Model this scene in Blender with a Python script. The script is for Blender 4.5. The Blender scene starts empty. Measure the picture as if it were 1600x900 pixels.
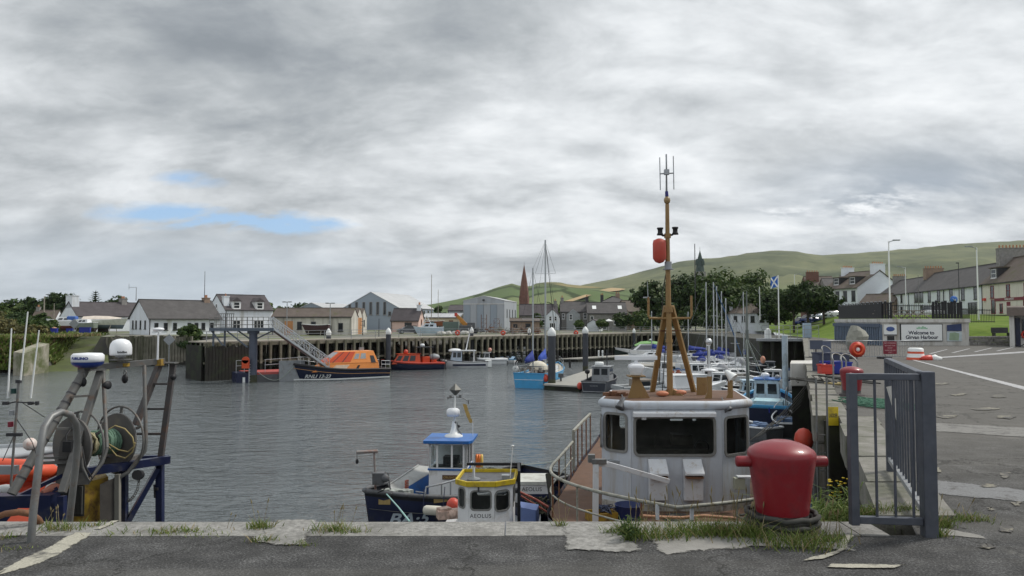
import bpy, math, random
from mathutils import Vector as V, Matrix, noise as mnoise
R = math.radians
rnd = random.Random(7)
scene = bpy.context.scene
COL = scene.collection
FPX, PITCH, EYE = 1150.0, R(2.49), 1.65
WZ = -4.85            # water level
def at(px, py, Y):
 """world point seen at photo pixel (px, py) at depth Y"""
 cx, cy = (px - 800) / FPX, (450 - py) / FPX
 s = Y / (math.cos(PITCH) - cy * math.sin(PITCH))
 return V((cx * s, Y, EYE + (math.sin(PITCH) + cy * math.cos(PITCH)) * s))
def onz(px, py, z):
 p = at(px, py, 1.0)
 s = (z - EYE) / (p.z - EYE)
 return V((p.x * s, s, z))
def gx(px, Y): return (px - 800) / FPX * Y
def lerp(a, b, t): return a + (b - a) * t
def sst(a, b, x):
 t = max(0, min(1, (x - a) / (b - a))); return t * t * (3 - 2 * t)
def interp(tab, x):
 if x <= tab[0][0]: return tab[0][1]
 for (a, b), (c, d) in zip(tab, tab[1:]):
  if x <= c: return lerp(b, d, (x - a) / (c - a))
 return tab[-1][1]
def rz(a): return Matrix.Rotation(a, 4, 'Z')
def tr(x, y, z): return Matrix.Translation((x, y, z))
class MB:
 def __init__(s, M=None): s.v = []; s.f = []; s.m = []; s.s = []; s.M = M
 def add(s, vs, fs, m=0, smooth=False):
  o = len(s.v)
  s.v += [(s.M @ V(p)) if s.M else V(p) for p in vs]
  for f in fs:
   s.f.append([o + i for i in f]); s.m.append(m); s.s.append(smooth)
  return s
 def box(s, x0, y0, z0, x1, y1, z1, m=0):
  vs = [(x, y, z) for z in (z0, z1) for y in (y0, y1) for x in (x0, x1)]
  return s.add(vs, [(0, 2, 3, 1), (4, 5, 7, 6), (0, 1, 5, 4), (2, 6, 7, 3), (0, 4, 6, 2), (1, 3, 7, 5)], m)
 def cbox(s, c, d, a=0, m=0):
  x, y, z = d[0] / 2, d[1] / 2, d[2] / 2
  M0 = s.M; T = tr(*c) @ rz(a); s.M = (M0 @ T) if M0 else T
  s.box(-x, -y, -z, x, y, z, m); s.M = M0; return s
 def frame3(s, d):
  d = V(d).normalized(); u = V((0, 0, 1)) if abs(d.z) < .95 else V((0, 1, 0))
  a = d.cross(u).normalized(); return a, a.cross(d).normalized()
 def bar(s, p, q, w, h=None, m=0):
  p, q = V(p), V(q); h = h or w; a, b = s.frame3(q - p); a = a * w / 2; b = b * h / 2
  vs = [e + i * a + j * b for e in (p, q) for i, j in ((-1, -1), (1, -1), (1, 1), (-1, 1))]
  return s.add(vs, [(3, 2, 1, 0), (4, 5, 6, 7), (0, 1, 5, 4), (1, 2, 6, 5), (2, 3, 7, 6), (3, 0, 4, 7)], m)
 def cyl(s, p, q, r0, r1=None, n=10, m=0, caps=True, smooth=True):
  p, q = V(p), V(q); r1 = r0 if r1 is None else r1; a, b = s.frame3(q - p)
  vs = []
  for e, r in ((p, r0), (q, r1)):
   for i in range(n):
    t = 2 * math.pi * i / n; vs.append(e + r * (math.cos(t) * a + math.sin(t) * b))
  fs = [(i, (i + 1) % n, n + (i + 1) % n, n + i) for i in range(n)]
  s.add(vs, fs, m, smooth)
  if caps:
   s.add(vs[:n], [tuple(range(n))[::-1]], m); s.add(vs[n:], [tuple(range(n))], m)
  return s
 def tube(s, pts, r, n=7, m=0, closed=False):
  pts = [V(p) for p in pts]; N = len(pts); rr = r if isinstance(r, (list, tuple)) else [r] * N
  vs = []; prev = None
  for i, p in enumerate(pts):
   d = (pts[(i + 1) % N] if (closed or i < N - 1) else p) - (pts[i - 1] if (closed or i > 0) else p)
   if d.length < 1e-9: d = V((0, 0, 1))
   d.normalize()
   if prev is None: a, b = s.frame3(d)
   else:
    a = (prev - d * prev.dot(d))
    a = a.normalized() if a.length > 1e-6 else s.frame3(d)[0]
    b = d.cross(a)
    b = -b
   prev = a
   b = a.cross(d)
   for k in range(n):
    t = 2 * math.pi * k / n; vs.append(p + rr[i] * (math.cos(t) * a + math.sin(t) * b))
  fs = []
  for i in range(N if closed else N - 1):
   j = (i + 1) % N
   for k in range(n):
    l = (k + 1) % n; fs.append((i * n + k, i * n + l, j * n + l, j * n + k))
  s.add(vs, fs, m, True)
  if not closed:
   s.add(vs[:n], [tuple(range(n))[::-1]], m); s.add(vs[-n:], [tuple(range(n))], m)
  return s
 def lathe(s, prof, n=20, c=(0, 0, 0), axis=(0, 0, 1), m=0, smooth=True):
  ax = V(axis).normalized(); c = V(c)
  a, b = s.frame3(ax) if abs(ax.z) < .99 else (V((1, 0, 0)), V((0, 1, 0)))
  vs = []
  for r, z in prof:
   for i in range(n):
    t = 2 * math.pi * i / n; vs.append(c + ax * z + max(r, 1e-4) * (math.cos(t) * a + math.sin(t) * b))
  fs = [(k * n + i, k * n + (i + 1) % n, (k + 1) * n + (i + 1) % n, (k + 1) * n + i) for k in range(len(prof) - 1) for i in range(n)]
  return s.add(vs, fs, m, smooth)
 def sphere(s, c, r, n=12, sc=(1, 1, 1), m=0, half=False):
  k = n // 2 + 1; vs = []
  lo = 0 if half else -math.pi / 2
  for j in range(k):
   p = lerp(lo, math.pi / 2, j / (k - 1))
   for i in range(n):
    t = 2 * math.pi * i / n
    vs.append((c[0] + r * sc[0] * max(math.cos(p), 1e-3) * math.cos(t), c[1] + r * sc[1] * max(math.cos(p), 1e-3) * math.sin(t), c[2] + r * sc[2] * math.sin(p)))
  fs = [(j * n + i, j * n + (i + 1) % n, (j + 1) * n + (i + 1) % n, (j + 1) * n + i) for j in range(k - 1) for i in range(n)]
  return s.add(vs, fs, m, True)
 def prism(s, poly, z0, z1, m=0, mt=None):
  n = len(poly); z0f = z0 if callable(z0) else (lambda x, y: z0); z1f = z1 if callable(z1) else (lambda x, y: z1)
  vs = [(x, y, z0f(x, y)) for x, y in poly] + [(x, y, z1f(x, y)) for x, y in poly]
  s.add(vs, [(i, (i + 1) % n, n + (i + 1) % n, n + i) for i in range(n)] + [tuple(range(n))[::-1]], m)
  return s.add(vs[n:], [tuple(range(n))], m if mt is None else mt)
 def ext(s, poly, axis, a, b, m=0):
  """extrude a 2-D outline (u, w) along axis 'x' or 'y' from a to b; u is the other ground axis, w is z"""
  n = len(poly)
  mk = (lambda t, u, w: (t, u, w)) if axis == 'x' else (lambda t, u, w: (u, t, w))
  vs = [mk(a, u, w) for u, w in poly] + [mk(b, u, w) for u, w in poly]
  return s.add(vs, [(i, (i + 1) % n, n + (i + 1) % n, n + i) for i in range(n)] + [tuple(range(n))[::-1], tuple(range(n, 2 * n))], m)
 def quad(s, *p, m=0): return s.add(p, [tuple(range(len(p)))], m)
 def loft(s, rings, m=0, closed=False, smooth=True, rowm=None, cap=False):
  n = len(rings[0]); vs = [p for r in rings for p in r]
  o = len(s.v); s.v += [(s.M @ V(p)) if s.M else V(p) for p in vs]
  for k in range(len(rings) - 1):
   for i in range(n if closed else n - 1):
    j = (i + 1) % n
    s.f.append([o + k * n + i, o + k * n + j, o + (k + 1) * n + j, o + (k + 1) * n + i])
    s.m.append(rowm[i] if rowm else m); s.s.append(smooth)
  if cap:
   s.f.append([o + i for i in range(n)][::-1]); s.m.append(m); s.s.append(False)
   e = o + (len(rings) - 1) * n; s.f.append([e + i for i in range(n)]); s.m.append(m); s.s.append(False)
  return s
 def shape(s, outline, holes, thick, M, m=0):
  """flat plate with holes: outline and holes are 2-D loops; M places its XY plane"""
  cu = bpy.data.curves.new('c', 'CURVE'); cu.dimensions = '2D'; cu.fill_mode = 'BOTH'; cu.extrude = thick / 2
  for lp in [outline] + list(holes):
   sp = cu.splines.new('POLY'); sp.points.add(len(lp) - 1); sp.use_cyclic_u = True
   for pt, (x, y) in zip(sp.points, lp): pt.co = (x, y, 0, 1)
  s._from(cu, M, m); return s
 def text(s, txt, size, M, m=0, depth=.004, align='CENTER', shear=0, bold=0, space=1):
  cu = bpy.data.curves.new('t', 'FONT'); cu.body = txt; cu.size = size; cu.align_x = align; cu.align_y = 'CENTER'
  cu.extrude = depth; cu.shear = shear; cu.offset = bold; cu.space_character = space; cu.resolution_u = 3
  s._from(cu, M, m); return s
 def _from(s, cu, M, m):
  o = bpy.data.objects.new('tmp', cu); COL.objects.link(o)
  dg = bpy.context.evaluated_depsgraph_get(); dg.update()
  me = bpy.data.meshes.new_from_object(o.evaluated_get(dg))
  M0 = s.M; s.M = (M0 @ M) if M0 else M
  s.add([v.co.copy() for v in me.vertices], [tuple(p.vertices) for p in me.polygons], m)
  s.M = M0
  bpy.data.objects.remove(o); bpy.data.curves.remove(cu); bpy.data.meshes.remove(me)
def rrect(x0, y0, x1, y1, r, n=4):
 out = []
 for cx, cy, a in ((x1 - r, y1 - r, 0), (x0 + r, y1 - r, 90), (x0 + r, y0 + r, 180), (x1 - r, y0 + r, 270)):
  for i in range(n + 1):
   t = R(a + 90 * i / n); out.append((cx + r * math.cos(t), cy + r * math.sin(t)))
 return out
def tag(o, label=None, cat=None, group=None, kind=None):
 if label: o['label'] = label
 if cat: o['category'] = cat
 if group: o['group'] = group
 if kind: o['kind'] = kind
 return o
def thing(name, label, cat, loc=(0, 0, 0), a=0, group=None):
 o = bpy.data.objects.new(name, None); COL.objects.link(o); o.empty_display_size = .2
 o.location = loc; o.rotation_euler = (0, 0, a)
 return tag(o, label, cat, group)
def ob(name, mb, mat, parent=None, w=False, bev=0, label=None, seg=2):
 me = bpy.data.meshes.new(name)
 off = V((0, 0, 0))
 if w and parent:
  q = parent
  while q: off += V(q.location); q = q.parent
 me.from_pydata([tuple(p - off) for p in mb.v], [], mb.f)
 me.polygons.foreach_set('material_index', mb.m); me.polygons.foreach_set('use_smooth', mb.s)
 for mt in (mat if isinstance(mat, (list, tuple)) else [mat]): me.materials.append(mt)
 me.update()
 o = bpy.data.objects.new(name, me); COL.objects.link(o)
 if parent: o.parent = parent
 if label: o['label'] = label
 if bev:
  b = o.modifiers.new('b', 'BEVEL'); b.width = bev; b.segments = seg; b.limit_method = 'ANGLE'; b.angle_limit = R(40)
 return o
def single(name, mb, mat, label, cat, group=None, loc=None, bev=0, kind=None):
 """a thing that is one mesh; its world vertices are re-centred on loc"""
 loc = V(loc) if loc is not None else V((0, 0, 0))
 mb.v = [p - loc for p in mb.v]
 o = ob(name, mb, mat, bev=bev); o.location = loc
 return tag(o, label, cat, group, kind)
def copy_tree(o, loc=None, a=None, label=None, group=None, sc=None, parent=None):
 c = o.copy(); COL.objects.link(c)
 if parent: c.parent = parent
 for ch in list(o.children): copy_tree(ch, parent=c)
 if loc is not None: c.location = loc
 if a is not None: c.rotation_euler = (0, 0, a)
 if sc is not None: c.scale = sc if hasattr(sc, '__len__') else (sc, sc, sc)
 if label: c['label'] = label
 if group: c['group'] = group
 return c
# ------------------------------------------------------------------ materials
MATS = {}
def nmat(name):
 m = bpy.data.materials.new(name); m.use_nodes = True
 nt = m.node_tree; b = nt.nodes['Principled BSDF']
 return m, nt, b
def N(nt, t, **k):
 n = nt.nodes.new(t)
 for a, b in k.items():
  if a.startswith('i_'): n.inputs[a[2:].replace('_', ' ')].default_value = b
  else: setattr(n, a, b)
 return n
def L(nt, a, b): nt.links.new(a, b)
def rgba(c): return (c[0], c[1], c[2], 1)
def noise(nt, vec, scale, detail=5, rough=.6, dist=0):
 n = N(nt, 'ShaderNodeTexNoise'); n.inputs['Scale'].default_value = scale; n.inputs['Detail'].default_value = detail
 n.inputs['Roughness'].default_value = rough; n.inputs['Distortion'].default_value = dist
 L(nt, vec, n.inputs['Vector']); return n
def ramp(nt, fac, stops):
 r = N(nt, 'ShaderNodeValToRGB'); e = r.color_ramp.elements
 while len(e) < len(stops): e.new(.5)
 for el, (p, c) in zip(e, stops):
  el.position = p; el.color = c if hasattr(c, '__len__') and len(c) == 4 else (rgba(c) if hasattr(c, '__len__') else (c, c, c, 1))
 L(nt, fac, r.inputs['Fac']); return r
def mixc(nt, fac, a, b, mode='MIX'):
 n = N(nt, 'ShaderNodeMix', data_type='RGBA', blend_type=mode)
 for sock, v in ((n.inputs[0], fac), (n.inputs[6], a), (n.inputs[7], b)):
  if hasattr(v, 'node'): L(nt, v, sock)
  elif hasattr(v, '__len__'): sock.default_value = rgba(v)
  else: sock.default_value = v
 return n.outputs[2]
def mth(nt, op, a, b=None, c=None):
 n = N(nt, 'ShaderNodeMath', operation=op)
 for i, v in enumerate((a, b, c)):
  if v is None: continue
  if hasattr(v, 'node'): L(nt, v, n.inputs[i])
  else: n.inputs[i].default_value = v
 return n.outputs[0]
def mat(name, col, rough=.6, metal=0, var=.18, scale=2.5, bump=.0, bscale=30, dirt=None, damt=.5, dscale=3, coat=0, spec=.5, streak=False, em=None):
 if name in MATS: return MATS[name]
 m, nt, b = nmat(name)
 tc = N(nt, 'ShaderNodeTexCoord').outputs['Object']
 n1 = noise(nt, tc, scale, 6, .65)
 c = ramp(nt, n1.outputs['Fac'], [(.25, tuple(max(0, x * (1 - var)) for x in col)), (.75, tuple(min(1, x * (1 + var)) for x in col))]).outputs['Color']
 rsock = rough
 if dirt:
  vec = tc
  if streak:
   mp = N(nt, 'ShaderNodeMapping'); mp.inputs['Scale'].default_value = (1, 1, .12); L(nt, tc, mp.inputs['Vector']); vec = mp.outputs['Vector']
  n2 = noise(nt, vec, dscale, 8, .7, .3)
  k = ramp(nt, n2.outputs['Fac'], [(.62 - .32 * damt, 0.0), (.80 - .25 * damt, 1.0)])
  c = mixc(nt, k.outputs['Color'], c, dirt)
  rr = mth(nt, 'MULTIPLY_ADD', k.outputs['Color'], .8 - rough, rough); L(nt, rr, b.inputs['Roughness'])
  if metal: L(nt, mth(nt, 'MULTIPLY_ADD', k.outputs['Color'], -metal, metal), b.inputs['Metallic'])
 L(nt, c, b.inputs['Base Color'])
 if not dirt: b.inputs['Roughness'].default_value = rough
 if metal and not dirt: b.inputs['Metallic'].default_value = metal
 b.inputs['Coat Weight'].default_value = coat; b.inputs['Specular IOR Level'].default_value = spec
 if bump:
  n3 = noise(nt, tc, bscale, 4, .6); bp = N(nt, 'ShaderNodeBump'); bp.inputs['Strength'].default_value = bump; bp.inputs['Distance'].default_value = .02
  L(nt, n3.outputs['Fac'], bp.inputs['Height']); L(nt, bp.outputs['Normal'], b.inputs['Normal'])
 MATS[name] = m; return m
# ------------------------------------------------------------------ palette
white = mat('white_paint', (.78, .79, .80), .35, var=.06, dirt=(.45, .42, .36), damt=.25, dscale=1.5)
white_gel = mat('white_gelcoat', (.80, .82, .84), .25, var=.04, dirt=(.5, .5, .47), damt=.2, dscale=1)
harl = mat('white_harling', (.77, .81, .87), .85, var=.07, scale=.6, bump=.15, bscale=20, dirt=(.52, .52, .50), damt=.3, dscale=.5, streak=True)
harl_old = mat('weathered_harling', (.62, .60, .54), .9, var=.12, scale=.8, dirt=(.33, .31, .27), damt=.55, dscale=.9, streak=True)
harl_cream = mat('cream_harling', (.72, .68, .60), .85, var=.06, scale=.6, dirt=(.5, .46, .4), damt=.25, dscale=.5, streak=True)
pink = mat('pink_harling', (.72, .52, .46), .85, var=.08, scale=.6, dirt=(.5, .38, .33), damt=.3, dscale=.5)
stone_g = mat('grey_stone', (.26, .25, .24), .9, var=.3, scale=2.5, bump=.3, bscale=5)
stone_r = mat('red_sandstone', (.17, .085, .068), .9, var=.25, scale=1.2, bump=.2, bscale=4)
stone_b = mat('brown_stone', (.30, .22, .17), .9, var=.25, scale=1.5)
brick = mat('brick', (.26, .12, .085), .9, var=.25, scale=4)
clay = mat('clay', (.42, .20, .11), .8, var=.2, scale=3)
glass = mat('window_glass', (.025, .03, .035), .08, var=.1)
dark = mat('dark_trim', (.035, .035, .04), .5, var=.2)
black = mat('black_rubber', (.018, .018, .02), .55, var=.2)
blackp = mat('black_paint', (.010, .0105, .013), .6, var=.2)
steel = mat('galvanised_steel', (.36, .38, .40), .42, .65, var=.14, scale=9, dirt=(.22, .20, .18), damt=.3, dscale=4)
steel_d = mat('dull_steel', (.20, .205, .205), .5, .5, var=.2, scale=6, dirt=(.15, .09, .055), damt=.35, dscale=5)
gatesteel = mat('gate_steel', (.10, .11, .135), .5, .55, var=.22, scale=8, dirt=(.10, .105, .12), damt=.35, dscale=9, bump=.05)
alum = mat('aluminium', (.62, .64, .66), .35, .7, var=.08)
rust = mat('rusty_steel', (.20, .095, .05), .85, var=.35, scale=5, dirt=(.09, .045, .028), damt=.5, dscale=6, bump=.25)
rustdeck = mat('rust_deck', (.13, .07, .042), .85, var=.3, scale=3, dirt=(.12, .07, .05), damt=.5, dscale=4, bump=.3)
tan = mat('tan_paint', (.285, .175, .065), .5, var=.12, scale=3, dirt=(.22, .11, .05), damt=.3, dscale=5)
navy = mat('navy_paint', (.012, .018, .06), .35, var=.25, dirt=(.05, .05, .06), damt=.3, dscale=3)
navy2 = mat('dark_navy_gel', (.014, .02, .05), .25, var=.1)
blue = mat('blue_paint', (.02, .13, .42), .4, var=.12, dirt=(.1, .15, .25), damt=.2)
blue_l = mat('light_blue_paint', (.06, .33, .62), .35, var=.08, dirt=(.2, .35, .5), damt=.2, dscale=1.5)
blue_b = mat('blue_plastic', (.015, .03, .30), .45, var=.1)
bluecloth = mat('blue_canvas', (.018, .04, .25), .8, var=.15)
orange = mat('orange_paint', (.80, .20, .03), .35, var=.06, dirt=(.55, .18, .06), damt=.15)
orange2 = mat('deep_orange_paint', (.66, .085, .025), .35, var=.08)
orange3 = mat('orange_hi', (.85, .30, .07), .4, var=.05)
red = mat('red_gloss', (.235, .011, .019), .40, var=.10, scale=2, dirt=(.15, .016, .022), damt=.42, dscale=4, coat=.15, bump=.06, bscale=7)
redp = mat('red_plastic', (.62, .06, .04), .4, var=.08)
redb = mat('buoy_red', (.60, .075, .045), .45, var=.1, dirt=(.4, .1, .07), damt=.3)
maroon = mat('maroon', (.20, .012, .03), .5, var=.1)
yellow = mat('yellow_paint', (.62, .46, .02), .45, var=.1, dirt=(.3, .2, .05), damt=.35, dscale=4)
yellow_o = mat('rusty_yellow', (.42, .27, .03), .55, var=.2, dirt=(.14, .075, .03), damt=.6, dscale=5)
green_d = mat('boat_green', (.20, .40, .14), .5, var=.1)
antif = mat('antifouling', (.03, .022, .02), .7, var=.3)
greyp = mat('grey_paint', (.30, .32, .34), .5, var=.1, dirt=(.2, .19, .17), damt=.3)
greyp2 = mat('dark_grey_paint', (.11, .115, .125), .55, var=.2, dirt=(.07, .065, .06), damt=.4, dscale=5)
bluegrey = mat('blue_grey_cladding', (.30, .35, .41), .55, var=.06, scale=.3)
paleclad = mat('pale_cladding', (.62, .64, .66), .5, var=.08, scale=.3, dirt=(.42, .42, .42), damt=.35, dscale=.4, streak=True)
shedgrey = mat('shed_grey', (.40, .43, .47), .55, var=.06, scale=.3, dirt=(.3, .31, .33), damt=.3, dscale=.5, streak=True)
shedside = mat('shed_side', (.55, .56, .57), .6, var=.06, scale=.3, dirt=(.38, .36, .33), damt=.35, dscale=.5, streak=True)
cream = mat('cream_wall', (.66, .58, .42), .8, var=.1, scale=.5)
wood_o = mat('orange_wood', (.50, .24, .10), .7, var=.2, scale=2)
wood = mat('grey_timber', (.30, .275, .23), .85, var=.25, scale=2)
wood_b = mat('varnished_wood', (.22, .075, .03), .45, var=.25, scale=3)
pile_w = mat('pale_pile', (.23, .21, .165), .85, var=.35, scale=.7, dirt=(.07, .075, .04), damt=.62, dscale=.5)
pile_d = mat('dark_wet_timber', (.018, .017, .014), .8, var=.4, scale=1, dirt=(.035, .05, .02), damt=.45, dscale=.7)
pile_s = mat('steel_pile', (.045, .05, .062), .5, var=.2, scale=1)
pile_wet = mat('weedy_pile', (.06, .065, .035), .7, var=.4, scale=2)
concrete = mat('concrete', (.27, .262, .245), .9, var=.22, scale=2.2, bump=.35, bscale=45, dirt=(.20, .195, .18), damt=.5, dscale=2.2)
conc_s = mat('speckled_concrete', (.27, .265, .25), .9, var=.5, scale=22, bump=.5, bscale=60, dirt=(.14, .137, .125), damt=.5, dscale=2.8)
conc_w = mat('white_concrete', (.62, .61, .58), .9, var=.1, scale=1, dirt=(.33, .30, .25), damt=.45, dscale=1.3, streak=True)
ivory = mat('sign_white', (.82, .84, .83), .5, var=.03)
ropeg = mat('green_twine', (.13, .23, .165), .8, var=.25, scale=30, bump=.5, bscale=80)
ropey = mat('yellow_rope', (.36, .29, .13), .8, var=.2)
ropedk = mat('dark_rope', (.055, .055, .05), .9, var=.3)
ropelt = mat('pale_rope', (.42, .47, .42), .9, var=.2)
netgreen = mat('green_net', (.045, .13, .085), .9, var=.4, scale=12)
petal = mat('yellow_petal', (.70, .50, .02), .6)
tanflag = mat('ochre_cloth', (.50, .33, .10), .9)
skin_w = mat('dome_white', (.82, .84, .87), .3, var=.03)
wet = mat('dark_wet_stone', (.030, .028, .022), .55, var=.45, scale=1.2, bump=.5, bscale=4, dirt=(.05, .06, .02), damt=.45, dscale=.8)
soil = mat('dark_soil', (.06, .05, .035), .95, var=.4, scale=3)
def roofmat(name, col, rows=3.2, var=.25, dirt=None):
 m, nt, b = nmat(name); tc = N(nt, 'ShaderNodeTexCoord').outputs['Object']
 n1 = noise(nt, tc, .7, 7, .7); n2 = noise(nt, tc, 9, 3, .6)
 w = N(nt, 'ShaderNodeTexWave', bands_direction='Z'); w.inputs['Scale'].default_value = rows; w.inputs['Distortion'].default_value = .6; w.inputs['Detail Scale'].default_value = 4; L(nt, tc, w.inputs['Vector'])
 c = ramp(nt, n1.outputs['Fac'], [(.3, tuple(x * (1 - var) for x in col)), (.7, tuple(x * (1 + var) for x in col))]).outputs['Color']
 c = mixc(nt, .35, c, ramp(nt, n2.outputs['Fac'], [(.3, .35), (.7, .75)]).outputs['Color'], 'OVERLAY')
 c = mixc(nt, mth(nt, 'MULTIPLY', w.outputs['Fac'], .22), c, tuple(x * .5 for x in col))
 if dirt:
  k = ramp(nt, noise(nt, tc, .5, 9, .75).outputs['Fac'], [(.52, 0.), (.64, 1.)]).outputs['Color']; c = mixc(nt, k, c, dirt)
 L(nt, c, b.inputs['Base Color']); b.inputs['Roughness'].default_value = .75; b.inputs['Specular IOR Level'].default_value = .3
 return m
slate = roofmat('slate', (.095, .09, .09)); slate_b = roofmat('slate_brown', (.13, .105, .09), dirt=(.10, .095, .05)); slate_p = roofmat('slate_purple', (.085, .075, .08))
def corr(name, col, scale, axis, amt=.35, rough=.45, patch=None):
 """profiled metal sheet: ribs along one object axis"""
 m, nt, b = nmat(name); tc = N(nt, 'ShaderNodeTexCoord').outputs['Object']
 w = N(nt, 'ShaderNodeTexWave', bands_direction=axis, wave_profile='SAW'); w.inputs['Scale'].default_value = scale; L(nt, tc, w.inputs['Vector'])
 n1 = noise(nt, tc, .35, 6, .65)
 c = ramp(nt, n1.outputs['Fac'], [(.3, tuple(x * .85 for x in col)), (.7, tuple(x * 1.1 for x in col))]).outputs['Color']
 c = mixc(nt, mth(nt, 'MULTIPLY', mth(nt, 'POWER', w.outputs['Fac'], 6), amt), c, tuple(x * .45 for x in col))
 L(nt, c, b.inputs['Base Color']); b.inputs['Roughness'].default_value = rough
 bp = N(nt, 'ShaderNodeBump'); bp.inputs['Strength'].default_value = .3; bp.inputs['Distance'].default_value = .05; L(nt, w.outputs['Fac'], bp.inputs['Height']); L(nt, bp.outputs['Normal'], b.inputs['Normal'])
 return m
corr_grey = corr('ribbed_grey_roof', (.50, .51, .52), .33, 'X'); corr_side = corr('ribbed_side', (.52, .54, .55), .6, 'Y')
corr_blue = corr('ribbed_blue_grey', (.27, .32, .38), .5, 'X'); sheetpile = corr('blue_sheet', (.075, .11, .17), .8, 'Y', .5)
def leafmat(name, c0, c1, c2):
 m, nt, b = nmat(name); tc = N(nt, 'ShaderNodeTexCoord').outputs['Object']
 g = N(nt, 'ShaderNodeNewGeometry').outputs['Random Per Island']
 n1 = noise(nt, tc, .45, 4, .6)
 k = mth(nt, 'ADD', mth(nt, 'MULTIPLY', g, .5), mth(nt, 'MULTIPLY', n1.outputs['Fac'], .6))
 c = ramp(nt, k, [(.22, c0), (.52, c1), (.85, c2)]).outputs['Color']
 L(nt, c, b.inputs['Base Color']); b.inputs['Roughness'].default_value = .6; b.inputs['Specular IOR Level'].default_value = .25
 b.inputs['Subsurface Weight'].default_value = 0
 tl = N(nt, 'ShaderNodeBsdfTranslucent'); L(nt, c, tl.inputs['Color'])
 mx = N(nt, 'ShaderNodeMixShader'); mx.inputs[0].default_value = .25; L(nt, b.outputs[0], mx.inputs[1]); L(nt, tl.outputs[0], mx.inputs[2])
 L(nt, mx.outputs[0], nt.nodes['Material Output'].inputs['Surface']); return m
leaf_dk = leafmat('leaf_dark', (.012, .028, .009), (.030, .060, .016), (.075, .11, .03))
leaf_md = leafmat('leaf_mid', (.018, .040, .010), (.048, .090, .020), (.11, .15, .04))
leaf_lt = leafmat('leaf_light', (.040, .070, .014), (.085, .130, .026), (.14, .175, .045))
leaf_br = leafmat('leaf_olive', (.05, .055, .02), (.10, .10, .035), (.20, .17, .06))
grass_m = leafmat('grass_blade', (.05, .09, .015), (.12, .18, .035), (.24, .27, .09))
dry_m = leafmat('dry_grass', (.16, .13, .06), (.27, .22, .11), (.40, .34, .20))
fern_m = leafmat('fern_leaf', (.08, .16, .01), (.16, .28, .02), (.24, .36, .05))
# ------------------------------------------------------------------ camera, sky, sun
cam = bpy.data.cameras.new('camera'); co = bpy.data.objects.new('camera', cam); COL.objects.link(co)
co.location = (0, 0, EYE); co.rotation_euler = (R(90) + PITCH, 0, 0)
cam.sensor_width = 36; cam.lens = FPX / 1600 * 36; cam.clip_end = 20000; cam.clip_start = .1
scene.camera = co
scene.view_settings.view_transform = 'Standard'; scene.view_settings.look = 'None'
scene.view_settings.exposure = 0.36; scene.view_settings.gamma = 1
scene.cycles.use_denoising = True
try: scene.cycles.denoiser = 'OPENIMAGEDENOISE'
except Exception: pass
scene.cycles.max_bounces = 6; scene.cycles.transparent_max_bounces = 12; scene.cycles.diffuse_bounces = 3
scene.cycles.glossy_bounces = 3; scene.cycles.caustics_reflective = False; scene.cycles.caustics_refractive = False
SAZ, SEL = R(66), R(50)
sd = V((math.sin(SAZ) * math.cos(SEL), math.cos(SAZ) * math.cos(SEL), math.sin(SEL)))
sun = bpy.data.lights.new('sun', 'SUN'); sun.energy = 1.9; sun.angle = R(10); sun.color = (1, .95, .87)
so = bpy.data.objects.new('sun', sun); COL.objects.link(so); so.rotation_euler = (-sd).to_track_quat('-Z', 'Y').to_euler()
world = bpy.data.worlds.new('World'); scene.world = world; world.use_nodes = True
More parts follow.
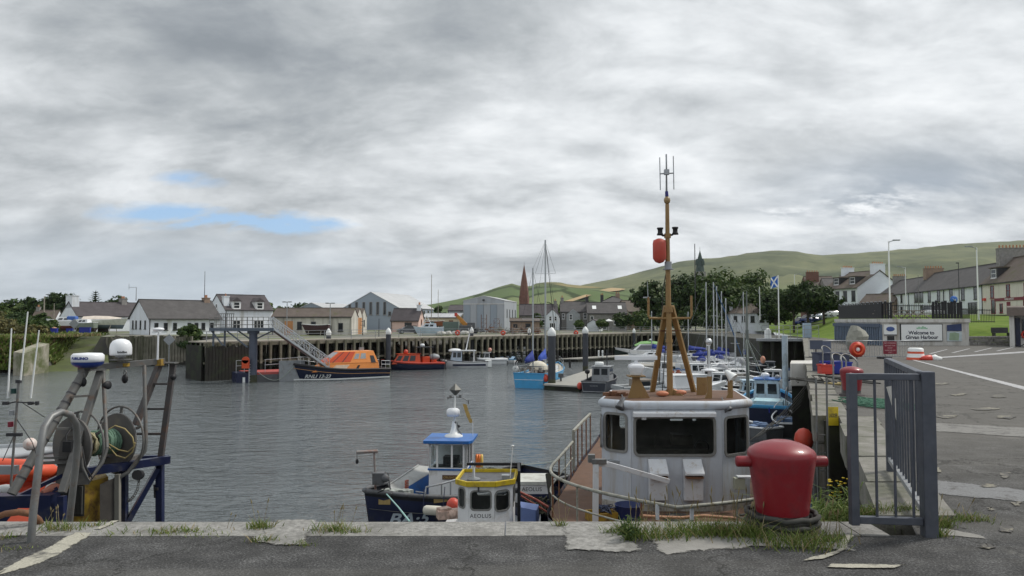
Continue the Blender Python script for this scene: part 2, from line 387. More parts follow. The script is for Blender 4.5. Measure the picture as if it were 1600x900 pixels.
def build_world():
 nt = world.node_tree; bg = nt.nodes['Background']; bg.inputs['Strength'].default_value = .1
 sky = N(nt, 'ShaderNodeTexSky', sky_type='NISHITA'); sky.sun_disc = False; sky.sun_elevation = SEL; sky.sun_rotation = SAZ
 d = N(nt, 'ShaderNodeTexCoord').outputs['Generated']
 sp = N(nt, 'ShaderNodeSeparateXYZ'); L(nt, d, sp.inputs[0]); x, y, z = sp.outputs
 az = mth(nt, 'MULTIPLY', mth(nt, 'ARCTAN2', x, y), 57.2958); el = mth(nt, 'MULTIPLY', mth(nt, 'ARCSINE', z), 57.2958)
 zz = mth(nt, 'ADD', mth(nt, 'MAXIMUM', z, 0), .33)
 cb = N(nt, 'ShaderNodeCombineXYZ'); L(nt, mth(nt, 'DIVIDE', x, zz), cb.inputs[0]); L(nt, mth(nt, 'DIVIDE', y, zz), cb.inputs[1])
 def fb(scale, off, detail=7, rough=.58, dist=0):
  mp = N(nt, 'ShaderNodeMapping'); mp.inputs['Location'].default_value = off; mp.inputs['Scale'].default_value = (scale * 1.45, scale * 2.1, 1)
  L(nt, cb.outputs[0], mp.inputs['Vector']); return noise(nt, mp.outputs[0], 1, detail, rough, dist).outputs['Fac']
 def blob(a0, e0, ra, re, soft=1.0):
  u = mth(nt, 'DIVIDE', mth(nt, 'SUBTRACT', az, a0), ra); w = mth(nt, 'DIVIDE', mth(nt, 'SUBTRACT', el, e0), re)
  r = mth(nt, 'SQRT', mth(nt, 'ADD', mth(nt, 'MULTIPLY', u, u), mth(nt, 'MULTIPLY', w, w)))
  n = N(nt, 'ShaderNodeMapRange', interpolation_type='SMOOTHSTEP'); L(nt, r, n.inputs['Value']); n.inputs['From Min'].default_value = 1; n.inputs['From Max'].default_value = max(0, 1 - soft); n.inputs['To Min'].default_value = 0; n.inputs['To Max'].default_value = 1
  return n.outputs[0]
 big = fb(.55, (3.1, 1.7, 0), 4, .5); mid = fb(1.25, (7.3, 2.2, 0), 9, .60, .22); fin = fb(3.0, (1.3, 9.2, 0), 8, .60, .2)
 v = mth(nt, 'ADD', mth(nt, 'MULTIPLY', big, .30), mth(nt, 'MULTIPLY', mid, .62)); v = mth(nt, 'ADD', v, mth(nt, 'MULTIPLY', fin, .30))
 for a0, e0, ra, re, g in ((-20, 22, 30, 11, -.07), (-8, 15.5, 11, 5, -.07), (22, 13, 22, 8, .075), (-10, 11.5, 18, 3.2, .07), (30, 19, 16, 6, -.01), (8, 6, 20, 4, .03), (-27, 12, 9, 2.5, .05), (0, 70, 90, 45, .05), (-5, 3.0, 70, 6, -.055)):
  v = mth(nt, 'ADD', v, mth(nt, 'MULTIPLY', blob(a0, e0, ra, re), g))
 cloud = ramp(nt, v, [(.38, (.22, .245, .27)), (.455, (.285, .31, .335)), (.525, (.375, .40, .42)), (.595, (.50, .525, .545)), (.675, (.655, .68, .70)), (.78, (.82, .84, .855))]).outputs['Color']
 k = mth(nt, 'MULTIPLY', blob(28, 8.0, 15, 5.5), .95); k = mth(nt, 'MULTIPLY', k, ramp(nt, mid, [(.40, 1.0), (.62, 0.0)]).outputs['Color'])
 cloud = mixc(nt, k, cloud, (.27, .32, .385))
 k = mth(nt, 'MULTIPLY', blob(-24, 2.5, 26, 6), .7); cloud = mixc(nt, k, cloud, (.41, .48, .55))
 puff = mth(nt, 'MULTIPLY', mth(nt, 'MAXIMUM', blob(20, 7.4, 4.5, 1.3, .7), blob(26, 8.1, 5, 1.6, .7)), ramp(nt, fb(4.5, (2.2, 5.1, 0), 6, .6), [(.46, 0.0), (.60, 1.0)]).outputs['Color'])
 cloud = mixc(nt, puff, cloud, (.78, .80, .82))
 hole = mth(nt, 'MAXIMUM', blob(-21, 7.25, 13.5, 1.7, 1), mth(nt, 'MULTIPLY', blob(-24, 10.0, 5, 1.2, 1), .4))
 hole = mth(nt, 'MULTIPLY', hole, mth(nt, 'MULTIPLY_ADD', mth(nt, 'SUBTRACT', fb(2.1, (4.4, .7, 0), 7, .62, .3), .46), 7.0, .75))
 hole = ramp(nt, hole, [(.22, 0.0), (.80, 1.0)]).outputs['Color']
 skyc = mixc(nt, 1.0, sky.outputs[0], (1.15, 1.15, 1.15), 'MULTIPLY')
 skyc = mixc(nt, .55, skyc, (2.6, 4.6, 7.6))
 out = mixc(nt, hole, mixc(nt, 1.0, cloud, (10, 10, 10), 'MULTIPLY'), skyc)
 L(nt, out, bg.inputs['Color'])
build_world()
# ------------------------------------------------------------------ setting
def watermat():
 m, nt, b = nmat('sea_water'); tc = N(nt, 'ShaderNodeTexCoord').outputs['Object']
 b.inputs['Base Color'].default_value = (.105, .120, .126, 1); b.inputs['Roughness'].default_value = .07; b.inputs['IOR'].default_value = 1.40
 hs = []
 for sc, det, w, st in ((.42, 2, .9, (1, 1.7, 1)), (1.5, 3, .52, (.75, 1.6, 1)), (5.0, 3, .13, (.8, 1.4, 1))):
  mp = N(nt, 'ShaderNodeMapping'); mp.inputs['Scale'].default_value = st; mp.inputs['Rotation'].default_value = (0, 0, R(14)); L(nt, tc, mp.inputs['Vector'])
  hs.append(mth(nt, 'MULTIPLY', noise(nt, mp.outputs[0], sc, det, .6, .6).outputs['Fac'], w))
 h = mth(nt, 'ADD', mth(nt, 'ADD', hs[0], hs[1]), hs[2])
 mp = N(nt, 'ShaderNodeMapping'); mp.inputs['Scale'].default_value = (.02, .06, 1); L(nt, tc, mp.inputs['Vector'])
 cat = ramp(nt, noise(nt, mp.outputs[0], 1, 4, .6).outputs['Fac'], [(.35, .35), (.65, 1.0)]).outputs['Color']
 bp = N(nt, 'ShaderNodeBump'); bp.inputs['Distance'].default_value = .46; L(nt, cat, bp.inputs['Strength'])
 L(nt, h, bp.inputs['Height']); L(nt, bp.outputs['Normal'], b.inputs['Normal']); return m
water_m = watermat()
tag(ob('water', MB().quad((-3000, -60, WZ), (120, -60, WZ), (120, 220, WZ), (-3000, 220, WZ)), water_m), kind='structure')
def groundz(Y): return interp([(8, 0), (41, -.5), (65, -.6)], Y)
QE = lambda Y: 2.6 + .392 * (Y - 6.08) + (.42 if Y < 12.97 else 0)        # x of the right quay's edge at depth Y
def asphalt():
 m, nt, b = nmat('asphalt'); tc = N(nt, 'ShaderNodeTexCoord').outputs['Object']
 fine = noise(nt, tc, 62, 3, .75).outputs['Fac']; mid = noise(nt, tc, 3.0, 7, .65).outputs['Fac']; big = noise(nt, tc, .35, 5, .6).outputs['Fac']
 mp = N(nt, 'ShaderNodeMapping'); mp.inputs['Scale'].default_value = (.25, 1.6, 1); L(nt, tc, mp.inputs['Vector']); stre = noise(nt, mp.outputs[0], .6, 6, .65).outputs['Fac']
 c = ramp(nt, mth(nt, 'MULTIPLY_ADD', fine, .8, mth(nt, 'MULTIPLY', mid, .4)), [(.42, .020), (.58, .050), (.72, .13), (.84, .34)]).outputs['Color']
 c = mixc(nt, ramp(nt, stre, [(.50, 0.0), (.68, .55)]).outputs['Color'], c, (.155, .150, .138))
 sp = N(nt, 'ShaderNodeSeparateXYZ'); L(nt, tc, sp.inputs[0])
 far = N(nt, 'ShaderNodeMapRange'); L(nt, mth(nt, 'ADD', sp.outputs[1], mth(nt, 'MULTIPLY', big, 4)), far.inputs['Value']); far.inputs['From Min'].default_value = 7.5; far.inputs['From Max'].default_value = 13
 c = mixc(nt, mth(nt, 'MULTIPLY', far.outputs[0], .65), c, (.150, .143, .130))
 k = ramp(nt, noise(nt, tc, .9, 8, .72, .4).outputs['Fac'], [(.60, 0.0), (.68, .6)]).outputs['Color']; c = mixc(nt, k, c, (.20, .195, .18))
 vo = N(nt, 'ShaderNodeTexVoronoi', feature='DISTANCE_TO_EDGE'); vo.inputs['Scale'].default_value = .42
 wv = N(nt, 'ShaderNodeVectorMath', operation='ADD'); L(nt, tc, wv.inputs[0]); nn = noise(nt, tc, 2.2, 5, .7); L(nt, nn.outputs['Color'], wv.inputs[1]); L(nt, wv.outputs[0], vo.inputs['Vector'])
 cr = ramp(nt, vo.outputs['Distance'], [(.0, .8), (.012, 0.0)]).outputs['Color']; c = mixc(nt, cr, c, (.02, .02, .018))
 L(nt, c, b.inputs['Base Color']); b.inputs['Roughness'].default_value = .9; b.inputs['Specular IOR Level'].default_value = .25
 bp = N(nt, 'ShaderNodeBump'); bp.inputs['Strength'].default_value = .7; bp.inputs['Distance'].default_value = .012; L(nt, mth(nt, 'ADD', fine, mth(nt, 'MULTIPLY', mid, .6)), bp.inputs['Height']); L(nt, bp.outputs['Normal'], b.inputs['Normal']); return m
asph = asphalt()
def quay():
 ys = [8, 12, 16, 20, 25, 30, 36, 41, 50, 58, 65, 80, 97]
 top = MB(); wl = MB()
 top.quad((-80, -40, 0), (200, -40, 0), (200, 5.72, 0), (-80, 5.72, 0))
 top.quad((3.1, 5.72, 0), (200, 5.72, 0), (200, 8, 0), (QE(8) + .28, 8, 0))
 for a, b in zip(ys, ys[1:]):
  top.quad((QE(a) + .5, a, groundz(a)), (200, a, groundz(a)), (200, b, groundz(b)), (QE(b) + .5, b, groundz(b)))
 tag(ob('quay_surface', top, asph), kind='structure')
 e = .16   # wall faces stand just behind the coping's nose
 wl.quad((-80, 6.08 - e, -8), (3.1, 6.08 - e, -8), (3.1, 6.08 - e, -.06), (-80, 6.08 - e, -.06))
 st = [5.93, 8, 12.96, 12.98] + ys[2:]
 for a, b in zip(st, st[1:]):
  wl.quad((QE(a) + e, a, -8), (QE(b) + e, b, -8), (QE(b) + e, b, groundz(b) - .06), (QE(a) + e, a, groundz(a) - .06))
 tag(ob('quay_wall', wl, wet), kind='structure')
 cp = MB(); r = random.Random(3); x = -40.0
 while x < 2.75:
  w = r.uniform(2.4, 3.9)
  x1 = min(x + w, 2.9); d = r.uniform(-.004, .004); h = r.uniform(.003, .006)
  cp.prism([(x + .004, 5.70 + d), (x1 - .006, 5.70 + d), (x1 - .006, 6.09 + d), (x + .006, 6.09 + d)], -.3, h); x = x1
 tag(ob('coping', cp, conc_s, bev=.015), kind='structure')
 cp = MB(); y = 6.12
 while y < 96:
  l = r.uniform(1.0, 1.7) if y < 26 else 6; y1 = y + l
  if y < 12.9 < y1 + .5: y1 = 12.98
  y1 = min(y1, 97); d = r.uniform(-.03, .03); h = r.uniform(.0, .025)
  w0 = .62 + d
  ye = y1 - .03; cp.prism([(QE(y + .01) - .02 + d, y + .01), (QE(y + .01) + w0, y + .01), (QE(ye) + w0, ye), (QE(ye) - .02 + d, ye)], lambda X, Y: groundz(Y) - .45, lambda X, Y: groundz(Y) + .03 + h); y = y1
 tag(ob('coping_kerb', cp, mat('mossy_kerb', (.215, .205, .185), .9, var=.28, scale=2.5, bump=.5, bscale=30, dirt=(.10, .105, .07), damt=.6, dscale=1.8), bev=.06), kind='structure')
quay()
WORN = {}
def worn(m):
 """the same material crumbling away towards the sheet's edge"""
 if m.name in WORN: return WORN[m.name]
 c = m.copy(); c.name = m.name + '_worn'; nt = c.node_tree; o = nt.nodes['Material Output']; sh = o.inputs['Surface'].links[0].from_socket
 tc = N(nt, 'ShaderNodeTexCoord').outputs['Object']; at_ = N(nt, 'ShaderNodeAttribute', attribute_name='edge').outputs['Fac']
 k = mth(nt, 'ADD', at_, mth(nt, 'MULTIPLY', mth(nt, 'SUBTRACT', noise(nt, tc, 14, 8, .75).outputs['Fac'], .5), 2.2))
 k = ramp(nt, k, [(.32, 0.0), (.62, 1.0)]).outputs['Color']; mx = N(nt, 'ShaderNodeMixShader'); L(nt, k, mx.inputs[0]); L(nt, N(nt, 'ShaderNodeBsdfTransparent').outputs[0], mx.inputs[1]); L(nt, sh, mx.inputs[2]); L(nt, mx.outputs[0], o.inputs['Surface']); WORN[m.name] = c; return c
def patch(name, pts, m, dz, jag=.03, seed=1, ins=None):
 """thin worn sheet of paint or concrete lying on the quay"""
 r = random.Random(seed); out = []; ar = sum(a[0] * b[1] - b[0] * a[1] for a, b in zip(pts, pts[1:] + pts[:1]))
 if ar < 0: pts = pts[::-1]
 for (x0, y0), (x1, y1) in zip(pts, pts[1:] + pts[:1]):
  n = max(2, int(math.hypot(x1 - x0, y1 - y0) / .12))
  for i in range(n): t = i / n; out.append((lerp(x0, x1, t) + r.uniform(-jag, jag), lerp(y0, y1, t) + r.uniform(-jag, jag)))
 n = len(out); per = sum(math.dist(a, b) for a, b in zip(pts, pts[1:] + pts[:1])); ins = ins or min(.10, abs(ar) / per * .30); inn = []
 for i in range(n):
  a, b = out[i - 2], out[(i + 2) % n]; d = V((b[0] - a[0], b[1] - a[1], 0)).normalized(); inn.append((out[i][0] - d.y * ins, out[i][1] + d.x * ins))
 mb = MB().add([(x, y, groundz(y) + dz) for x, y in out + inn], [(i, (i + 1) % n, n + (i + 1) % n, n + i) for i in range(n)] + [tuple(range(n, 2 * n))])
 o = ob(name, mb, worn(m)); at_ = o.data.attributes.new('edge', 'FLOAT', 'POINT'); at_.data.foreach_set('value', [0.0] * n + [1.0] * n); return tag(o, kind='structure')
def paintmat(name, col, cov=.45):
 m, nt, b = nmat(name); tc = N(nt, 'ShaderNodeTexCoord').outputs['Object']
 k = ramp(nt, noise(nt, tc, 5, 9, .75, .3).outputs['Fac'], [(cov, 1.0), (cov + .12, 0.0)]).outputs['Color']
 k2 = ramp(nt, noise(nt, tc, 80, 3, .6).outputs['Fac'], [(.35, .65), (.7, 1.)]).outputs['Color']
 c = mixc(nt, k, (.075, .072, .068), mixc(nt, 1.0, k2, col, 'MULTIPLY')); L(nt, c, b.inputs['Base Color']); b.inputs['Roughness'].default_value = .85; return m
paint_c = paintmat('cream_road_paint', (.48, .46, .38), .52); paint_w = paintmat('white_road_paint', (.52, .52, .53), .54); paint_x = paintmat('worn_road_paint', (.30, .28, .22), .42)
def gpx(*pp): return [tuple(onz(px, py, 0)[:2]) for px, py in pp]
def gpz(*pp):
 out = []
 for px, py in pp:
  z = 0
  for _ in range(6): p = onz(px, py, z); z = groundz(p.y)
  out.append((p.x, p.y))
 return out
patch('road_marking', gpx((-30, 906), (0, 889), (60, 862), (118, 832), (150, 832), (132, 845), (70, 880), (0, 900), (-30, 915)), paint_c, .004, .015)
patch('road_marking', gpx((146, 828), (176, 815), (187, 815), (158, 829)), paint_c, .0105, .01)
patch('concrete_patch', gpx((878, 862), (872, 818), (960, 818), (985, 838), (1010, 862), (960, 868)), conc_s, .0085, .02, 2)
patch('concrete_patch', gpx((382, 848), (430, 812), (500, 812), (484, 852), (440, 856)), conc_s, .0085, .02, 3)
patch('concrete_patch', gpx((0, 842), (0, 818), (95, 822), (60, 838)), conc_s, .0085, .02, 4)
patch('concrete_patch', gpx((985, 830), (1180, 828), (1320, 838), (1340, 862), (1180, 856), (1040, 872)), concrete, .006, .03, 5)
patch('road_marking', gpx((1295, 882), (1418, 884), (1400, 891), (1290, 889)), paint_c, .010, .012, 6)
patch('road_marking', gpx((1255, 878), (1300, 862), (1322, 836), (1338, 838), (1325, 858), (1290, 874)), paint_c, .010, .02, 7)
patch('concrete_patch', gpx((1450, 820), (1530, 836), (1545, 843), (1470, 838)), concrete, .005, .02, 8)
patch('concrete_patch', gpz((1450, 748), (1600, 764), (1660, 770), (1660, 790), (1600, 786), (1450, 772)), MATS.setdefault('wc2', paintmat('worn_sheen_concrete', (.22, .225, .23), .52)), .005, .04, 9)  # bluish tone paints in the reflection on a strip of wet concrete
patch('concrete_patch', gpz((1450, 660), (1600, 668), (1700, 676), (1700, 690), (1600, 684), (1450, 674)), paintmat('worn_sheen_concrete', (.24, .235, .22), .50), .006, .05, 10)
for i, (px, py, w, h) in enumerate(((1570, 744, 18, 9), (1548, 796, 12, 5), (1588, 788, 14, 7), (1575, 828, 22, 9), (1540, 855, 26, 6), (1545, 760, 22, 5), (1460, 735, 22, 10), (1480, 652, 30, 5), (1540, 640, 40, 4), (1575, 652, 28, 5), (1500, 617, 20, 3), (1470, 600, 22, 3), (1560, 620, 24, 3))):
 pts = [(px + w * .75 * math.cos(t) * (.6 + .6 * rnd.random()), py + h * .7 * math.sin(t) * (.6 + .6 * rnd.random())) for t in [k * 2 * math.pi / 9 for k in range(9)]]
 patch('paint_stain', gpz(*pts), paint_x, .007 + .0006 * i, .02, 20 + i)
patch('road_marking', gpz((1421, 562), (1428, 562), (1610, 606), (1640, 616), (1640, 622), (1600, 610)), paint_w, .008, .01, 40)
patch('road_marking', gpz((1435, 560), (1600, 549), (1700, 543), (1700, 545), (1600, 551.5), (1435, 562)), paint_w, .008, .01, 41)
for k in range(4):
 patch('road_marking', gpz((1450 + k * 35, 553 - k * 1.5), (1478 + k * 35, 546 - k * 1.2), (1482 + k * 35, 546 - k * 1.2), (1456 + k * 35, 553 - k * 1.5)), paint_w, .008, .01, 42 + k)
# land on the far side, cut to the shape of the basin
landm = None
def fieldmat(name, moor):
 m, nt, b = nmat(name); tc = N(nt, 'ShaderNodeTexCoord').outputs['Object']
 mp = N(nt, 'ShaderNodeMapping'); mp.inputs['Scale'].default_value = (1, .45, .6); L(nt, tc, mp.inputs['Vector'])
 wv = N(nt, 'ShaderNodeVectorMath', operation='MULTIPLY_ADD'); nn = noise(nt, tc, .006, 4, .6); L(nt, nn.outputs['Color'], wv.inputs[0]); wv.inputs[1].default_value = (90, 90, 0); L(nt, mp.outputs[0], wv.inputs[2])
 vo = N(nt, 'ShaderNodeTexVoronoi'); vo.inputs['Scale'].default_value = .0062; L(nt, wv.outputs[0], vo.inputs['Vector'])
 ve = N(nt, 'ShaderNodeTexVoronoi', feature='DISTANCE_TO_EDGE'); ve.inputs['Scale'].default_value = .0062; L(nt, wv.outputs[0], ve.inputs['Vector'])
 sc = N(nt, 'ShaderNodeSeparateColor'); L(nt, vo.outputs['Color'], sc.inputs[0])
 fcol = ramp(nt, sc.outputs[0], [(0., (.085, .125, .05)), (.35, (.115, .16, .065)), (.62, (.145, .185, .08)), (.88, (.175, .20, .095)), (.93, (.40, .29, .14))]).outputs['Color']
 hed = mth(nt, 'ADD', ve.outputs['Distance'], mth(nt, 'MULTIPLY', mth(nt, 'SUBTRACT', noise(nt, tc, .03, 4, .7).outputs['Fac'], .5), .10))
 fcol = mixc(nt, ramp(nt, hed, [(.025, 1.0), (.05, 0.0)]).outputs['Color'], fcol, (.045, .065, .025))
 n2 = noise(nt, tc, .004, 8, .62, .4).outputs['Fac']
 mcol = ramp(nt, n2, [(.32, (.06, .078, .04)), (.45, (.11, .125, .065)), (.56, (.155, .168, .085)), (.70, (.205, .208, .11))]).outputs['Color']
 scr = ramp(nt, noise(nt, tc, .012, 8, .7, .5).outputs['Fac'], [(.56, 0.0), (.66, .75)]).outputs['Color']
 mcol = mixc(nt, scr, mcol, (.055, .07, .03))
 sp = N(nt, 'ShaderNodeSeparateXYZ'); L(nt, tc, sp.inputs[0])
 mr = N(nt, 'ShaderNodeMapRange'); L(nt, mth(nt, 'ADD', sp.outputs[2], mth(nt, 'MULTIPLY', n2, 60)), mr.inputs['Value']); mr.inputs['From Min'].default_value = moor; mr.inputs['From Max'].default_value = moor + 25
 L(nt, mixc(nt, mr.outputs[0], fcol, mcol), b.inputs['Base Color']); b.inputs['Roughness'].default_value = .95; b.inputs['Specular IOR Level'].default_value = .1; return m
land_m = fieldmat('farmland', 400)
def yardmat():
 m, nt, b = nmat('yard_ground'); tc = N(nt, 'ShaderNodeTexCoord').outputs['Object']
 c = ramp(nt, noise(nt, tc, .12, 8, .7).outputs['Fac'], [(.38, (.14, .135, .125)), (.48, (.20, .19, .165)), (.56, (.10, .13, .045)), (.7, (.17, .18, .07))]).outputs['Color']
 L(nt, c, b.inputs['Base Color']); b.inputs['Roughness'].default_value = .95; return m
yard_m = yardmat()
LZ = -.72
BANK = [(-420, 78), (-64.5, 90), (-62, 96), (-70, 118), (-66, 121), (-58, 104), (-48.5, 110), (-40, 106), (-36, 84), (20, 138.5), (42, 145), (60, 170)]
def land():
 g = MB(); g.add([(x, y, LZ) for x, y in BANK] + [(600, 170, LZ), (4600, 900, LZ), (4600, 4600, LZ), (-4600, 4600, LZ), (-4600, 78, LZ)], [tuple(range(len(BANK) + 5))])
 tag(ob('ground', g, yard_m), kind='structure')
 s = MB(); nx = []
 for i, (x, y) in enumerate(BANK):
  a = BANK[max(0, i - 1)]; b = BANK[min(len(BANK) - 1, i + 1)]; d = V((b[0] - a[0], b[1] - a[1], 0)).normalized(); nx.append((x + d.y * 3.2, y - d.x * 3.2))
 for i in range(len(BANK) - 1):
  s.quad((*nx[i], -6.5), (*nx[i + 1], -6.5), (*BANK[i + 1], LZ), (*BANK[i], LZ))
 tag(ob('harbour_bank', s, wet), kind='structure')
land()
algae = mat('green_algae', (.075, .095, .022), .8, var=.4, scale=.4, dirt=(.10, .095, .075), damt=.45, dscale=.25)
tag(ob('slipway', MB().quad((-61.5, 88, -5.5), (-50, 92, -5.5), (-57.5, 105, -3.0), (-65, 104, -3.0)).quad((-65, 104, -3.0), (-57.5, 105, -3.0), (-65.5, 122, LZ + .02), (-70.5, 120, LZ + .02)), algae), kind='structure')
FOOT = [(29.5, 60), (32.9, 66), (36, 82), (43, 112), (64, 190), (100, 300)]
def banks():
 def dist(X, Y):
  best = 1e9
  for (x0, y0), (x1, y1) in zip(FOOT, FOOT[1:]):
   dx, dy = x1 - x0, y1 - y0; t = max(0, min(1, ((X - x0) * dx + (Y - y0) * dy) / (dx * dx + dy * dy)))
   d = math.hypot(X - x0 - t * dx, Y - y0 - t * dy); best = min(best, d)
  sx = interp([(y, x) for x, y in FOOT], Y)
  return min(best if X > sx else -best, Y - 65.6)
 def h(X, Y):
  d = dist(X, Y); q = sst(80, 102, Y); return groundz(Y) - .03 + lerp(1.75, 2.95, q) * sst(0, 10, d) + lerp(1.15, .2, q) * sst(9, 34, d) + .05 * mnoise.noise(V((X * .3, Y * .3, 0))) * (d > 1)
 g = MB(); xs = [29 + i * 1.6 for i in range(60)] + [126 + i * 12 for i in range(12)]; ys = [64.5 + i * 1.6 for i in range(48)] + [142 + i * 12 for i in range(14)]
 vs = [(x, y, h(x, y)) for y in ys for x in xs]; nx = len(xs)
 fs = []
 for j in range(len(ys) - 1):
  for i in range(nx - 1):
   if max(dist(xs[i], ys[j]), dist(xs[i + 1], ys[j]), dist(xs[i], ys[j + 1]), dist(xs[i + 1], ys[j + 1])) > -.2: fs.append((j * nx + i, j * nx + i + 1, (j + 1) * nx + i + 1, (j + 1) * nx + i))
 g.add(vs, fs, 0, True)
 m, nt, b = nmat('lawn'); tc = N(nt, 'ShaderNodeTexCoord').outputs['Object']
 c = ramp(nt, noise(nt, tc, .5, 8, .7).outputs['Fac'], [(.3, (.07, .125, .018)), (.5, (.115, .175, .028)), (.72, (.17, .215, .05))]).outputs['Color']
 L(nt, c, b.inputs['Base Color']); b.inputs['Roughness'].default_value = .95; b.inputs['Specular IOR Level'].default_value = .1
 tag(ob('grass_bank', g, m), kind='structure')
 s = MB(); a = [(70, 78), (62, 92), (55, 112), (52, 124), (54, 142), (70, 180)]; w = 9
 for (x0, y0), (x1, y1) in zip(a, a[1:]):
  s.quad((x0, y0, h(x0, y0) + .12), (x0 + w + 18 * (y0 < 90), y0, h(x0 + w, y0) + .12), (x1 + w + 18 * (y1 < 90), y1, h(x1 + w, y1) + .12), (x1, y1, h(x1, y1) + .12))
 tag(ob('street', s, asph), kind='structure')
 return h
bank_h = banks()
PA = [(600, 484), (640, 480), (680, 474), (720, 466), (750, 458), (775, 449), (800, 442), (815, 446), (825, 447), (840, 441), (858, 440), (875, 440), (885, 443), (900, 445), (930, 447), (960, 451), (1000, 455), (1100, 462), (1200, 470), (1400, 474), (2100, 480)]
PB = [(380, 489), (520, 484), (600, 481), (690, 474), (740, 472), (800, 470), (880, 452), (915, 444), (950, 437), (980, 430), (1010, 422), (1060, 408), (1100, 404), (1150, 398), (1200, 391), (1240, 391), (1280, 398), (1330, 395), (1400, 390), (1460, 384), (1500, 380), (1600, 375), (1700, 371), (2300, 385)]
def hill(name, prof, Y0, mt, seed, x0, x1):
 g = MB(); xs = [x0 + (x1 - x0) * i / 150 for i in range(151)]; K = 34; vs = []
 for j in range(K + 1):
  t = j / K * 1.35
  Y = Y0 * (.42 + .58 * t)
  for px in xs:
   H = (500 - interp(prof, px)) / FPX * Y0 + 2.3
   e = min(t, 1.0); k = (e ** 1.25) * (1 - max(0, t - 1) * 1.2)
   X = gx(px, Y)
   nz = mnoise.fractal(V((X / 260 + seed, Y / 260, 0)), 1, 2.1, 6) * .13 * H * math.sin(min(1, t) * math.pi) * 1.0
   nz += mnoise.noise(V((X / 60 + seed, Y / 60, 3))) * .02 * H * min(1, t)
   vs.append((X, Y, LZ - .4 + max(0, H * k + nz)))
 n = len(xs)
 g.add(vs, [(j * n + i, j * n + i + 1, (j + 1) * n + i + 1, (j + 1) * n + i) for j in range(K) for i in range(n - 1)], 0, True)
 tag(ob(name, g, mt), kind='structure')
hill('hill', PA, 1500, fieldmat('near_fields', 88), 4, 560, 2000)
hill('hills', PB, 2900, fieldmat('moorland', 105), 9, 300, 2300)
# the harvested field cut into the near hillside
tagf = mat('stubble_field', (.36, .26, .13), .95, var=.2, scale=.01)
def drape(px, py, Y0=1500):
 lo, hi = 640, 1500
 for i in range(200):
  Y = lerp(lo, hi, i / 199); t = (Y / Y0 - .42) / .58; z = LZ - .4 + ((500 - interp(PA, px)) / FPX * Y0 + 2.3) * max(0, t) ** 1.25
  if 500 - (z - EYE) / Y * FPX <= py: break
 return V((gx(px, Y), Y, z + 2.5))
mb = MB(); tp = [(880, 474.5, 478), (893, 470, 474.5), (908, 465, 469), (925, 459.5, 463), (942, 454, 459), (956, 451.5, 457.5), (968, 451.5, 456), (977, 452, 454)]
mb.loft([[drape(x, a), drape(x, b)] for x, a, b in tp]); tag(ob('field', mb, tagf), kind='structure')
# ------------------------------------------------------------------ buildings
WC = {}
def window(parent, x, y, z, w, h, ang=0, fm=None, style='sash', t=.09):
 """window centred on (x, y), sill at z: a frame standing proud of the wall, its pane a sub-part"""
 fm = fm or white; key = (round(w, 2), round(h, 2), fm.name, style)
 if key not in WC:
  f = MB(); g = MB()
  f.box(-w / 2, -.07, 0, -w / 2 + t, 0, h).box(w / 2 - t, -.07, 0, w / 2, 0, h).box(-w / 2 + t, -.07, 0, w / 2 - t, 0, t).box(-w / 2 + t, -.07, h - t, w / 2 - t, 0, h)
  if style == 'sash': f.box(-w / 2 + t, -.055, h * .5 - .04, w / 2 - t, 0, h * .5 + .04)
  if style == 'wide': f.box(-w / 6 - .04, -.06, t, -w / 6 + .04, 0, h - t).box(w / 6 - .04, -.06, t, w / 6 + .04, 0, h - t)
  if style == 'cross': f.box(-.03, -.055, t, .03, 0, h - t).box(-w / 2 + t, -.05, h * .5 - .03, w / 2 - t, 0, h * .5 + .03)
  f.box(-w / 2 - .08, -.14, -.1, w / 2 + .08, 0, -.003)
  g.box(-w / 2 + t, -.03, t, w / 2 - t, -.005, h - t)
  WC[key] = (ob('window', f, fm), ob('pane', g, glass)); WC[key][1].parent = WC[key][0]; fo = WC[key][0]
 else: fo = copy_tree(WC[key][0])
 fo.parent = parent; fo.location = (x, y, z); fo.rotation_euler = (0, 0, ang); return fo
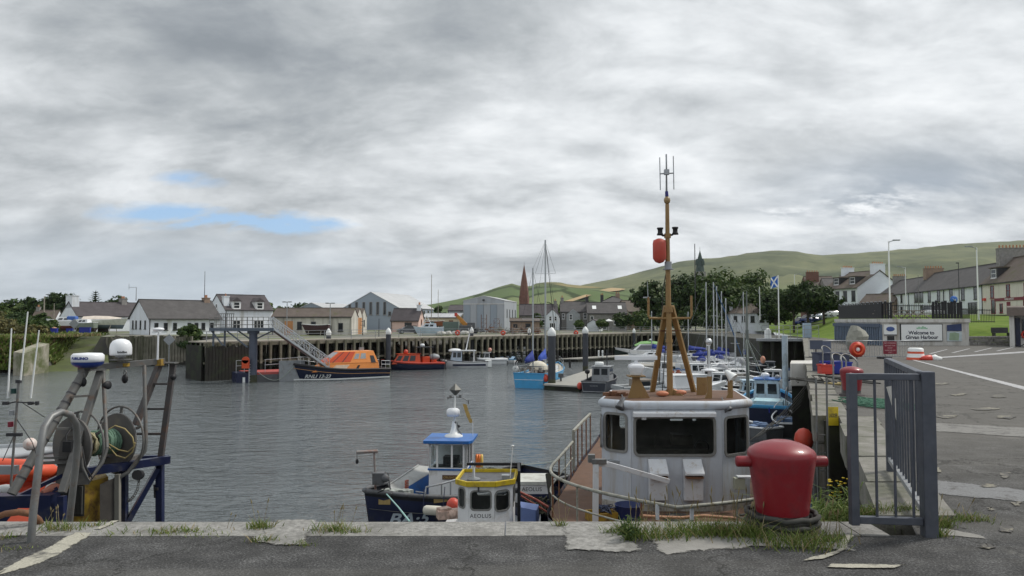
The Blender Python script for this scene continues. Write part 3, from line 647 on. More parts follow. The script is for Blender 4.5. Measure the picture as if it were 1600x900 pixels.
def house(name, label, cat, base, a, w, d, he, hr, wm, rm, wins=(), chim=(), ridge='x', oh=.22, dorm=(), door=None, group=None, fm=None, flat=False, skew=None):
 r = thing(name, label, cat, base, a, group); z0 = -1.2
 wl = MB(); rf = MB(); k = .14
 if ridge == 'x':
  wl.ext([(0, z0), (d, z0), (d, he), (d / 2, hr), (0, he)], 'x', 0, w)
  sl = (hr - he) / (d / 2)
  for s in (0, 1):
   y0 = -oh if s == 0 else d + oh; ze = he - oh * sl
   rf.ext([(y0, ze + .01), (d / 2, hr + .01), (d / 2, hr + k), (y0, ze + k)], 'x', -oh * .6, w + oh * .6)
  rf.box(-oh * .5, d / 2 - .12, hr + k - .06, w + oh * .5, d / 2 + .12, hr + k + .06)
 else:
  wl.ext([(0, z0), (w, z0), (w, he), (w / 2, hr), (0, he)], 'y', 0, d)
  sl = (hr - he) / (w / 2)
  for s in (0, 1):
   x0 = -oh if s == 0 else w + oh; ze = he - oh * sl
   rf.ext([(x0, ze + .01), (w / 2, hr + .01), (w / 2, hr + k), (x0, ze + k)], 'y', -oh * .6, d + oh * .6)
 ob('wall', wl, wm, r); ro = ob('roof', rf, rm, r)
 if ridge == 'x': zg = he - oh * sl + .02; ob('gutter', MB().bar((-oh * .5, -oh - .06, zg), (w + oh * .5, -oh - .06, zg), .13, .11).bar((.15, -.06, 0), (.15, -.06, zg), .09), dark, r)
 zr = (lambda x, y: hr - abs(y - d / 2) * sl) if ridge == 'x' else (lambda x, y: hr - abs(x - w / 2) * sl)
 for c in chim:
  cx, cy, cw, cd, ch, cm, pots = c
  mb = MB().box(cx - cw / 2, cy - cd / 2, zr(cx, cy) - 1.2, cx + cw / 2, cy + cd / 2, hr + ch).box(cx - cw / 2 - .07, cy - cd / 2 - .07, hr + ch - .002, cx + cw / 2 + .07, cy + cd / 2 + .07, hr + ch + .14)
  for i in range(pots):
   u = (i + .5) / pots - .5; px_, py_ = (cx + u * cw, cy) if cw > cd else (cx, cy + u * cd)
   mb.cyl((px_, py_, hr + ch + .13), (px_, py_, hr + ch + .62), .13, .11, 8, 1)
  ob('chimney', mb, [cm, clay], ro)
 for f, u, z, ww, hh, *st in wins:
  st = st[0] if st else 'sash'
  if f == 'f': window(r, u, 0, z, ww, hh, 0, fm, st)
  elif f == 'l': window(r, 0, u, z, ww, hh, R(-90), fm, st)
  elif f == 'r': window(r, w, u, z, ww, hh, R(90), fm, st)
 if door:
  for f, u, dw, dh, dm in door:
   mb = MB()
   if f == 'f': mb.box(u - dw / 2, -.05, 0, u + dw / 2, .02, dh)
   else: mb.box(w - .02, u - dw / 2, 0, w + .05, u + dw / 2, dh)
   ob('door', mb, dm, r)
 for dx, dw, dz, dh, m1, m2 in dorm:
  yb = (dz - he) / sl; mb = MB().box(dx - dw / 2, yb, dz - .9, dx + dw / 2, min(d / 2, yb + dh / sl + .6), dz + dh)
  do = ob('dormer', mb, m1, r); rb = MB()
  if m2: rb.ext([(dx - dw / 2 - .15, dz + dh + .003), (dx + dw / 2 + .15, dz + dh + .003), (dx, dz + dh + dw * .45)], 'y', yb - .2, yb + 3.2)
  else: rb.box(dx - dw / 2 - .15, yb - .2, dz + dh + .003, dx + dw / 2 + .15, yb + 3, dz + dh + .16)
  ob('dormer_roof', rb, rm, do); wf = window(do, dx, yb, dz + .15, dw * .7, dh - .3, 0, None, 'sash')
 return r
def hb(px, Y, z=LZ): return V((gx(px, Y), Y, z))
# left bank
house('cottage', 'old white cottage with a tall broad chimney gable behind the laid-up boats', 'house', hb(121, 152), R(52), 17, 8.5, 3.2, 6.1, harl, slate_p,
 [('f', 11.5, .9, 1.1, 1.3)], [(.7, 4.25, 1.4, 3.2, 1.3, harl, 0), (11, 4.25, 1.1, 1.6, .9, stone_g, 3)], door=[('f', 13.6, 1.1, 2, dark)])
house('cottage', 'tiny white cottage half hidden in the bushes left of the tall chimney gable', 'house', hb(49, 170), R(10), 5, 5, 2.4, 4.6, harl, slate_b, [], [(.5, 2.5, .7, .9, .7, stone_g, 2)])
bh = house('boathouse', 'long low white boathouse with four slit windows in its gable beside the slipway', 'boathouse', hb(233, 117), R(50), 12, 7, 2.75, 5.6, harl, slate,
 [('l', u, .95, .42, 1.35, 'none') for u in (1.2, 2.9, 4.5, 5.7)] + [('f', u, .75, .62, 1.15, 'sash') for u in (1.2, 2.7, 4.2, 6.6, 7.8, 9.0, 10.5)], [(11.2, 3.5, 1.0, 1.0, .5, stone_b, 2)], fm=dark, oh=.35)
house('house', 'white two-storey house with two gabled dormers behind the lifeboat gangway', 'house', hb(352, 136), R(46), 9.5, 7.2, 4.3, 7.1, harl, slate_p,
 [('f', 2.2, .8, 1.5, 1.5, 'cross'), ('f', 6.6, .8, 2.0, 1.5, 'wide'), ('l', 3.6, 4.6, .8, .8, 'none')], [(.6, 1.2, 1.0, 1.0, -.4, harl, 1)],
 dorm=[(2.2, 1.7, 4.35, 1.5, white, 1), (6.8, 1.7, 4.35, 1.5, white, 1)])
ls = house('stone_shed', 'long weathered stone shed with a mossy slate roof and three ragged gables', 'shed', hb(425, 117), R(1), 12.6, 5.6, 2.85, 4.2, harl_old, slate_b,
 [('f', 4.4, .9, .75, 1.2, 'none'), ('f', 6.6, .8, .75, 1.3, 'none'), ('f', 10.9, .6, .75, 1.3, 'none')], [], door=[('f', 2.7, 1.3, 2.2, wood_o), ('f', 8.5, 1.9, 1.5, dark)], fm=dark, oh=.15)
for k in (1, 2):
 mb = MB(); mb.ext([(0, -1), (5.4, -1), (5.4, 2.85), (2.7, 4.3), (0, 2.85)], 'x', 8.6, 12.6 - .25 * k); mb.v = [p + V((0, 5.62 + (k - 1) * 5.42, 0)) for p in mb.v]
 rf = MB()
 for s in (0, 1):
  y0, ym = (-.05, 2.7) if s == 0 else (5.45, 2.7)
  rf.ext([(y0, 2.83), (ym, 4.31), (ym, 4.45), (y0, 2.97)], 'x', 8.6, 12.65 - .25 * k)
 rf.v = [p + V((0, 5.62 + (k - 1) * 5.42, 0)) for p in rf.v]
 bo = ob('bay', mb, harl_old, ls, label='ragged whitewashed gable bay'); ob('roof', rf, slate_b, bo)
 if k == 1:
  ob('door', MB().box(12.34, 6.6, 0, 12.42, 8.1, 2.75).box(12.34, 8.5, 0, 12.42, 10.0, 2.75), wood_o, bo)
 else: window(bo, 12.1, 13.7, 1.3, .7, 1.1, R(90), dark, 'none')
house('workshop', 'low workshop with a blue-grey sheeted gable behind the stone shed', 'workshop', hb(457, 172), R(-16), 10, 16, 4.4, 6.3, corr_blue, corr_grey, ridge='y')
house('boat_hall', 'largest shed, blue-grey gable with tall slit windows and a ribbed pale roof', 'boat hall', hb(537, 178), R(-14), 14.2, 24, 5.3, 9.0, bluegrey, corr_grey,
 [('f', u, 3.6, .75, 2.6 + .5 * (3 < u < 11), 'none') for u in (1.6, 3.4, 5.3, 7.1, 8.9, 10.7)] + [('f', 12, 3.3, .8, 1.1, 'none'), ('f', 13.3, 3.3, .8, 1.1, 'none')] +
 [('r', u, 3.4, 1.1, 1.4, 'none') for u in (2, 5, 8, 11, 14, 17, 20, 22.6)], ridge='y', fm=stone_g)
house('cottage', 'small pink cottage with a dark roof and a white chimney at the jetty', 'cottage', hb(611, 142), R(-6), 5.4, 5, 2.3, 4.5, pink, slate_p,
 [('r', 2.5, 1.3, .6, 1.2, 'none')], [(5.0, 2.5, .8, 1.1, .7, harl, 2)], door=[('f', 3.4, 1.4, 1.9, dark)], fm=wood_b)
house('shed', 'low pale yellow shed with brown doors and a tin roof behind the red boat', 'shed', hb(660, 158), R(-8), 8.2, 6, 2.9, 3.7, cream, corr_grey, [], door=[('f', 1.2, .9, 2.2, wood_b), ('f', 4.6, .8, 2, wood_b), ('f', 6.3, .9, 2.3, wood_b), ('f', 7.5, .6, 2, wood_b)])
house('shed', 'grey rendered block with a dark roof behind the crane', 'shed', hb(700, 190), R(-5), 7, 8, 4.8, 6.2, shedgrey, slate_p, [('f', 2, 1.5, .8, 1.1), ('f', 5, 1.5, .8, 1.1)])
sb = house('boat_shed', 'tall square grey boat shed with sliding panel doors and a low pitched roof', 'boat shed', hb(724, 152), R(-10), 8.6, 15, 6.3, 7.25, shedgrey, corr_grey, [('r', u, 3.0, .5, 1.6, 'none') for u in (3, 6.2, 9.6, 13)], ridge='y', oh=.08, fm=dark)
for k in range(6):
 ob('door_panel', MB().box(.12 + k * 1.4 + (.06 if k == 3 else 0), -.12 - .05 * (k % 2), 0, 1.47 + k * 1.4, -.03, 5.5), shedgrey if k % 2 else bluegrey, sb)
ob('fascia', MB().box(0, -.16, 5.55, 8.6, -.02, 5.8), shedside, sb); ob('floodlight', MB().box(4.1, -.4, 6.3, 4.5, -.02, 6.6), dark, sb)
house('store', 'low brown stone store with a broken front right of the boat shed', 'store', hb(797, 140), R(0), 5.6, 5, 2.1, 2.6, stone_b, slate_b, [('f', 1, .5, .8, 1.1, 'none'), ('f', 3.4, .3, 1, 1.4, 'none')], fm=dark)
# town houses beyond the basin
house('house', 'long grey house with a slate roof just right of the red steeple', 'house', hb(812, 185), R(-2), 9.5, 7, 3.6, 6.3, stone_g, slate_p, [('f', 2, 1, 1, 1.5), ('f', 6, 1, 1, 1.5)], [(9, 3.5, .8, 1.4, .8, stone_g, 3)])
house('house', 'pale blue-white gabled house beside the brown wall behind the ketch masts', 'house', hb(853, 168), R(-8), 3.0, 7, 3.3, 4.8, harl, slate_p, [('f', 1.0, 2.2, .6, 1), ('f', 2.2, 2.2, .6, 1), ('f', 1.5, .5, 1.3, 1.2, 'wide')], ridge='y')
h3 = house('house', 'grey stone house with a projecting gabled bay and a slate roof', 'house', hb(876, 170), R(-3), 6.6, 7, 4.3, 6.6, stone_g, slate, [('f', 5.6, 2.6, .75, 1.4), ('f', .6, 2.6, .6, 1.3)], [(.4, 3.5, .7, 1.2, .9, stone_g, 2), (6.2, 3.5, .7, 1.2, 1.0, dark, 2)])
mb = MB().ext([(1.3, -1), (4.4, -1), (4.4, 3.6), (2.85, 4.9), (1.3, 3.6)], 'y', -1.6, .1); bo = ob('bay', mb, greyp, h3); window(bo, 2.3, -1.6, 2.4, .7, 1.3); window(bo, 3.4, -1.6, .5, .6, 1.2)
h4 = house('house', 'broad slate-roofed stone house with two skylights right of the gabled bay', 'house', hb(918, 166), R(-3), 8.8, 8, 3.9, 6.3, stone_g, slate, [('f', 1, 1.6, .7, 1.7), ('f', 6.2, 1.3, .7, 1.6), ('f', 7.6, 1.3, .7, 1.6), ('f', 3.8, .3, .9, 1.4)])
for u in (1.6, 7.4):
 sl = 2.4 / 4; ob('skylight', MB().add([(u - .45, 1.3, 3.9 + 1.3 * sl + .2), (u + .45, 1.3, 3.9 + 1.3 * sl + .2), (u + .45, 2.6, 3.9 + 2.6 * sl + .2), (u - .45, 2.6, 3.9 + 2.6 * sl + .2)], [(0, 1, 2, 3)]), ivory, h4)
def hiphouse(name, label, base, a, w, d, he, hr, wm, rm, wins, chim, inset=None, fm=None, group=None):
 r = thing(name, label, 'house', base, a, group); ob('wall', MB().box(0, 0, -1, w, d, he), wm, r); o = .4; i = inset or d / 2
 rf = MB().add([(-o, -o, he), (w + o, -o, he), (w + o, d + o, he), (-o, d + o, he), (i, d / 2, hr), (w - i, d / 2, hr)], [(0, 1, 5, 4), (1, 2, 5), (2, 3, 4, 5), (3, 0, 4), (3, 2, 1, 0)]); ro = ob('roof', rf, rm, r)
 for cx, cy, cw, cd, zt, cm in chim:
  mb = MB().box(cx - cw / 2, cy - cd / 2, he - .3, cx + cw / 2, cy + cd / 2, zt)
  for q in (-.25, .25): mb.cyl((cx + q * cw, cy, zt - .01), (cx + q * cw, cy, zt + .45), .12, .1, 7, 1)
  ob('chimney', mb, [cm, clay], ro)
 for f, u, z, ww, hh, *st in wins: window(r, u if f == 'f' else (0 if f == 'l' else w), 0 if f == 'f' else u, z, ww, hh, 0 if f == 'f' else R(-90 if f == 'l' else 90), fm, *(st or ['sash']))
 return r
hiphouse('house', 'tall villa with a grey hipped roof rising behind the skylight house', hb(936, 196), R(-2), 8.4, 9, 6.6, 8.9, stone_g, slate, [('f', 2, 4.6, 1, 1.5), ('f', 6, 4.6, 1, 1.5)], [(1.2, 5, .8, .9, 9.2, dark), (5.4, 4.5, 1.1, 1, 9.6, stone_b)])
house('house', 'brown-gabled house half hidden by the trees right of the skylight house', 'house', hb(982, 175), R(20), 6, 7, 4.4, 7.0, stone_b, slate_b, [('f', 2, 2.3, .7, 1.3)], [])
house('garden_shed', 'small white garden shed with a plain gable in front of the stone houses', 'shed', hb(917, 152), R(-20), 2.6, 3, 1.6, 2.4, harl, slate_p, [], ridge='y')
hiphouse('house', 'white bungalow with a brown hipped roof at the harbour corner', hb(1141, 152, -.3), R(-8), 7.6, 7, 3.3, 5.4, harl, slate_b, [('f', 1, 1.6, .7, 1.2), ('f', 2.6, 1.6, .7, 1.2), ('f', 4.4, 1.5, .8, 1.3), ('f', 6.2, 1.5, .8, 1.3)], [(.6, 3, .6, .7, 5.9, harl), (6.2, 3.4, .6, .7, 5.7, harl)], 2.6, dark)
um = thing('parasol', 'white garden parasol open in front of the skylight house', 'parasol', hb(951, 150)); ob('pole', MB().cyl((0, 0, 0), (0, 0, 2.4), .04), white, um); ob('canopy', MB().lathe([(0, 2.6), (.9, 2.2), (.92, 2.1)], 8, smooth=False), ivory, um)
# church steeples
def steeple(name, label, px, Y, zt, prof, mt, m2):
 r = thing(name, label, 'steeple', hb(px, Y)); ob('spire', MB().lathe([(w, z - LZ) for w, z in prof], 8, smooth=False), mt, r); (w0, z0) = prof[0]
 ob('tower', MB().box(-w0 * .98, -w0 * .98, -1, w0 * .98, w0 * .98, z0 - LZ + .3), m2, r)
 for k in range(4):
  a = k * math.pi / 2 + math.pi / 8; z = z0 - LZ + 3
  ob('lucarne', MB(tr(0, 0, z) @ rz(a)).ext([(-.5, 0), (.5, 0), (.5, 1.6), (0, 2.6), (-.5, 1.6)], 'x', w0 * .5, w0 * .97), mt, r)
 ob('finial', MB().cyl((0, 0, zt - LZ - .3), (0, 0, zt - LZ + 1.4), .08, .03, 6), dark, r)
steeple('church_spire', 'slender red-brown stone steeple rising beside the grey boat shed', 819, 330, 26.6, [(2.35, 7), (1.95, 14.5), (1.2, 20), (.04, 26.6)], stone_r, stone_r)
steeple('church_spire', 'dark green-tinged steeple top showing over the tree crowns', 1094.5, 300, 30.2, [(1.9, 21), (1.55, 23.5), (.9, 27), (.03, 30.2)], mat('weathered_copper', (.06, .085, .08), .8, var=.4, scale=.8), stone_g)
# white house and terrace on the right
wb = V((gx(1340, 170), 170, 2.3)); A = R(-72); xd = V((math.cos(A), math.sin(A), 0))
wh = house('house', 'tall white house with two flat dormers, dark columns and a bright blank gable', 'house', wb - xd * 10.5, A, 10.5, 13, 7.0, 10.9, harl, slate_b,
 [('f', u, 3.7, 1.15, 2.5) for u in (1.6, 4.2, 6.7, 9.3)] + [('f', 2.4, .4, 1.5, 2.3), ('f', 8.6, .4, 1.5, 2.3)], [(10.0, 6.5, 1.1, 3.4, 1.5, harl, 6), (.5, 6.5, 1.1, 3.0, 1.2, harl, 6)],
 dorm=[(2.6, 2.2, 7.7, 1.8, dark, 0), (7.8, 2.2, 7.7, 1.8, dark, 0)], fm=dark, oh=.5)
ob('porch', MB().box(4.2, -1.4, 2.7, 6.9, 0, 2.95).cyl((4.4, -1.25, 0), (4.4, -1.25, 2.7), .12).cyl((6.7, -1.25, 0), (6.7, -1.25, 2.7), .12), white, wh); ob('door', MB().box(5.0, -.06, 0, 6.1, .02, 2.2), dark, wh)
house('house', 'low brown outbuilding with four small white windows between the white houses', 'house', V((gx(1337, 166), 164, 2.1)), R(-60), 8, 5, 3.4, 5.2, stone_b, slate_b, [('f', u, 1.9, .7, 1.0, 'none') for u in (1.2, 3.2, 5, 6.8)])
house('house', 'sandstone house behind the chestnut trees, only its big red chimney showing', 'house', V((gx(1262, 205), 205, 2.5)), R(-8), 7.5, 8, 8.6, 11.4, stone_r, slate_b, [], [(1.9, 2.2, 3.2, 1.2, 1.1, stone_r, 5)])
house('house', 'slate-roofed house with a small chimney behind the white house', 'house', V((gx(1290, 200), 200, 2.5)), R(-10), 8.5, 8, 8.2, 10.6, stone_g, slate, [], [(5.4, 4, 1.2, 1.2, .9, stone_g, 4)])
P0, P1 = V((84.7, 170, 0)), V((73.0, 105, 0)); TD = (P1 - P0).normalized(); TA = math.atan2(TD.y, TD.x); TL = (P1 - P0).length
def tpos(px):
 k = (px - 800) / FPX; t = (P0.x - k * P0.y) / (-(P1.x - P0.x) + k * (P1.y - P0.y)); return t * TL
def terr(label, px0, px1, he, hr, wm, rm, wins, chim, fm=None, dorm=(), door=None):
 s0, s1 = tpos(px0), tpos(px1); b = P0 + TD * s0; b.z = 2.15; w = s1 - s0
 return house('terraced_house', label, 'house', b, TA, w, 8.5, he, hr, wm, rm, [(f, tpos(p) - s0, z, ww, hh, *st) for f, p, z, ww, hh, *st in wins], [(tpos(p) - s0, 4.25, cw, cd, ch, cm, n) for p, cw, cd, ch, cm, n in chim], oh=.25, fm=fm, group='terraced houses along the street', dorm=[(tpos(p) - s0, *q) for p, *q in dorm], door=[(f, tpos(p) - s0, dw, dh, m) for f, p, dw, dh, m in (door or [])]), s0
terr('white terraced house at the far end with paired narrow windows', 1372, 1419, 5.1, 8.4, harl, slate, [('f', p, 3.1, 1.0, 1.9) for p in (1376, 1381, 1395, 1409)] + [('f', p, .5, 1.0, 1.8) for p in (1381, 1395, 1409)], [(1375, 1.1, 2.6, 1.0, stone_g, 6)], dark)
tb, s0 = terr('long white terraced house with dark-framed windows and a drooping slate ridge', 1420, 1534, 5.15, 8.8, harl, slate, [('f', 1436, 3.0, 4.6, 1.9, 'wide')] + [('f', p, 2.9, 1.3, 2.0) for p in (1452.5, 1467, 1486.5, 1505, 1525)] + [('f', p, .5, 1.3, 1.9) for p in (1440, 1467, 1487)] + [('f', 1521, .3, 4.0, 2.1, 'wide')], [(1424, 1.2, 3.4, 1.0, stone_b, 7)], dark)
ob('downpipe', MB().cyl((tpos(1475.5) - s0, -.1, 0), (tpos(1475.5) - s0, -.1, 5), .07, .07, 6), dark, tb)
tc_, s0 = terr('cream corner pub with a maroon name board and a flat dormer', 1534.5, 1660, 5.3, 9.2, harl_cream, slate_b, [('f', p, 2.9, 1.1, 1.9) for p in (1551, 1576, 1604)] + [('f', 1552.5, .45, 1.3, 2.2, 'none'), ('f', 1564.5, .6, .9, 1.4, 'none'), ('f', 1604, .5, 1.6, 1.9)], [(1537, 1.3, 4.0, 1.6, stone_g, 8)], maroon, dorm=[(1547, 2.4, 5.9, 1.7, dark, 0)], door=[('f', 1576, 1.1, 2.2, maroon)])
u0, u1 = tpos(1555) - s0, tpos(1603) - s0
sg = ob('name_board', MB().box(u0, -.1, 2.38, u1, -.01, 2.82), maroon, tc_); ob('lettering', MB().text('HARBOUR BAR', .42, tr((u0 + u1) / 2, -.105, 2.6) @ Matrix.Rotation(R(90), 4, 'X')), ivory, sg)
ob('alarm_box', MB().box(tpos(1538) - s0, -.3, 2.55, tpos(1541) - s0, -.01, 2.95), redp, tc_)
# sign building under the roof terrace
def signbuilding():
 F0, F1, B0 = V((gx(1378, 65), 65, 0)), V((gx(1513, 65), 65, 0)), V((gx(1305, 81), 81, 0)); B1 = V((F1.x + 4, 81, 0))
 r = thing('toilet_block', 'squat harbour building with a welcome board, blue sheet side and flat concrete roof', 'building', (F0.x, 65, -.62)); o = V((F0.x, 65, -.62)); P = [V(p) - o for p in (F0, F1, B1, B0)]
 def pr(z0, z1, grow=0):
  c = sum(((p) for p in P), V()) / 4; q = [c + (p - c) * (1 + grow) for p in P]; return MB().prism([(p.x, p.y) for p in q], z0, z1)
 ob('wall', pr(-.6, 2.05), conc_w, r); ob('roof_slab', pr(2.052, 2.38, .022), conc_w, r)
 sd_ = (P[3] - P[0]); n = V((-sd_.y, sd_.x, 0)).normalized(); mb = MB(); K = 26
 for k in range(K):
  a = P[0] + sd_ * (k / K); b = P[0] + sd_ * ((k + .55) / K); c = P[0] + sd_ * ((k + 1) / K)
  mb.prism([(a.x + n.x * .03, a.y + n.y * .03), (b.x + n.x * .03, b.y + n.y * .03), (b.x + n.x * .22, b.y + n.y * .22), (a.x + n.x * .22, a.y + n.y * .22)], 0, 1.86)
 ob('sheet_piling', mb, mat('blue_piling', (.10, .145, .215), .5, var=.25, scale=2, dirt=(.12, .11, .10), damt=.3), r)
 hd = MB(); a = P[0] + n * .24; b = P[3] + n * .24; hd.bar((a.x, a.y, 1.78), (b.x, b.y, 1.78), .12, .34); ob('capping_beam', hd, mat('blue_beam', (.055, .085, .14), .5), r)
 k = 65 / FPX; Z = lambda py: 1.65 + (500 - py) * k + .62; X = lambda px: (px - 1378) * k
 bd = ob('welcome_board', MB().box(X(1405), -.1, Z(533), X(1471), -.005, Z(506)), dark, r); ob('board_face', MB().box(X(1406.2), -.115, Z(532), X(1469.8), -.101, Z(507)), ivory, bd)
 tx = MB(); MX = Matrix.Rotation(R(90), 4, 'X'); tx.text('Welcome to', .44, tr(X(1437.5), -.121, Z(520)) @ MX, depth=.003, bold=.012); tx.text('Girvan Harbour', .44, tr(X(1438), -.121, Z(527)) @ MX, depth=.003, bold=.012); ob('lettering', tx, navy2, bd)
 em = MB()
 for i, (u, hh) in enumerate(((0, .12), (.16, .2), (.34, .16), (.5, .24), (.68, .18), (.84, .1))): em.box(X(1430) + u, -.122, Z(514), X(1430) + u + .13, -.116, Z(514) + hh)
 ob('emblem', em, mat('emblem_green', (.25, .52, .32), .5), bd)
 b2 = ob('notice_board', MB().box(X(1380), -.08, Z(522.5), X(1399.5), -.004, Z(507)), ivory, r); ob('picture', MB().sphere((X(1389.7), -.09, Z(514)), .38, 12, (1, .04, .55)), mat('notice_blue', (.05, .10, .30), .5), b2); ob('band', MB().box(X(1380), -.09, Z(523.8), X(1399.5), -.003, Z(522.6)), navy2, b2)
 ob('alcove_shade', MB().box(X(1385), -.03, Z(534), X(1396), .0, Z(525)), black, r)  # flat black panel on the wall paints the shade of a recess
 b3 = ob('map_board', MB().box(X(1478), -.06, Z(533), X(1501), -.004, Z(518)), mat('map_paper', (.52, .60, .64), .6, var=.2, scale=1), r); ob('title', MB().add([(X(1478), -.07, Z(517)), (X(1501), -.07, Z(517)), (X(1501), -.07, Z(505.5)), (X(1478), -.07, Z(508))], [(0, 1, 2, 3)]), mat('title_navy', (.03, .05, .14), .5), b3)
 ob('land_shape', MB().add([(X(1481), -.065, Z(531.5)), (X(1496), -.065, Z(532)), (X(1497), -.065, Z(521)), (X(1490), -.065, Z(519)), (X(1482), -.065, Z(520))], [(0, 1, 2, 3, 4)]), mat('map_green', (.30, .40, .28), .6), b3)
 ob('warning_triangle', MB().add([(X(1441.5), -.09, Z(501.5)), (X(1446.5), -.09, Z(501.5)), (X(1444), -.09, Z(497))], [(0, 1, 2)]), yellow, r)
 def rail(name, label, pts, h, gap, solid, z0=2.4):
  t = thing(name, label, 'railing', o + V((0, 0, z0))); f = MB(); bars = MB(); tips = MB()
  for a, b in zip(pts, pts[1:]):
   f.bar((a.x, a.y, .12), (b.x, b.y, .12), .05, .07); f.bar((a.x, a.y, h - .12), (b.x, b.y, h - .12), .05, .07); l = (b - a).length; m = int(l / gap)
   for i in range(m + 1):
    p = a + (b - a) * (i / m); hh = h + solid * .1 * math.sin(i * 2.1)
    if solid: q = (b - a).normalized() * gap * .42; bars.prism([(p.x - q.x, p.y - q.y), (p.x + q.x, p.y + q.y), (p.x + q.x + n.x * .03, p.y + q.y + n.y * .03), (p.x - q.x + n.x * .03, p.y - q.y + n.y * .03)], 0, hh); tips.cbox((p.x, p.y, hh + .03), (.10, .10, .08)) if i % 2 else 0
    else: bars.cyl((p.x, p.y, 0), (p.x, p.y, h), .018, .018, 5)
  ob('frame', f, blackp, t); ob('bar', bars, blackp, t)['kind'] = 'stuff'
  if tips.v: ob('finial', tips, steel, t)
 c = [P[0] + V((.2, .25, 0)), P[1] + V((-.2, .25, 0)), P[2] + V((-.2, -.2, 0)), P[3] + V((.3, -.2, 0))]
 rail('palisade_fence', 'solid black palisade with pale tips along the roof side', [c[3], c[0], c[0] + (c[1] - c[0]) * .1], 1.45, .22, 1)
 rail('railing', 'thin black railing along the front of the roof terrace', [c[0] + (c[1] - c[0]) * .1, c[0] + (c[1] - c[0]) * .62], 1.25, .16, 0)
 rail('palisade_fence', 'short dark plank fence at the right of the roof terrace', [c[0] + (c[1] - c[0]) * .62, c[0] + (c[1] - c[0]) * .96], 1.5, .26, 1)
 rail('railing', 'black railing beside the grass right of the welcome board', [V((P[1].x + .6, 2, 0)), V((P[1].x + 3.2, 5, 0)), V((P[1].x + 7.2, 7.5, 0))], 1.35, .3, 0, 2.0)
 for i in range(3):
  t = thing('picnic_table', ('dark picnic table at the left of the roof terrace', 'dark picnic table in the middle of the roof terrace', 'dark picnic table at the right of the roof terrace')[i], 'table', o + V((1.4 + i * 1.7, 2.2 + .4 * i, 2.4)), R(12 * i), 'picnic tables on the roof terrace')
  ob('tabletop', MB().box(-.8, -.35, .7, .8, .35, .76), wood, t); ob('bench', MB().box(-.8, -.8, .42, .8, -.55, .47).box(-.8, .55, .42, .8, .8, .47), wood, t); ob('leg', MB().bar((-.6, -.7, 0), (-.6, .2, .7), .08).bar((-.6, .7, 0), (-.6, -.2, .7), .08).bar((.6, -.7, 0), (.6, .2, .7), .08).bar((.6, .7, 0), (.6, -.2, .7), .08), wood, t)
signbuilding()
# kiosk at the right edge
def kiosk():
 Y = 62; b = hb(1576, Y, groundz(Y)); r = thing('kiosk', 'white harbour kiosk with a brown felt canopy at the right edge', 'kiosk', b, R(-35));
 ob('wall', MB().box(0, 0, -.2, .35, 4, 2.6).box(.35, 1.1, -.2, 4, 4, 2.6), conc_w, r); ob('door', MB().box(.40, 1.0, 0, .75, 1.09, 2.4), navy, r); ob('window', MB().box(.85, 1.0, .9, 2.6, 1.09, 2.3), glass, r)
 ob('canopy', MB().ext([(-.5, 2.602), (4.4, 2.602), (4.4, 3.1), (1.6, 3.45), (-.1, 3.3)], 'x', -.15, 4.4), slate_b, r)
 l = thing('lifebuoy', 'red lifebuoy hung on the wall of the white kiosk', 'lifebuoy', b + rz(R(-35)) @ V((1.15, .92, 1.0)), R(-35)); ob('ring', MB().tube([(.3 * math.cos(t), 0, .3 * math.sin(t)) for t in [i * R(24) for i in range(15)]], .08, 7, closed=True), redp, l)
 ra = thing('handrail', 'dark sloping handrail in front of the white kiosk', 'handrail', b + rz(R(-35)) @ V((.6, -1.2, 0)), R(-35)); ob('rail', MB().tube([(0, 0, .0), (1.6, .0, 1.0), (3, 0, 1.5)], .035), blackp, ra); ob('post', MB().cyl((.9, 0, 0), (.9, 0, .55), .03).cyl((1.9, 0, 0), (1.9, 0, 1.1), .03), blackp, ra)
kiosk()
mb = MB(); r_ = random.Random(5)
for i in range(14):
 for j in range(3):
  x = gx(1513, 65) + .15 + i * .42 + (j % 2) * .2; mb.cbox((x, 65.3 + r_.uniform(-.05, .05), -.45 + j * .27), (.40, .45, .25 + r_.uniform(-.02, .02)), r_.uniform(-.05, .05))
single('stone_wall', mb, stone_g, 'low dark rubble wall at the foot of the grass right of the welcome board', 'wall', loc=(gx(1513, 65), 65, -.6), bev=.04)
t = thing('bench', 'dark slatted bench on the grass beside the white kiosk', 'bench', (gx(1563, 70), 70, bank_h(gx(1563, 70), 70) - .1)); ob('seat', MB().box(-.8, -.25, .42, .8, .2, .48), dark, t); ob('backrest', MB().box(-.8, .2, .48, .8, .27, .95), dark, t)
for s in (-.7, .7): ob('leg', MB().box(s - .05, -.2, 0, s + .05, .2, .42), dark, t)
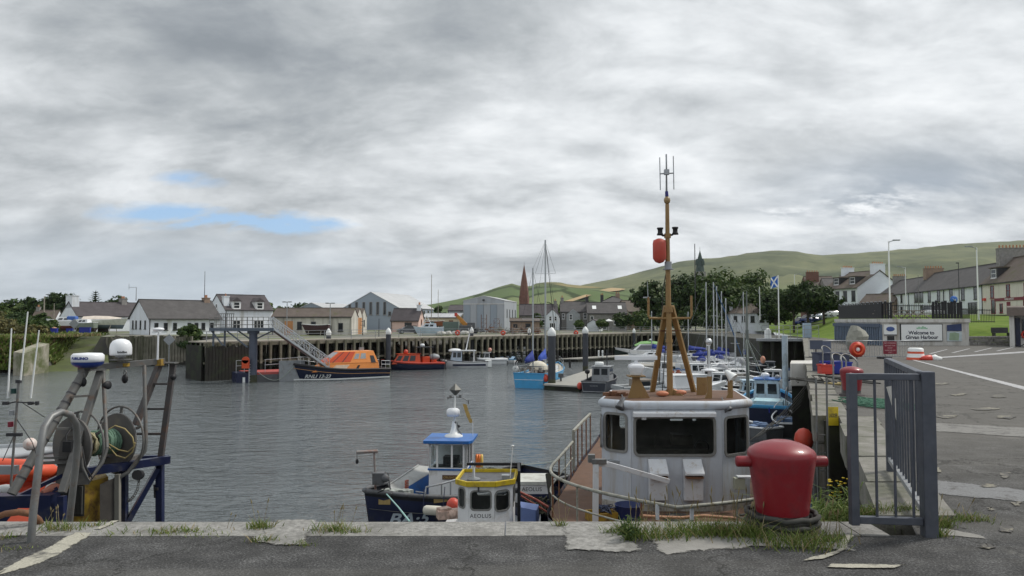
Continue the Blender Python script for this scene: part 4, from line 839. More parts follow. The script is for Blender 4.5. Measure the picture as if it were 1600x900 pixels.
# ------------------------------------------------------------------ trees and bushes
def crown_mb(lobes, n, size, seed, flat=.55):
 r = random.Random(seed); mb = MB(); wts = [l[3] * l[4] for l in lobes]; tot = sum(wts)
 for (cx, cy, cz, rx, rz_), wt in zip(lobes, wts):
  for _ in range(int(n * wt / tot)):
   u = r.uniform(-1, 1); t = r.uniform(0, 2 * math.pi); q = math.sqrt(1 - u * u); rad = r.uniform(.3, 1.12) ** .5 * (1 + .34 * mnoise.noise(V((cx + q * math.cos(t) * 2.2, cy + q * math.sin(t) * 2.2, cz + u * 2.2)) * 1.0))
   c = V((cx + rx * q * math.cos(t) * rad, cy + rx * q * math.sin(t) * rad, cz + rz_ * u * rad))
   if mnoise.noise(c * .8 + V((seed * 3.1, 0, 0))) < -.14: continue
   nrm = V((q * math.cos(t), q * math.sin(t), u + .35)) + V((r.gauss(0, .5), r.gauss(0, .5), r.gauss(0, .5))); nrm.normalize()
   a = nrm.orthogonal().normalized(); a = Matrix.Rotation(r.uniform(0, 6.28), 3, nrm) @ a; b = nrm.cross(a); s = size * r.uniform(.6, 1.3)
   mb.add([c - a * s, c - b * s * flat, c + a * s + nrm * s * .15, c + b * s * flat], [(0, 1, 2, 3)])
 return mb
def trunk_mb(h, r0, limbs, seed):
 r = random.Random(seed); mb = MB(); pts = [V((0, 0, -.3)), V((r.uniform(-.1, .1), 0, h * .35)), V((r.uniform(-.2, .2), r.uniform(-.2, .2), h * .75)), V((r.uniform(-.3, .3), 0, h))]
 mb.tube(pts, [r0 * 1.3, r0, r0 * .7, r0 * .3], 8)
 for i in range(limbs):
  a = i * 2.4 + r.random(); z = h * r.uniform(.3, .7); l = h * r.uniform(.3, .5); p = V((0, 0, z)); e = p + V((math.cos(a) * l, math.sin(a) * l, l * .8)); mb.tube([p, (p + e) / 2 + V((0, 0, -.1 * l)), e], [r0 * .5, r0 * .35, r0 * .12], 6)
 return mb
barkm = mat('bark', (.055, .045, .035), .95, var=.35, scale=4)
def lobes_for(w, h, z0, k, seed):
 r = random.Random(seed); out = []
 for i in range(k):
  a = i * 2.399; d = math.sqrt((i + .5) / k) * w * .62; s = w * r.uniform(.36, .52); vz = min(s * .95, (h - z0) * .36)
  hi = h - vz - (h - z0) * .34 * (d / w) ** 1.6; lo = z0 + vz * .8; zz = lerp(lo, hi, (i * .618 + .35) % 1) if i > 1 else hi
  out.append((math.cos(a) * d, math.sin(a) * d, zz, s, vz))
 for i in range(k):
  a = r.uniform(0, 6.28); x, y, z, s, v = out[r.randrange(k)]; u = r.uniform(-.5, .9); s2 = s * r.uniform(.28, .5); out.append((x + math.cos(a) * s * .8, y + math.sin(a) * s * .8, z + u * v, s2, s2 * .8))
 return out
def tree(name, label, cat, loc, w, h, z0, k, n, size, lm, seed, group=None, trunk=True):
 r = thing(name, label, cat, loc, 0, group); lb = lobes_for(w, h, z0, k, seed)
 if trunk: ob('trunk', trunk_mb(z0 + (h - z0) * .6, max(.09, w * .06), 5, seed), barkm, r)
 ob('crown' if trunk else 'foliage', crown_mb(lb, n, size, seed), lm, r); return r
def tre(name, label, cat, px, Y, zb, wpx, top, z0px, k, n, size, lm, seed, group=None, trunk=True):
 s = Y / FPX; h = 1.65 + (500 - top) * s - zb; z0 = max(.2, 1.65 + (500 - z0px) * s - zb); return tree(name, label, cat, (gx(px, Y), Y, zb), wpx / 2 * s, h, z0, k, n, size, lm, seed, group, trunk)
G = 'broadleaf trees behind the harbour'
tre('broadleaf_tree', 'dark rounded tree standing alone right of the stone houses', 'tree', 1020, 158, -.5, 65, 437, 508, 20, 8320, .42, leaf_dk, 1, G)
tre('broadleaf_tree', 'broad mid-green tree just left of the dark steeple top', 'tree', 1076, 166, 0, 92, 424, 508, 23, 10400, .45, leaf_dk, 2, G)
tre('broadleaf_tree', 'tallest green tree in the middle of the clump by the steeple', 'tree', 1128, 160, 0, 110, 418, 508, 27, 12000, .45, leaf_md, 3, G)
tre('broadleaf_tree', 'mid-green tree at the right of the clump behind the flagpole', 'tree', 1180, 164, .5, 95, 421, 508, 23, 10400, .45, leaf_md, 4, G)
tre('broadleaf_tree', 'low dark tree filling the gap left of the blue flag', 'tree', 1212, 150, .8, 70, 452, 508, 17, 6400, .42, leaf_dk, 5, G)
G2 = 'trimmed trees on the grass bank'
for px, Y, wp, top, sd_, lab in ((1240, 124, 46, 448, 11, 'dark round-headed tree on the bank, left of three over the parked cars'), (1262, 120, 56, 439, 12, 'dark round-headed tree on the bank, middle of three over the parked cars'), (1287, 118, 50, 446, 13, 'dark round-headed tree on the bank beside the white house columns')):
 tre('broadleaf_tree', lab, 'tree', px, Y, bank_h(gx(px, Y), Y), wp * 1.15, top, 488, 17, 8000, .30, leaf_dk, sd_, G2)
G3 = 'bushes below the stone houses'
for i, (px, Y, wp, top, bt, lm) in enumerate(((975, 148, 40, 486, 512, leaf_dk), (1005, 146, 50, 484, 514, leaf_md), (1040, 146, 50, 488, 514, leaf_dk), (1078, 148, 44, 478, 514, leaf_dk), (1112, 150, 40, 482, 514, leaf_md), (940, 150, 22, 498, 512, leaf_md), (905, 150, 16, 500, 513, leaf_md), (840, 150, 16, 490, 514, leaf_md))):
 tre('bush', ('dark bush at the right foot of the skylight house', 'light green bush under the lone rounded tree', 'dark bush behind the tan mast legs', 'tall dark bush under the tree clump', 'green bush left of the white bungalow', 'small bush beside the white parasol', 'small bush beside the white garden shed', 'green bush between the ketch masts')[i], 'bush', px, Y, LZ, wp, top, bt, 8, 1500, .34, lm, 30 + i, G3, False)
G4 = 'trees behind the left bank'
for i, (px, Y, wp, top, lm, sd_) in enumerate(((18, 175, 56, 466, leaf_md, 41), (45, 180, 44, 463, leaf_dk, 42), (82, 190, 46, 457, leaf_dk, 43), (108, 185, 48, 458, leaf_dk, 44), (184, 200, 52, 461, leaf_dk, 45), (-20, 170, 50, 470, leaf_md, 46), (62, 175, 36, 470, leaf_dk, 47))):
 tre('broadleaf_tree', ('mid-green tree at the far left edge behind the bank', 'dark tree left of the tall wooden pole', 'dark domed tree left of the tall chimney gable', 'dark domed tree directly behind the tall chimney gable', 'low domed tree right of the fir', 'pale tree cut by the left edge', 'small dark tree behind the tiny cottage')[i], 'tree', px, Y, LZ, wp, top, 505, 10, 2600, .5, lm, sd_, G4)
# fir with drooping tiers
def fir():
 Y = 195; r = thing('fir_tree', 'dark spreading fir with a ragged top behind the cottage roof', 'tree', hb(149, Y)); s = Y / FPX; h = 1.65 + 46 * s + .72; ob('trunk', trunk_mb(h, .25, 0, 3), barkm, r); mb = MB(); q = random.Random(8)
 for k in range(10):
  z = h * (.45 + .055 * k); L_ = (2.9 - .26 * k) * 1.05
  for i in range(9):
   a = i * .7 + k * .4 + q.uniform(-.2, .2); d = V((math.cos(a), math.sin(a), .35)); sd = V((-math.sin(a), math.cos(a), 0)); l = L_ * q.uniform(.7, 1.1)
   for j in range(7):
    p = V((0, 0, z)) + d * l * (j + 1) / 7; w = .28 * (1.2 - j / 8); mb.add([p - sd * w + V((0, 0, -.12)), p + d * .3, p + sd * w + V((0, 0, -.12)), p - d * .3], [(0, 1, 2, 3)])
 ob('crown', mb, leaf_dk, r)
fir()
G5 = 'scrub on the left bank'
for i, (px, Y, wp, top, bt, lm) in enumerate(((10, 112, 70, 497, 524, leaf_br), (48, 118, 60, 494, 520, leaf_md), (-10, 105, 50, 480, 522, leaf_br), (78, 124, 36, 500, 520, leaf_md), (30, 130, 60, 486, 512, leaf_dk), (2, 135, 44, 478, 510, leaf_lt), (65, 135, 40, 488, 512, leaf_md), (60, 112, 50, 508, 526, leaf_br))):
 tre('bush', ('olive bush above the concrete wing wall', 'green bush in the middle of the left bank', 'pale feathery bush at the left edge', 'green bush left of the blue tubs', 'dark bush below the tiny white cottage', 'light green bush at the left edge below the trees', 'green bush right of the tiny white cottage', 'low olive scrub at the top of the slipway bank')[i], 'bush', px, Y, LZ - .2, wp, top, bt, 8, 1700, .28, lm, 60 + i, G5, False)
tre('bush', 'dense green bush on the bank in front of the white boathouse', 'bush', 298, 108, -1.6, 38, 506, 540, 8, 2600, .25, leaf_md, 71, None, False)
tre('bush', 'low dark scrub spilling down the bank below the boathouse', 'bush', 300, 105, -2.6, 44, 530, 548, 6, 1200, .25, leaf_dk, 72, None, False)
for i, (px, Y, wp, top, lm) in enumerate(((415, 175, 40, 472, leaf_lt), (440, 185, 30, 478, leaf_md), (470, 215, 46, 472, leaf_dk), (500, 220, 30, 476, leaf_dk), (686, 230, 16, 478, leaf_dk), (690, 240, 30, 487, leaf_dk), (853, 215, 50, 472, leaf_dk), (885, 210, 40, 474, leaf_md))):
 tre('broadleaf_tree', ('light yellow-green tree right of the dormer house', 'small green tree at the left end of the stone shed', 'distant domed tree behind the blue-grey workshop', 'distant dark tree left of the largest shed', 'round dark tree alone on the green slope', 'dark hedge tree left of the boat shed', 'dark trees at the foot of the red steeple', 'green tree behind the gabled bay house')[i], 'tree', px, Y, LZ, wp, top, 500, 8, 1700, .5, lm, 80 + i, 'trees among the town buildings')
# tussocky grass on the left bank
def tuss(name, pts_fn, n, h, mt, seed, lean=.35, wd=.35):
 r = random.Random(seed); mb = MB()
 for _ in range(n):
  x, y, z = pts_fn(r); a = r.uniform(0, 6.28); hh = h * r.uniform(.5, 1.3); w = hh * wd * .12; d = V((math.cos(a), math.sin(a), 0)); l = V((r.gauss(0, lean), r.gauss(0, lean), 1)); p = V((x, y, z))
  mb.add([p - d * w, p + d * w, p + d * w * .6 + l * hh * .55, p + l * hh + V((0, 0, -.15 * hh)), p - d * w * .6 + l * hh * .55], [(0, 1, 2, 4), (4, 2, 3)])
 o = ob(name, mb, mt); return tag(o, kind='stuff')
def bankpt(r):
 i = r.choice([0, 0, 0, 0, 1, 2]); a, b = [(-120, 84.5), (-64.5, 90), (-62, 96), (-66, 108)][i:i + 2] if i < 3 else None; t = r.random(); return lerp(a[0], b[0], t) - r.uniform(-.3, 10) * .4, lerp(a[1], b[1], t) + r.uniform(-.5, 14), LZ - .05
tuss('bank_grass', bankpt, 9000, .55, grass_m, 5, .5, 1.6)
tuss('bank_grass', lambda r: (lerp(-64, -56, r.random()) , lerp(91, 108, r.random()), LZ - .1) if False else (-62.3 - r.uniform(0, 5), r.uniform(93, 112), LZ), 2500, .45, dry_m, 6, .4, 1.8)
def slopept(r):
 i = r.choice([0, 0, 0, 1, 2, 3]); k = r.uniform(.35, 1.0)
 a, b = [V((-110, 85.2, 0)), V((-64.5, 90, 0)), V((-62, 96, 0)), V((-70, 118, 0))][min(i, 2)], [V((-64.5, 90, 0)), V((-62, 96, 0)), V((-70, 118, 0))][min(i, 2)]; t = r.random(); p = a.lerp(b, t); d = (b - a).normalized(); n = V((d.y, -d.x, 0)); q = p + n * 3.3 * (1 - k); return q.x, q.y, lerp(-6.5, LZ, k)
tuss('bank_grass', slopept, 2600, .7, mat('rusty_weed', (.16, .10, .055), .9, var=.5, scale=.6, dirt=(.09, .11, .03), damt=.6, dscale=.4), 15, .45, 2.2)
tuss('bank_grass', slopept, 6500, .8, grass_m, 16, .45, 2.2)
# ------------------------------------------------------------------ jetty, piles and pontoons
JL = [V((-33, 79, 0)), V((22, 134, 0)), V((43, 141, 0))]
JZ = LZ + .04
def jpos(s):
 l0 = (JL[1] - JL[0]).length
 if s < l0: d = (JL[1] - JL[0]).normalized(); return JL[0] + d * s, d
 d = (JL[2] - JL[1]).normalized(); return JL[1] + d * (s - l0), d
JLEN = (JL[1] - JL[0]).length + (JL[2] - JL[1]).length
def jetty():
 o = V((-33, 79, 0)); r = thing('jetty', 'long timber jetty on dark piles with pale fender posts along the far side', 'jetty', o); q = random.Random(2)
 dk = MB(); bm = MB(); rail = MB(); rear = MB(); br = MB()
 for a, b in ((0, (JL[1] - JL[0]).length), ((JL[1] - JL[0]).length + .01, JLEN)):
  p, d = jpos(a); e, _ = jpos(b - .01); n = V((-d.y, d.x, 0)); p -= o; e -= o
  dk.add([V((*(p + n * u).xy, z)) for z in (JZ - .14, JZ) for u in (-.1, 4.2)] + [V((*(e + n * u).xy, z)) for z in (JZ - .14, JZ) for u in (-.1, 4.2)], [(0, 1, 5, 4), (2, 6, 7, 3), (0, 4, 6, 2), (1, 3, 7, 5), (0, 2, 3, 1), (4, 5, 7, 6)])
  for z, w in ((JZ - .33, .34), (JZ - 2.3, .22)): bm.bar((p.x - d.y * -.02, p.y, z), (e.x, e.y, z), .26, w)
  for z in (.38, .72, 1.08): rail.bar((*(p + n * .3).xy, JZ + z), (*(e + n * .3).xy, JZ + z), .05, .05)
 s = .4; pm = MB().box(-.15, -.17, -4.6, .15, .17, 1.0).box(-.17, -.19, -6.5, .17, .19, -4.6, 1); proto = None; k = 0
 while s < JLEN - .3:
  p, d = jpos(s); n = V((-d.y, d.x, 0)); p = p - o
  if proto is None: proto = ob('pile', MB().box(-.13, -.14, -2.5, .13, .14, -.06).box(-.14, -.15, -6, .14, .15, -2.5, 1), [pile_w, pile_d], r); c = proto
  else: c = proto.copy(); COL.objects.link(c); c.parent = r
  c.location = (p.x - n.x * .32, p.y - n.y * .32, JZ + q.uniform(-.05, .0)); c.rotation_euler = (q.uniform(-.012, .012), q.uniform(-.015, .015), math.atan2(d.y, d.x))
  for w in (1.2, 2.6, 4.0): rear.cbox((p.x + n.x * w, p.y + n.y * w, -3.4), (.3, .3, 5.2), math.atan2(d.y, d.x))
  if k % 3 == 0: rail.bar((*(p + n * .3).xy, JZ), (*(p + n * .3).xy, JZ + 1.1), .06)
  if k % 4 == 1: br.bar((*(p + n * .9).xy, JZ - .6), (*(p + d * 3 + n * .9).xy, WZ + .3), .2)
  if k % 2 == 0: br.bar((*(p + n * .4).xy, WZ + 1.2), (*(p + d * 2.6 + n * .4).xy, WZ + 1.2), .16)
  s += q.uniform(1.12, 1.28); k += 1
 ob('deck', dk, wood, r); ob('beam', bm, pile_w, r); ob('railing', rail, steel, r); ob('rear_pile', rear, pile_d, r)['kind'] = 'stuff'; ob('brace', br, pile_d, r)
 cl = MB()
 for i in range(15): p, d = jpos(.15 + i * .36); p = p - o + V((d.y, -d.x, 0)) * .5; cl.cbox((p.x, p.y, -3.6), (.33, .12, 4.6 + (i % 3) * .3), math.atan2(d.y, d.x))
 for i in range(13): cl.cbox((-.35 - i * .24, .2 + i * .26, -3.5), (.12, .36, 4.8), R(48))
 ob('timber_cladding', cl, pile_d, r)
jetty()
# rails and lifebuoys on the jetty
def buoy_disc(px, py, Y, label, group=None, rad=.4):
 p = at(px, py, Y); t = thing('lifebuoy', label, 'lifebuoy', p, 0, group)
 ob('housing', MB().lathe([(0, -.06), (rad, -.05), (rad, .05), (0, .07)], 18, axis=(0, -1, 0)), redp, t); ob('ring', MB().tube([(rad * .62 * math.cos(a), -.09, rad * .62 * math.sin(a)) for a in [i * R(30) for i in range(12)]], rad * .17, 6, closed=True), orange2, t)
 ob('hub', MB().lathe([(0, 0), (rad * .28, .0), (rad * .2, .06), (0, .08)], 12, c=(0, -.07, 0), axis=(0, -1, 0)), ivory, t); ob('post', MB().bar((0, .1, -1.3), (0, .1, -.1), .08), steel, t); return t
for px, Y, lab in ((607, 95.5, 'red lifebuoy on the jetty rail before the ragged gables'), (715, 106, 'red lifebuoy on the jetty rail by the crane'), (786, 112, 'red lifebuoy on the jetty rail below the boat shed'), (900, 123, 'red lifebuoy on the jetty rail by the stone houses')):
 buoy_disc(px, 520, Y, lab, 'lifebuoys along the jetty rail')
def steel_pile(px, ptop, Y, r, label, cap=True, base=WZ - 1.5, m=None, weed=True):
 p = at(px, ptop, Y); t = thing('mooring_pile', label, 'pile', (p.x, p.y, WZ), 0, 'steel mooring piles in the basin'); h = p.z - WZ
 ob('shaft', MB().cyl((0, 0, -1.5), (0, 0, .9), r * 1.01, r * 1.01, 16, 1).cyl((0, 0, .9), (0, 0, h - .75 * cap), r, r, 16), [m or pile_s, pile_wet], t)
 if cap: ob('cap', MB().lathe([(r * 1.02, h - .85), (r * 1.12, h - .8), (r * 1.12, h - .45), (r * .5, h - .12), (.02, h)], 16), ivory, t)
 return t
for a in ((513.5, 513, 92, .30, 'dark pile without its base in view behind the lifeboat bow gangway', True), (607, 512, 94.5, .33, 'white-capped pile behind the stern of the orange lifeboat'), (737, 511, 108, .27, 'white-capped pile behind the small white catamaran'), (827, 512, 116, .24, 'slim white-capped pile just left of the ketch mizzen'), (990.5, 513, 133, .26, 'white-capped pile above the green-roofed cruiser'), (914.5, 510, 90, .34, 'white-capped pile rising from the far end of the near pontoon')):
 steel_pile(*a)
steel_pile(862, 511, 70, .36, 'thickest white-capped pile beside the stern of the blue ketch')
steel_pile(1107, 530, 92, .20, 'round white-topped pile among the yachts')
steel_pile(1226, 524, 52, .20, 'pale blue-white pile against the right quay wall', False, m=mat('pale_blue_pile', (.42, .50, .56), .5, var=.15, dirt=(.2, .22, .2), damt=.4, dscale=1))
def lifeboat_berth():
 Y = 77.5; p = at(396, 517, Y); t = thing('access_platform', 'blue-grey steel access platform on one thick pile beside the lifeboat', 'platform', p)
 k = Y / FPX; m_ = mat('platform_steel', (.10, .125, .16), .5, var=.15)
 ob('pile', MB().cyl((0, 0, -7.2), (0, 0, -4.6), .43, .43, 18, 1).cyl((0, 0, -4.6), (0, 0, -.3), .42, .42, 18).cyl((0, 0, -.3), (0, 0, -.02), .6, .62, 18), [mat('blue_pile', (.085, .10, .14), .5, var=.2, scale=1), pile_wet], t)
 ob('deck', MB().box(-4.3, -.9, 0, 2.4, .9, .2).box(-4.3, -.92, .2, 2.4, -.80, .32), m_, t)
 rl = MB()
 for y in (-.85, .85):
  for z in (.65, 1.1, 1.45): rl.tube([(-4.3, y, z), (1.9, y, z)], .03, 5)
  for i in range(12): rl.cyl((-4.3 + i * .56, y, .2), (-4.3 + i * .56, y, 1.45), .025, .025, 5)
 ob('railing', rl, steel_d, t); br = MB()
 for x in (-4.2, -3.0): br.bar((x, 0, 0), (x + .0, 0, -1.6), .16)
 for a, b in (((-4.2, -.5, 0), (-3.0, -.5, -1.5)), ((-2.6, -.5, 0), (-.4, -.5, -1.7)), ((-1.8, .5, 0), (0, .5, -1.2)), ((.2, 0, -.9), (2.0, 0, 0))): br.bar(a, b, .13)
 ob('brace', br, m_, t)
 gt = thing('security_gate', 'tall grey mesh gate panels at the shore end of the steel platform', 'gate', at(352, 512, 79)); g = MB()
 for i in range(9): g.bar((-.9 + i * .22, 0, 0), (-.9 + i * .22, 0, 1.5), .05)
 g.bar((-.95, 0, 1.5), (.95, 0, 1.5), .07).bar((-.95, 0, .05), (.95, 0, .05), .07); ob('bars', g, steel_d, gt)
 a, b = at(424, 512.5, 77.3), at(512, 575, 80.5); gw = thing('gangway', 'sloping aluminium lattice gangway leading down to the lifeboat pontoon', 'gangway', a); b = b - a; a = V((0, 0, 0)); d = (b - a); N_ = 11
 sd_ = V((-d.y, d.x, 0)).normalized()
 for s in (-.6, .6):
  mb = MB(); o_ = sd_ * s; up = V((0, 0, 1.15))
  mb.bar(a + o_, b + o_, .09, .2).bar(a + o_ + up, b + o_ + up, .09, .09).bar(a + o_ + up * .5, b + o_ + up * .5, .04, .04)
  for i in range(N_ + 1):
   p_ = a + d * (i / N_) + o_; mb.bar(p_, p_ + up, .05)
   if i < N_: q_ = a + d * ((i + 1) / N_) + o_; mb.bar(*((p_, q_ + up) if i % 2 else (p_ + up, q_)), .045)
  mb.tube([a + o_, a + o_ + V((-.35, 0, .5)), a + o_ + up], .03, 5)
  ob('lattice_side', mb, alum, gw)
 ob('walkway', MB().add([a + sd_ * .55, b + sd_ * .55, b - sd_ * .55, a - sd_ * .55, a + sd_ * .55 - V((0, 0, .2)), b + sd_ * .55 - V((0, 0, .2)), b - sd_ * .55 - V((0, 0, .2)), a - sd_ * .55 - V((0, 0, .2))], [(0, 3, 2, 1), (4, 5, 6, 7), (0, 1, 5, 4), (3, 7, 6, 2)]), steel_d, gw)
 o = V((gx(371, 76.5), 76.5, WZ)); pt = thing('pontoon', 'lifeboat pontoon with a red deck and grey fender wall', 'pontoon', o, R(30))
 ob('float', MB().box(0, 0, -.6, 1.9, 2.6, 1.0), navy, pt); ob('depth_mark', MB().box(.62, -.02, -.3, .88, 0, .55), ivory, pt); ob('hull', MB().box(1.9, .1, -.6, 6.9, 4.4, .75).box(6.9, 2.1, -.6, 16, 4.4, .75), greyp2, pt); ob('deck', MB().box(1.0, .12, .752, 6.9, 4.2, 1.0), mat('red_deck', (.42, .09, .08), .8), pt)
 ob('fender_wall', MB().box(4.3, -.15, -.4, 7.0, .05, 2.15), greyp, pt); rl = MB()
 for z in (1.75, 2.3): rl.tube([(0, 0, z), (1.6, 0, z)], .03, 5).tube([(2.9, .4, z), (6.9, .4, z + .15)], .03, 5)
 for x in (0, .8, 1.6, 2.9, 4.6, 6.4): rl.cyl((x, .1, 1), (x, .1, 2.35), .03, .03, 5)
 for x in (1.25, 1.65): rl.tube([(x, -.1, -.3), (x, -.1, 2.1), (x, .4, 2.1)], .04, 5)
 for i in range(8): rl.bar((1.25, -.1, -.1 + i * .28), (1.65, -.1, -.1 + i * .28), .04)
 ob('railing', rl, alum, pt)
 bx = thing('lifebuoy_cabinet', 'orange lifebuoy cabinet on the rail of the lifeboat pontoon', 'lifebuoy', o + V((.95, .05, 1.5))); ob('box', MB().box(-.36, -.18, 0, .36, .12, .85).cyl((0, -.18, .85), (0, .12, .85), .36, .36, 14), orange2, bx)
lifeboat_berth()
def pontoon(name, label, P_, h=.55):
 c = sum((V((*p, 0)) for p in P_), V()) / len(P_); o = V((c.x, c.y, WZ)); t = thing(name, label, 'pontoon', o); q = [(p[0] - c.x, p[1] - c.y) for p in P_]
 ob('float', MB().prism([(x * .985, y * .985) for x, y in q], -.5, h - .14), pile_d, t); ob('decking', MB().prism(q, h - .14, h), mat('pontoon_deck', (.33, .32, .29), .85, var=.2, scale=2), t); return t
z_ = WZ + .55; on = lambda px, py: tuple(onz(px, py, z_)[:2])
pontoon('finger_pontoon', 'near finger pontoon with pale decking beside the blue ketch', [on(849, 600), on(905, 603), on(956, 575), on(928, 575)])
pontoon('walkway_pontoon', 'long far pontoon lying under the jetty piles', [(7, 114), (10, 114), (24, 127), (41, 134), (41, 136.5), (22, 129.5)])
pontoon('marina_pontoon', 'marina pontoon running between the moored yachts', [on(985, 571), on(1175, 573), on(1178, 567), on(990, 566)])
for px, py, Y, lab in ((890, 571, 92, 'short dark post on the near pontoon'), (935, 548, 118, 'left of two white service posts on the far pontoon'), (941, 549, 118, 'right of two white service posts on the far pontoon')):
 single('service_post', MB().cyl((0, 0, 0), (0, 0, .95), .13, .12, 10).lathe([(.15, .95), (.15, 1.05), (0, 1.12)], 10), ivory if px > 900 else blackp, lab, 'post'); bpy.context.scene.objects[-1].location = (gx(px, Y), Y, WZ + .55)
# masts and lamps standing on the far shore
def pole(name, label, cat, px, ytop, ybase, Y, r, m, extra=None, group=None):
 a, b = at(px, ybase, Y), at(px, ytop, Y); t = thing(name, label, cat, a, 0, group); ob('pole', MB().cyl((0, 0, 0), (0, 0, b.z - a.z), r * 1.2, r * .8, 7), m, t)
 if extra: extra(t, b.z - a.z)
 return t
def twin(t, h): ob('lamp_head', MB().bar((-.45, 0, h), (.45, 0, h), .1).cbox((-.45, 0, h + .02), (.5, .35, .16)).cbox((.45, 0, h + .02), (.5, .35, .16)), greyp, t)
pole('lamp_post', 'grey twin-headed lamp post left of centre over the stone shed roof', 'street lamp', 448, 472, 524, 113, .07, steel, twin, 'lamp posts on the jetty'); pole('lamp_post', 'grey twin-headed lamp post over the right end of the stone shed roof', 'street lamp', 515.5, 474, 524, 113, .07, steel, twin, 'lamp posts on the jetty')
pole('aerial_mast', 'tall thin aerial mast above the boathouse chimney', 'mast', 319.5, 424, 466, 132, .05, dark)
pole('aerial_mast', 'pole with a small side aerial on the boathouse ridge', 'mast', 212.5, 449, 470, 121, .05, steel_d, lambda t, h: ob('aerial', MB().bar((0, 0, h), (-1.2, 0, h), .05).bar((-1.2, 0, h - .35), (-1.2, 0, h + .6), .04), steel_d, t))
pole('wooden_pole', 'bare wooden pole standing in the scrub on the left', 'pole', 68.5, 463, 496, 150, .13, wood); pole('wooden_pole', 'thin wooden pole left of the tall chimney gable', 'pole', 84, 474, 500, 150, .08, wood)
for px, yt, yb, Y, lab in ((590, 505, 470, 0, ''),): pass
pole('derrick_mast', 'thin mast with rungs standing before the ragged gables', 'mast', 566.5, 495, 524, 104, .05, dark, lambda t, h: ob('rung', MB().bar((-.35, 0, h * .55), (.35, 0, h * .55), .05).bar((-.25, 0, h * .75), (.25, 0, h * .75), .05), dark, t))
pole('derrick_mast', 'dark post left of the white jetty boat', 'mast', 592, 498, 526, 100, .05, dark)
def flag():
 t = pole('flagpole', 'white flagpole flying a blue flag with a white diagonal cross', 'flagpole', 1217.3, 430, 528, 96, .075, ivory); h = (at(1217, 430, 96) - at(1217, 528, 96)).z
 f = MB(); g = MB(); n = 8; W_, H_ = 1.0, 1.45; wv = lambda u: (-.05 - u * W_, .18 * math.sin(u * 5) * u, -.25 * u * u)
 def P(u, v): x, y, dz = wv(u); return V((x, y, h - .12 - v * H_ + dz))
 for i in range(n): f.add([P(i / n, 0), P((i + 1) / n, 0), P((i + 1) / n, 1), P(i / n, 1)], [(0, 1, 2, 3)], 0, True)
 for s in (0, 1):
  for i in range(n):
   for off in (-.006, .006):
    u0, u1 = i / n, (i + 1) / n; v0, v1 = (u0, u1) if s == 0 else (1 - u0, 1 - u1); c = lambda v, d: max(0, min(1, v + d))
    g.add([P(u0, c(v0, -.11)) + V((0, off, 0)), P(u1, c(v1, -.11)) + V((0, off, 0)), P(u1, c(v1, .11)) + V((0, off, 0)), P(u0, c(v0, .11)) + V((0, off, 0))], [(0, 1, 2, 3)])
 fo = ob('flag', f, mat('flag_blue', (.03, .13, .48), .8), t); ob('cross', g, ivory, fo)
flag()
pole('flagpole', 'bare white pole with a furled pennant in front of the tree clump', 'flagpole', 1187.5, 448, 500, 120, .06, ivory, lambda t, h: ob('pennant', MB().cbox((-.1, 0, h - .8), (.14, .1, .7)), greyp, t))
def lampext(dx):
 def e(t, h): a = ob('arm', MB().tube([(0, 0, h - .3), (dx * .12, 0, h - .05), (dx * .5, 0, h + .05), (dx, 0, h + .12)], .05, 6), steel, t); ob('lantern', MB().cbox((dx * 1.0, 0, h + .13), (.75, .3, .12)), greyp, t)
 return e
GL = 'street lamps along the upper street'
pole('street_lamp', 'tallest pale street lamp, its arm reaching right, by the white gable', 'street lamp', 1391, 377, 500, 84, .085, ivory, lampext(.9), GL); pole('street_lamp', 'tall pale street lamp, its arm reaching left, before the pub', 'street lamp', 1529, 387, 500, 84, .08, ivory, lampext(-.9), GL)
pole('street_lamp', 'smaller pale street lamp left of the long terrace chimney', 'street lamp', 1416, 418, 492, 118, .07, ivory, lampext(-.9), GL); pole('street_lamp', 'distant street lamp above the trimmed trees', 'street lamp', 1242, 429, 470, 170, .08, ivory, lampext(1.0), GL)
pole('street_pole', 'thin dark pole in front of the terrace windows', 'pole', 1499.5, 411, 492, 92, .05, dark, lambda t, h: ob('head', MB().cbox((-.12, 0, h), (.3, .15, .12)), dark, t)); pole('street_pole', 'thin grey pole before the left terraced house', 'pole', 1436, 430, 495, 100, .04, steel_d)
def rsign(t, h): ob('disc', MB().lathe([(0, 0), (.42, 0), (.42, .05), (0, .05)], 18, c=(0, -.05, h), axis=(0, -1, 0)), mat('sign_blue', (.03, .14, .50), .5), t); ob('arrow', MB().bar((-.18, -.12, h + .15), (.18, -.12, h - .15), .09, .02).bar((.18, -.12, h - .15), (.18, -.12, h + .05), .07, .02), ivory, t)
pole('road_sign', 'round blue road sign behind the terrace fence', 'road sign', 1490.5, 468, 495, 84, .04, steel, rsign)
pole('bare_mast', 'dark bare mast standing left of the green steeple top', 'mast', 1087, 381, 520, 150, .1, dark)
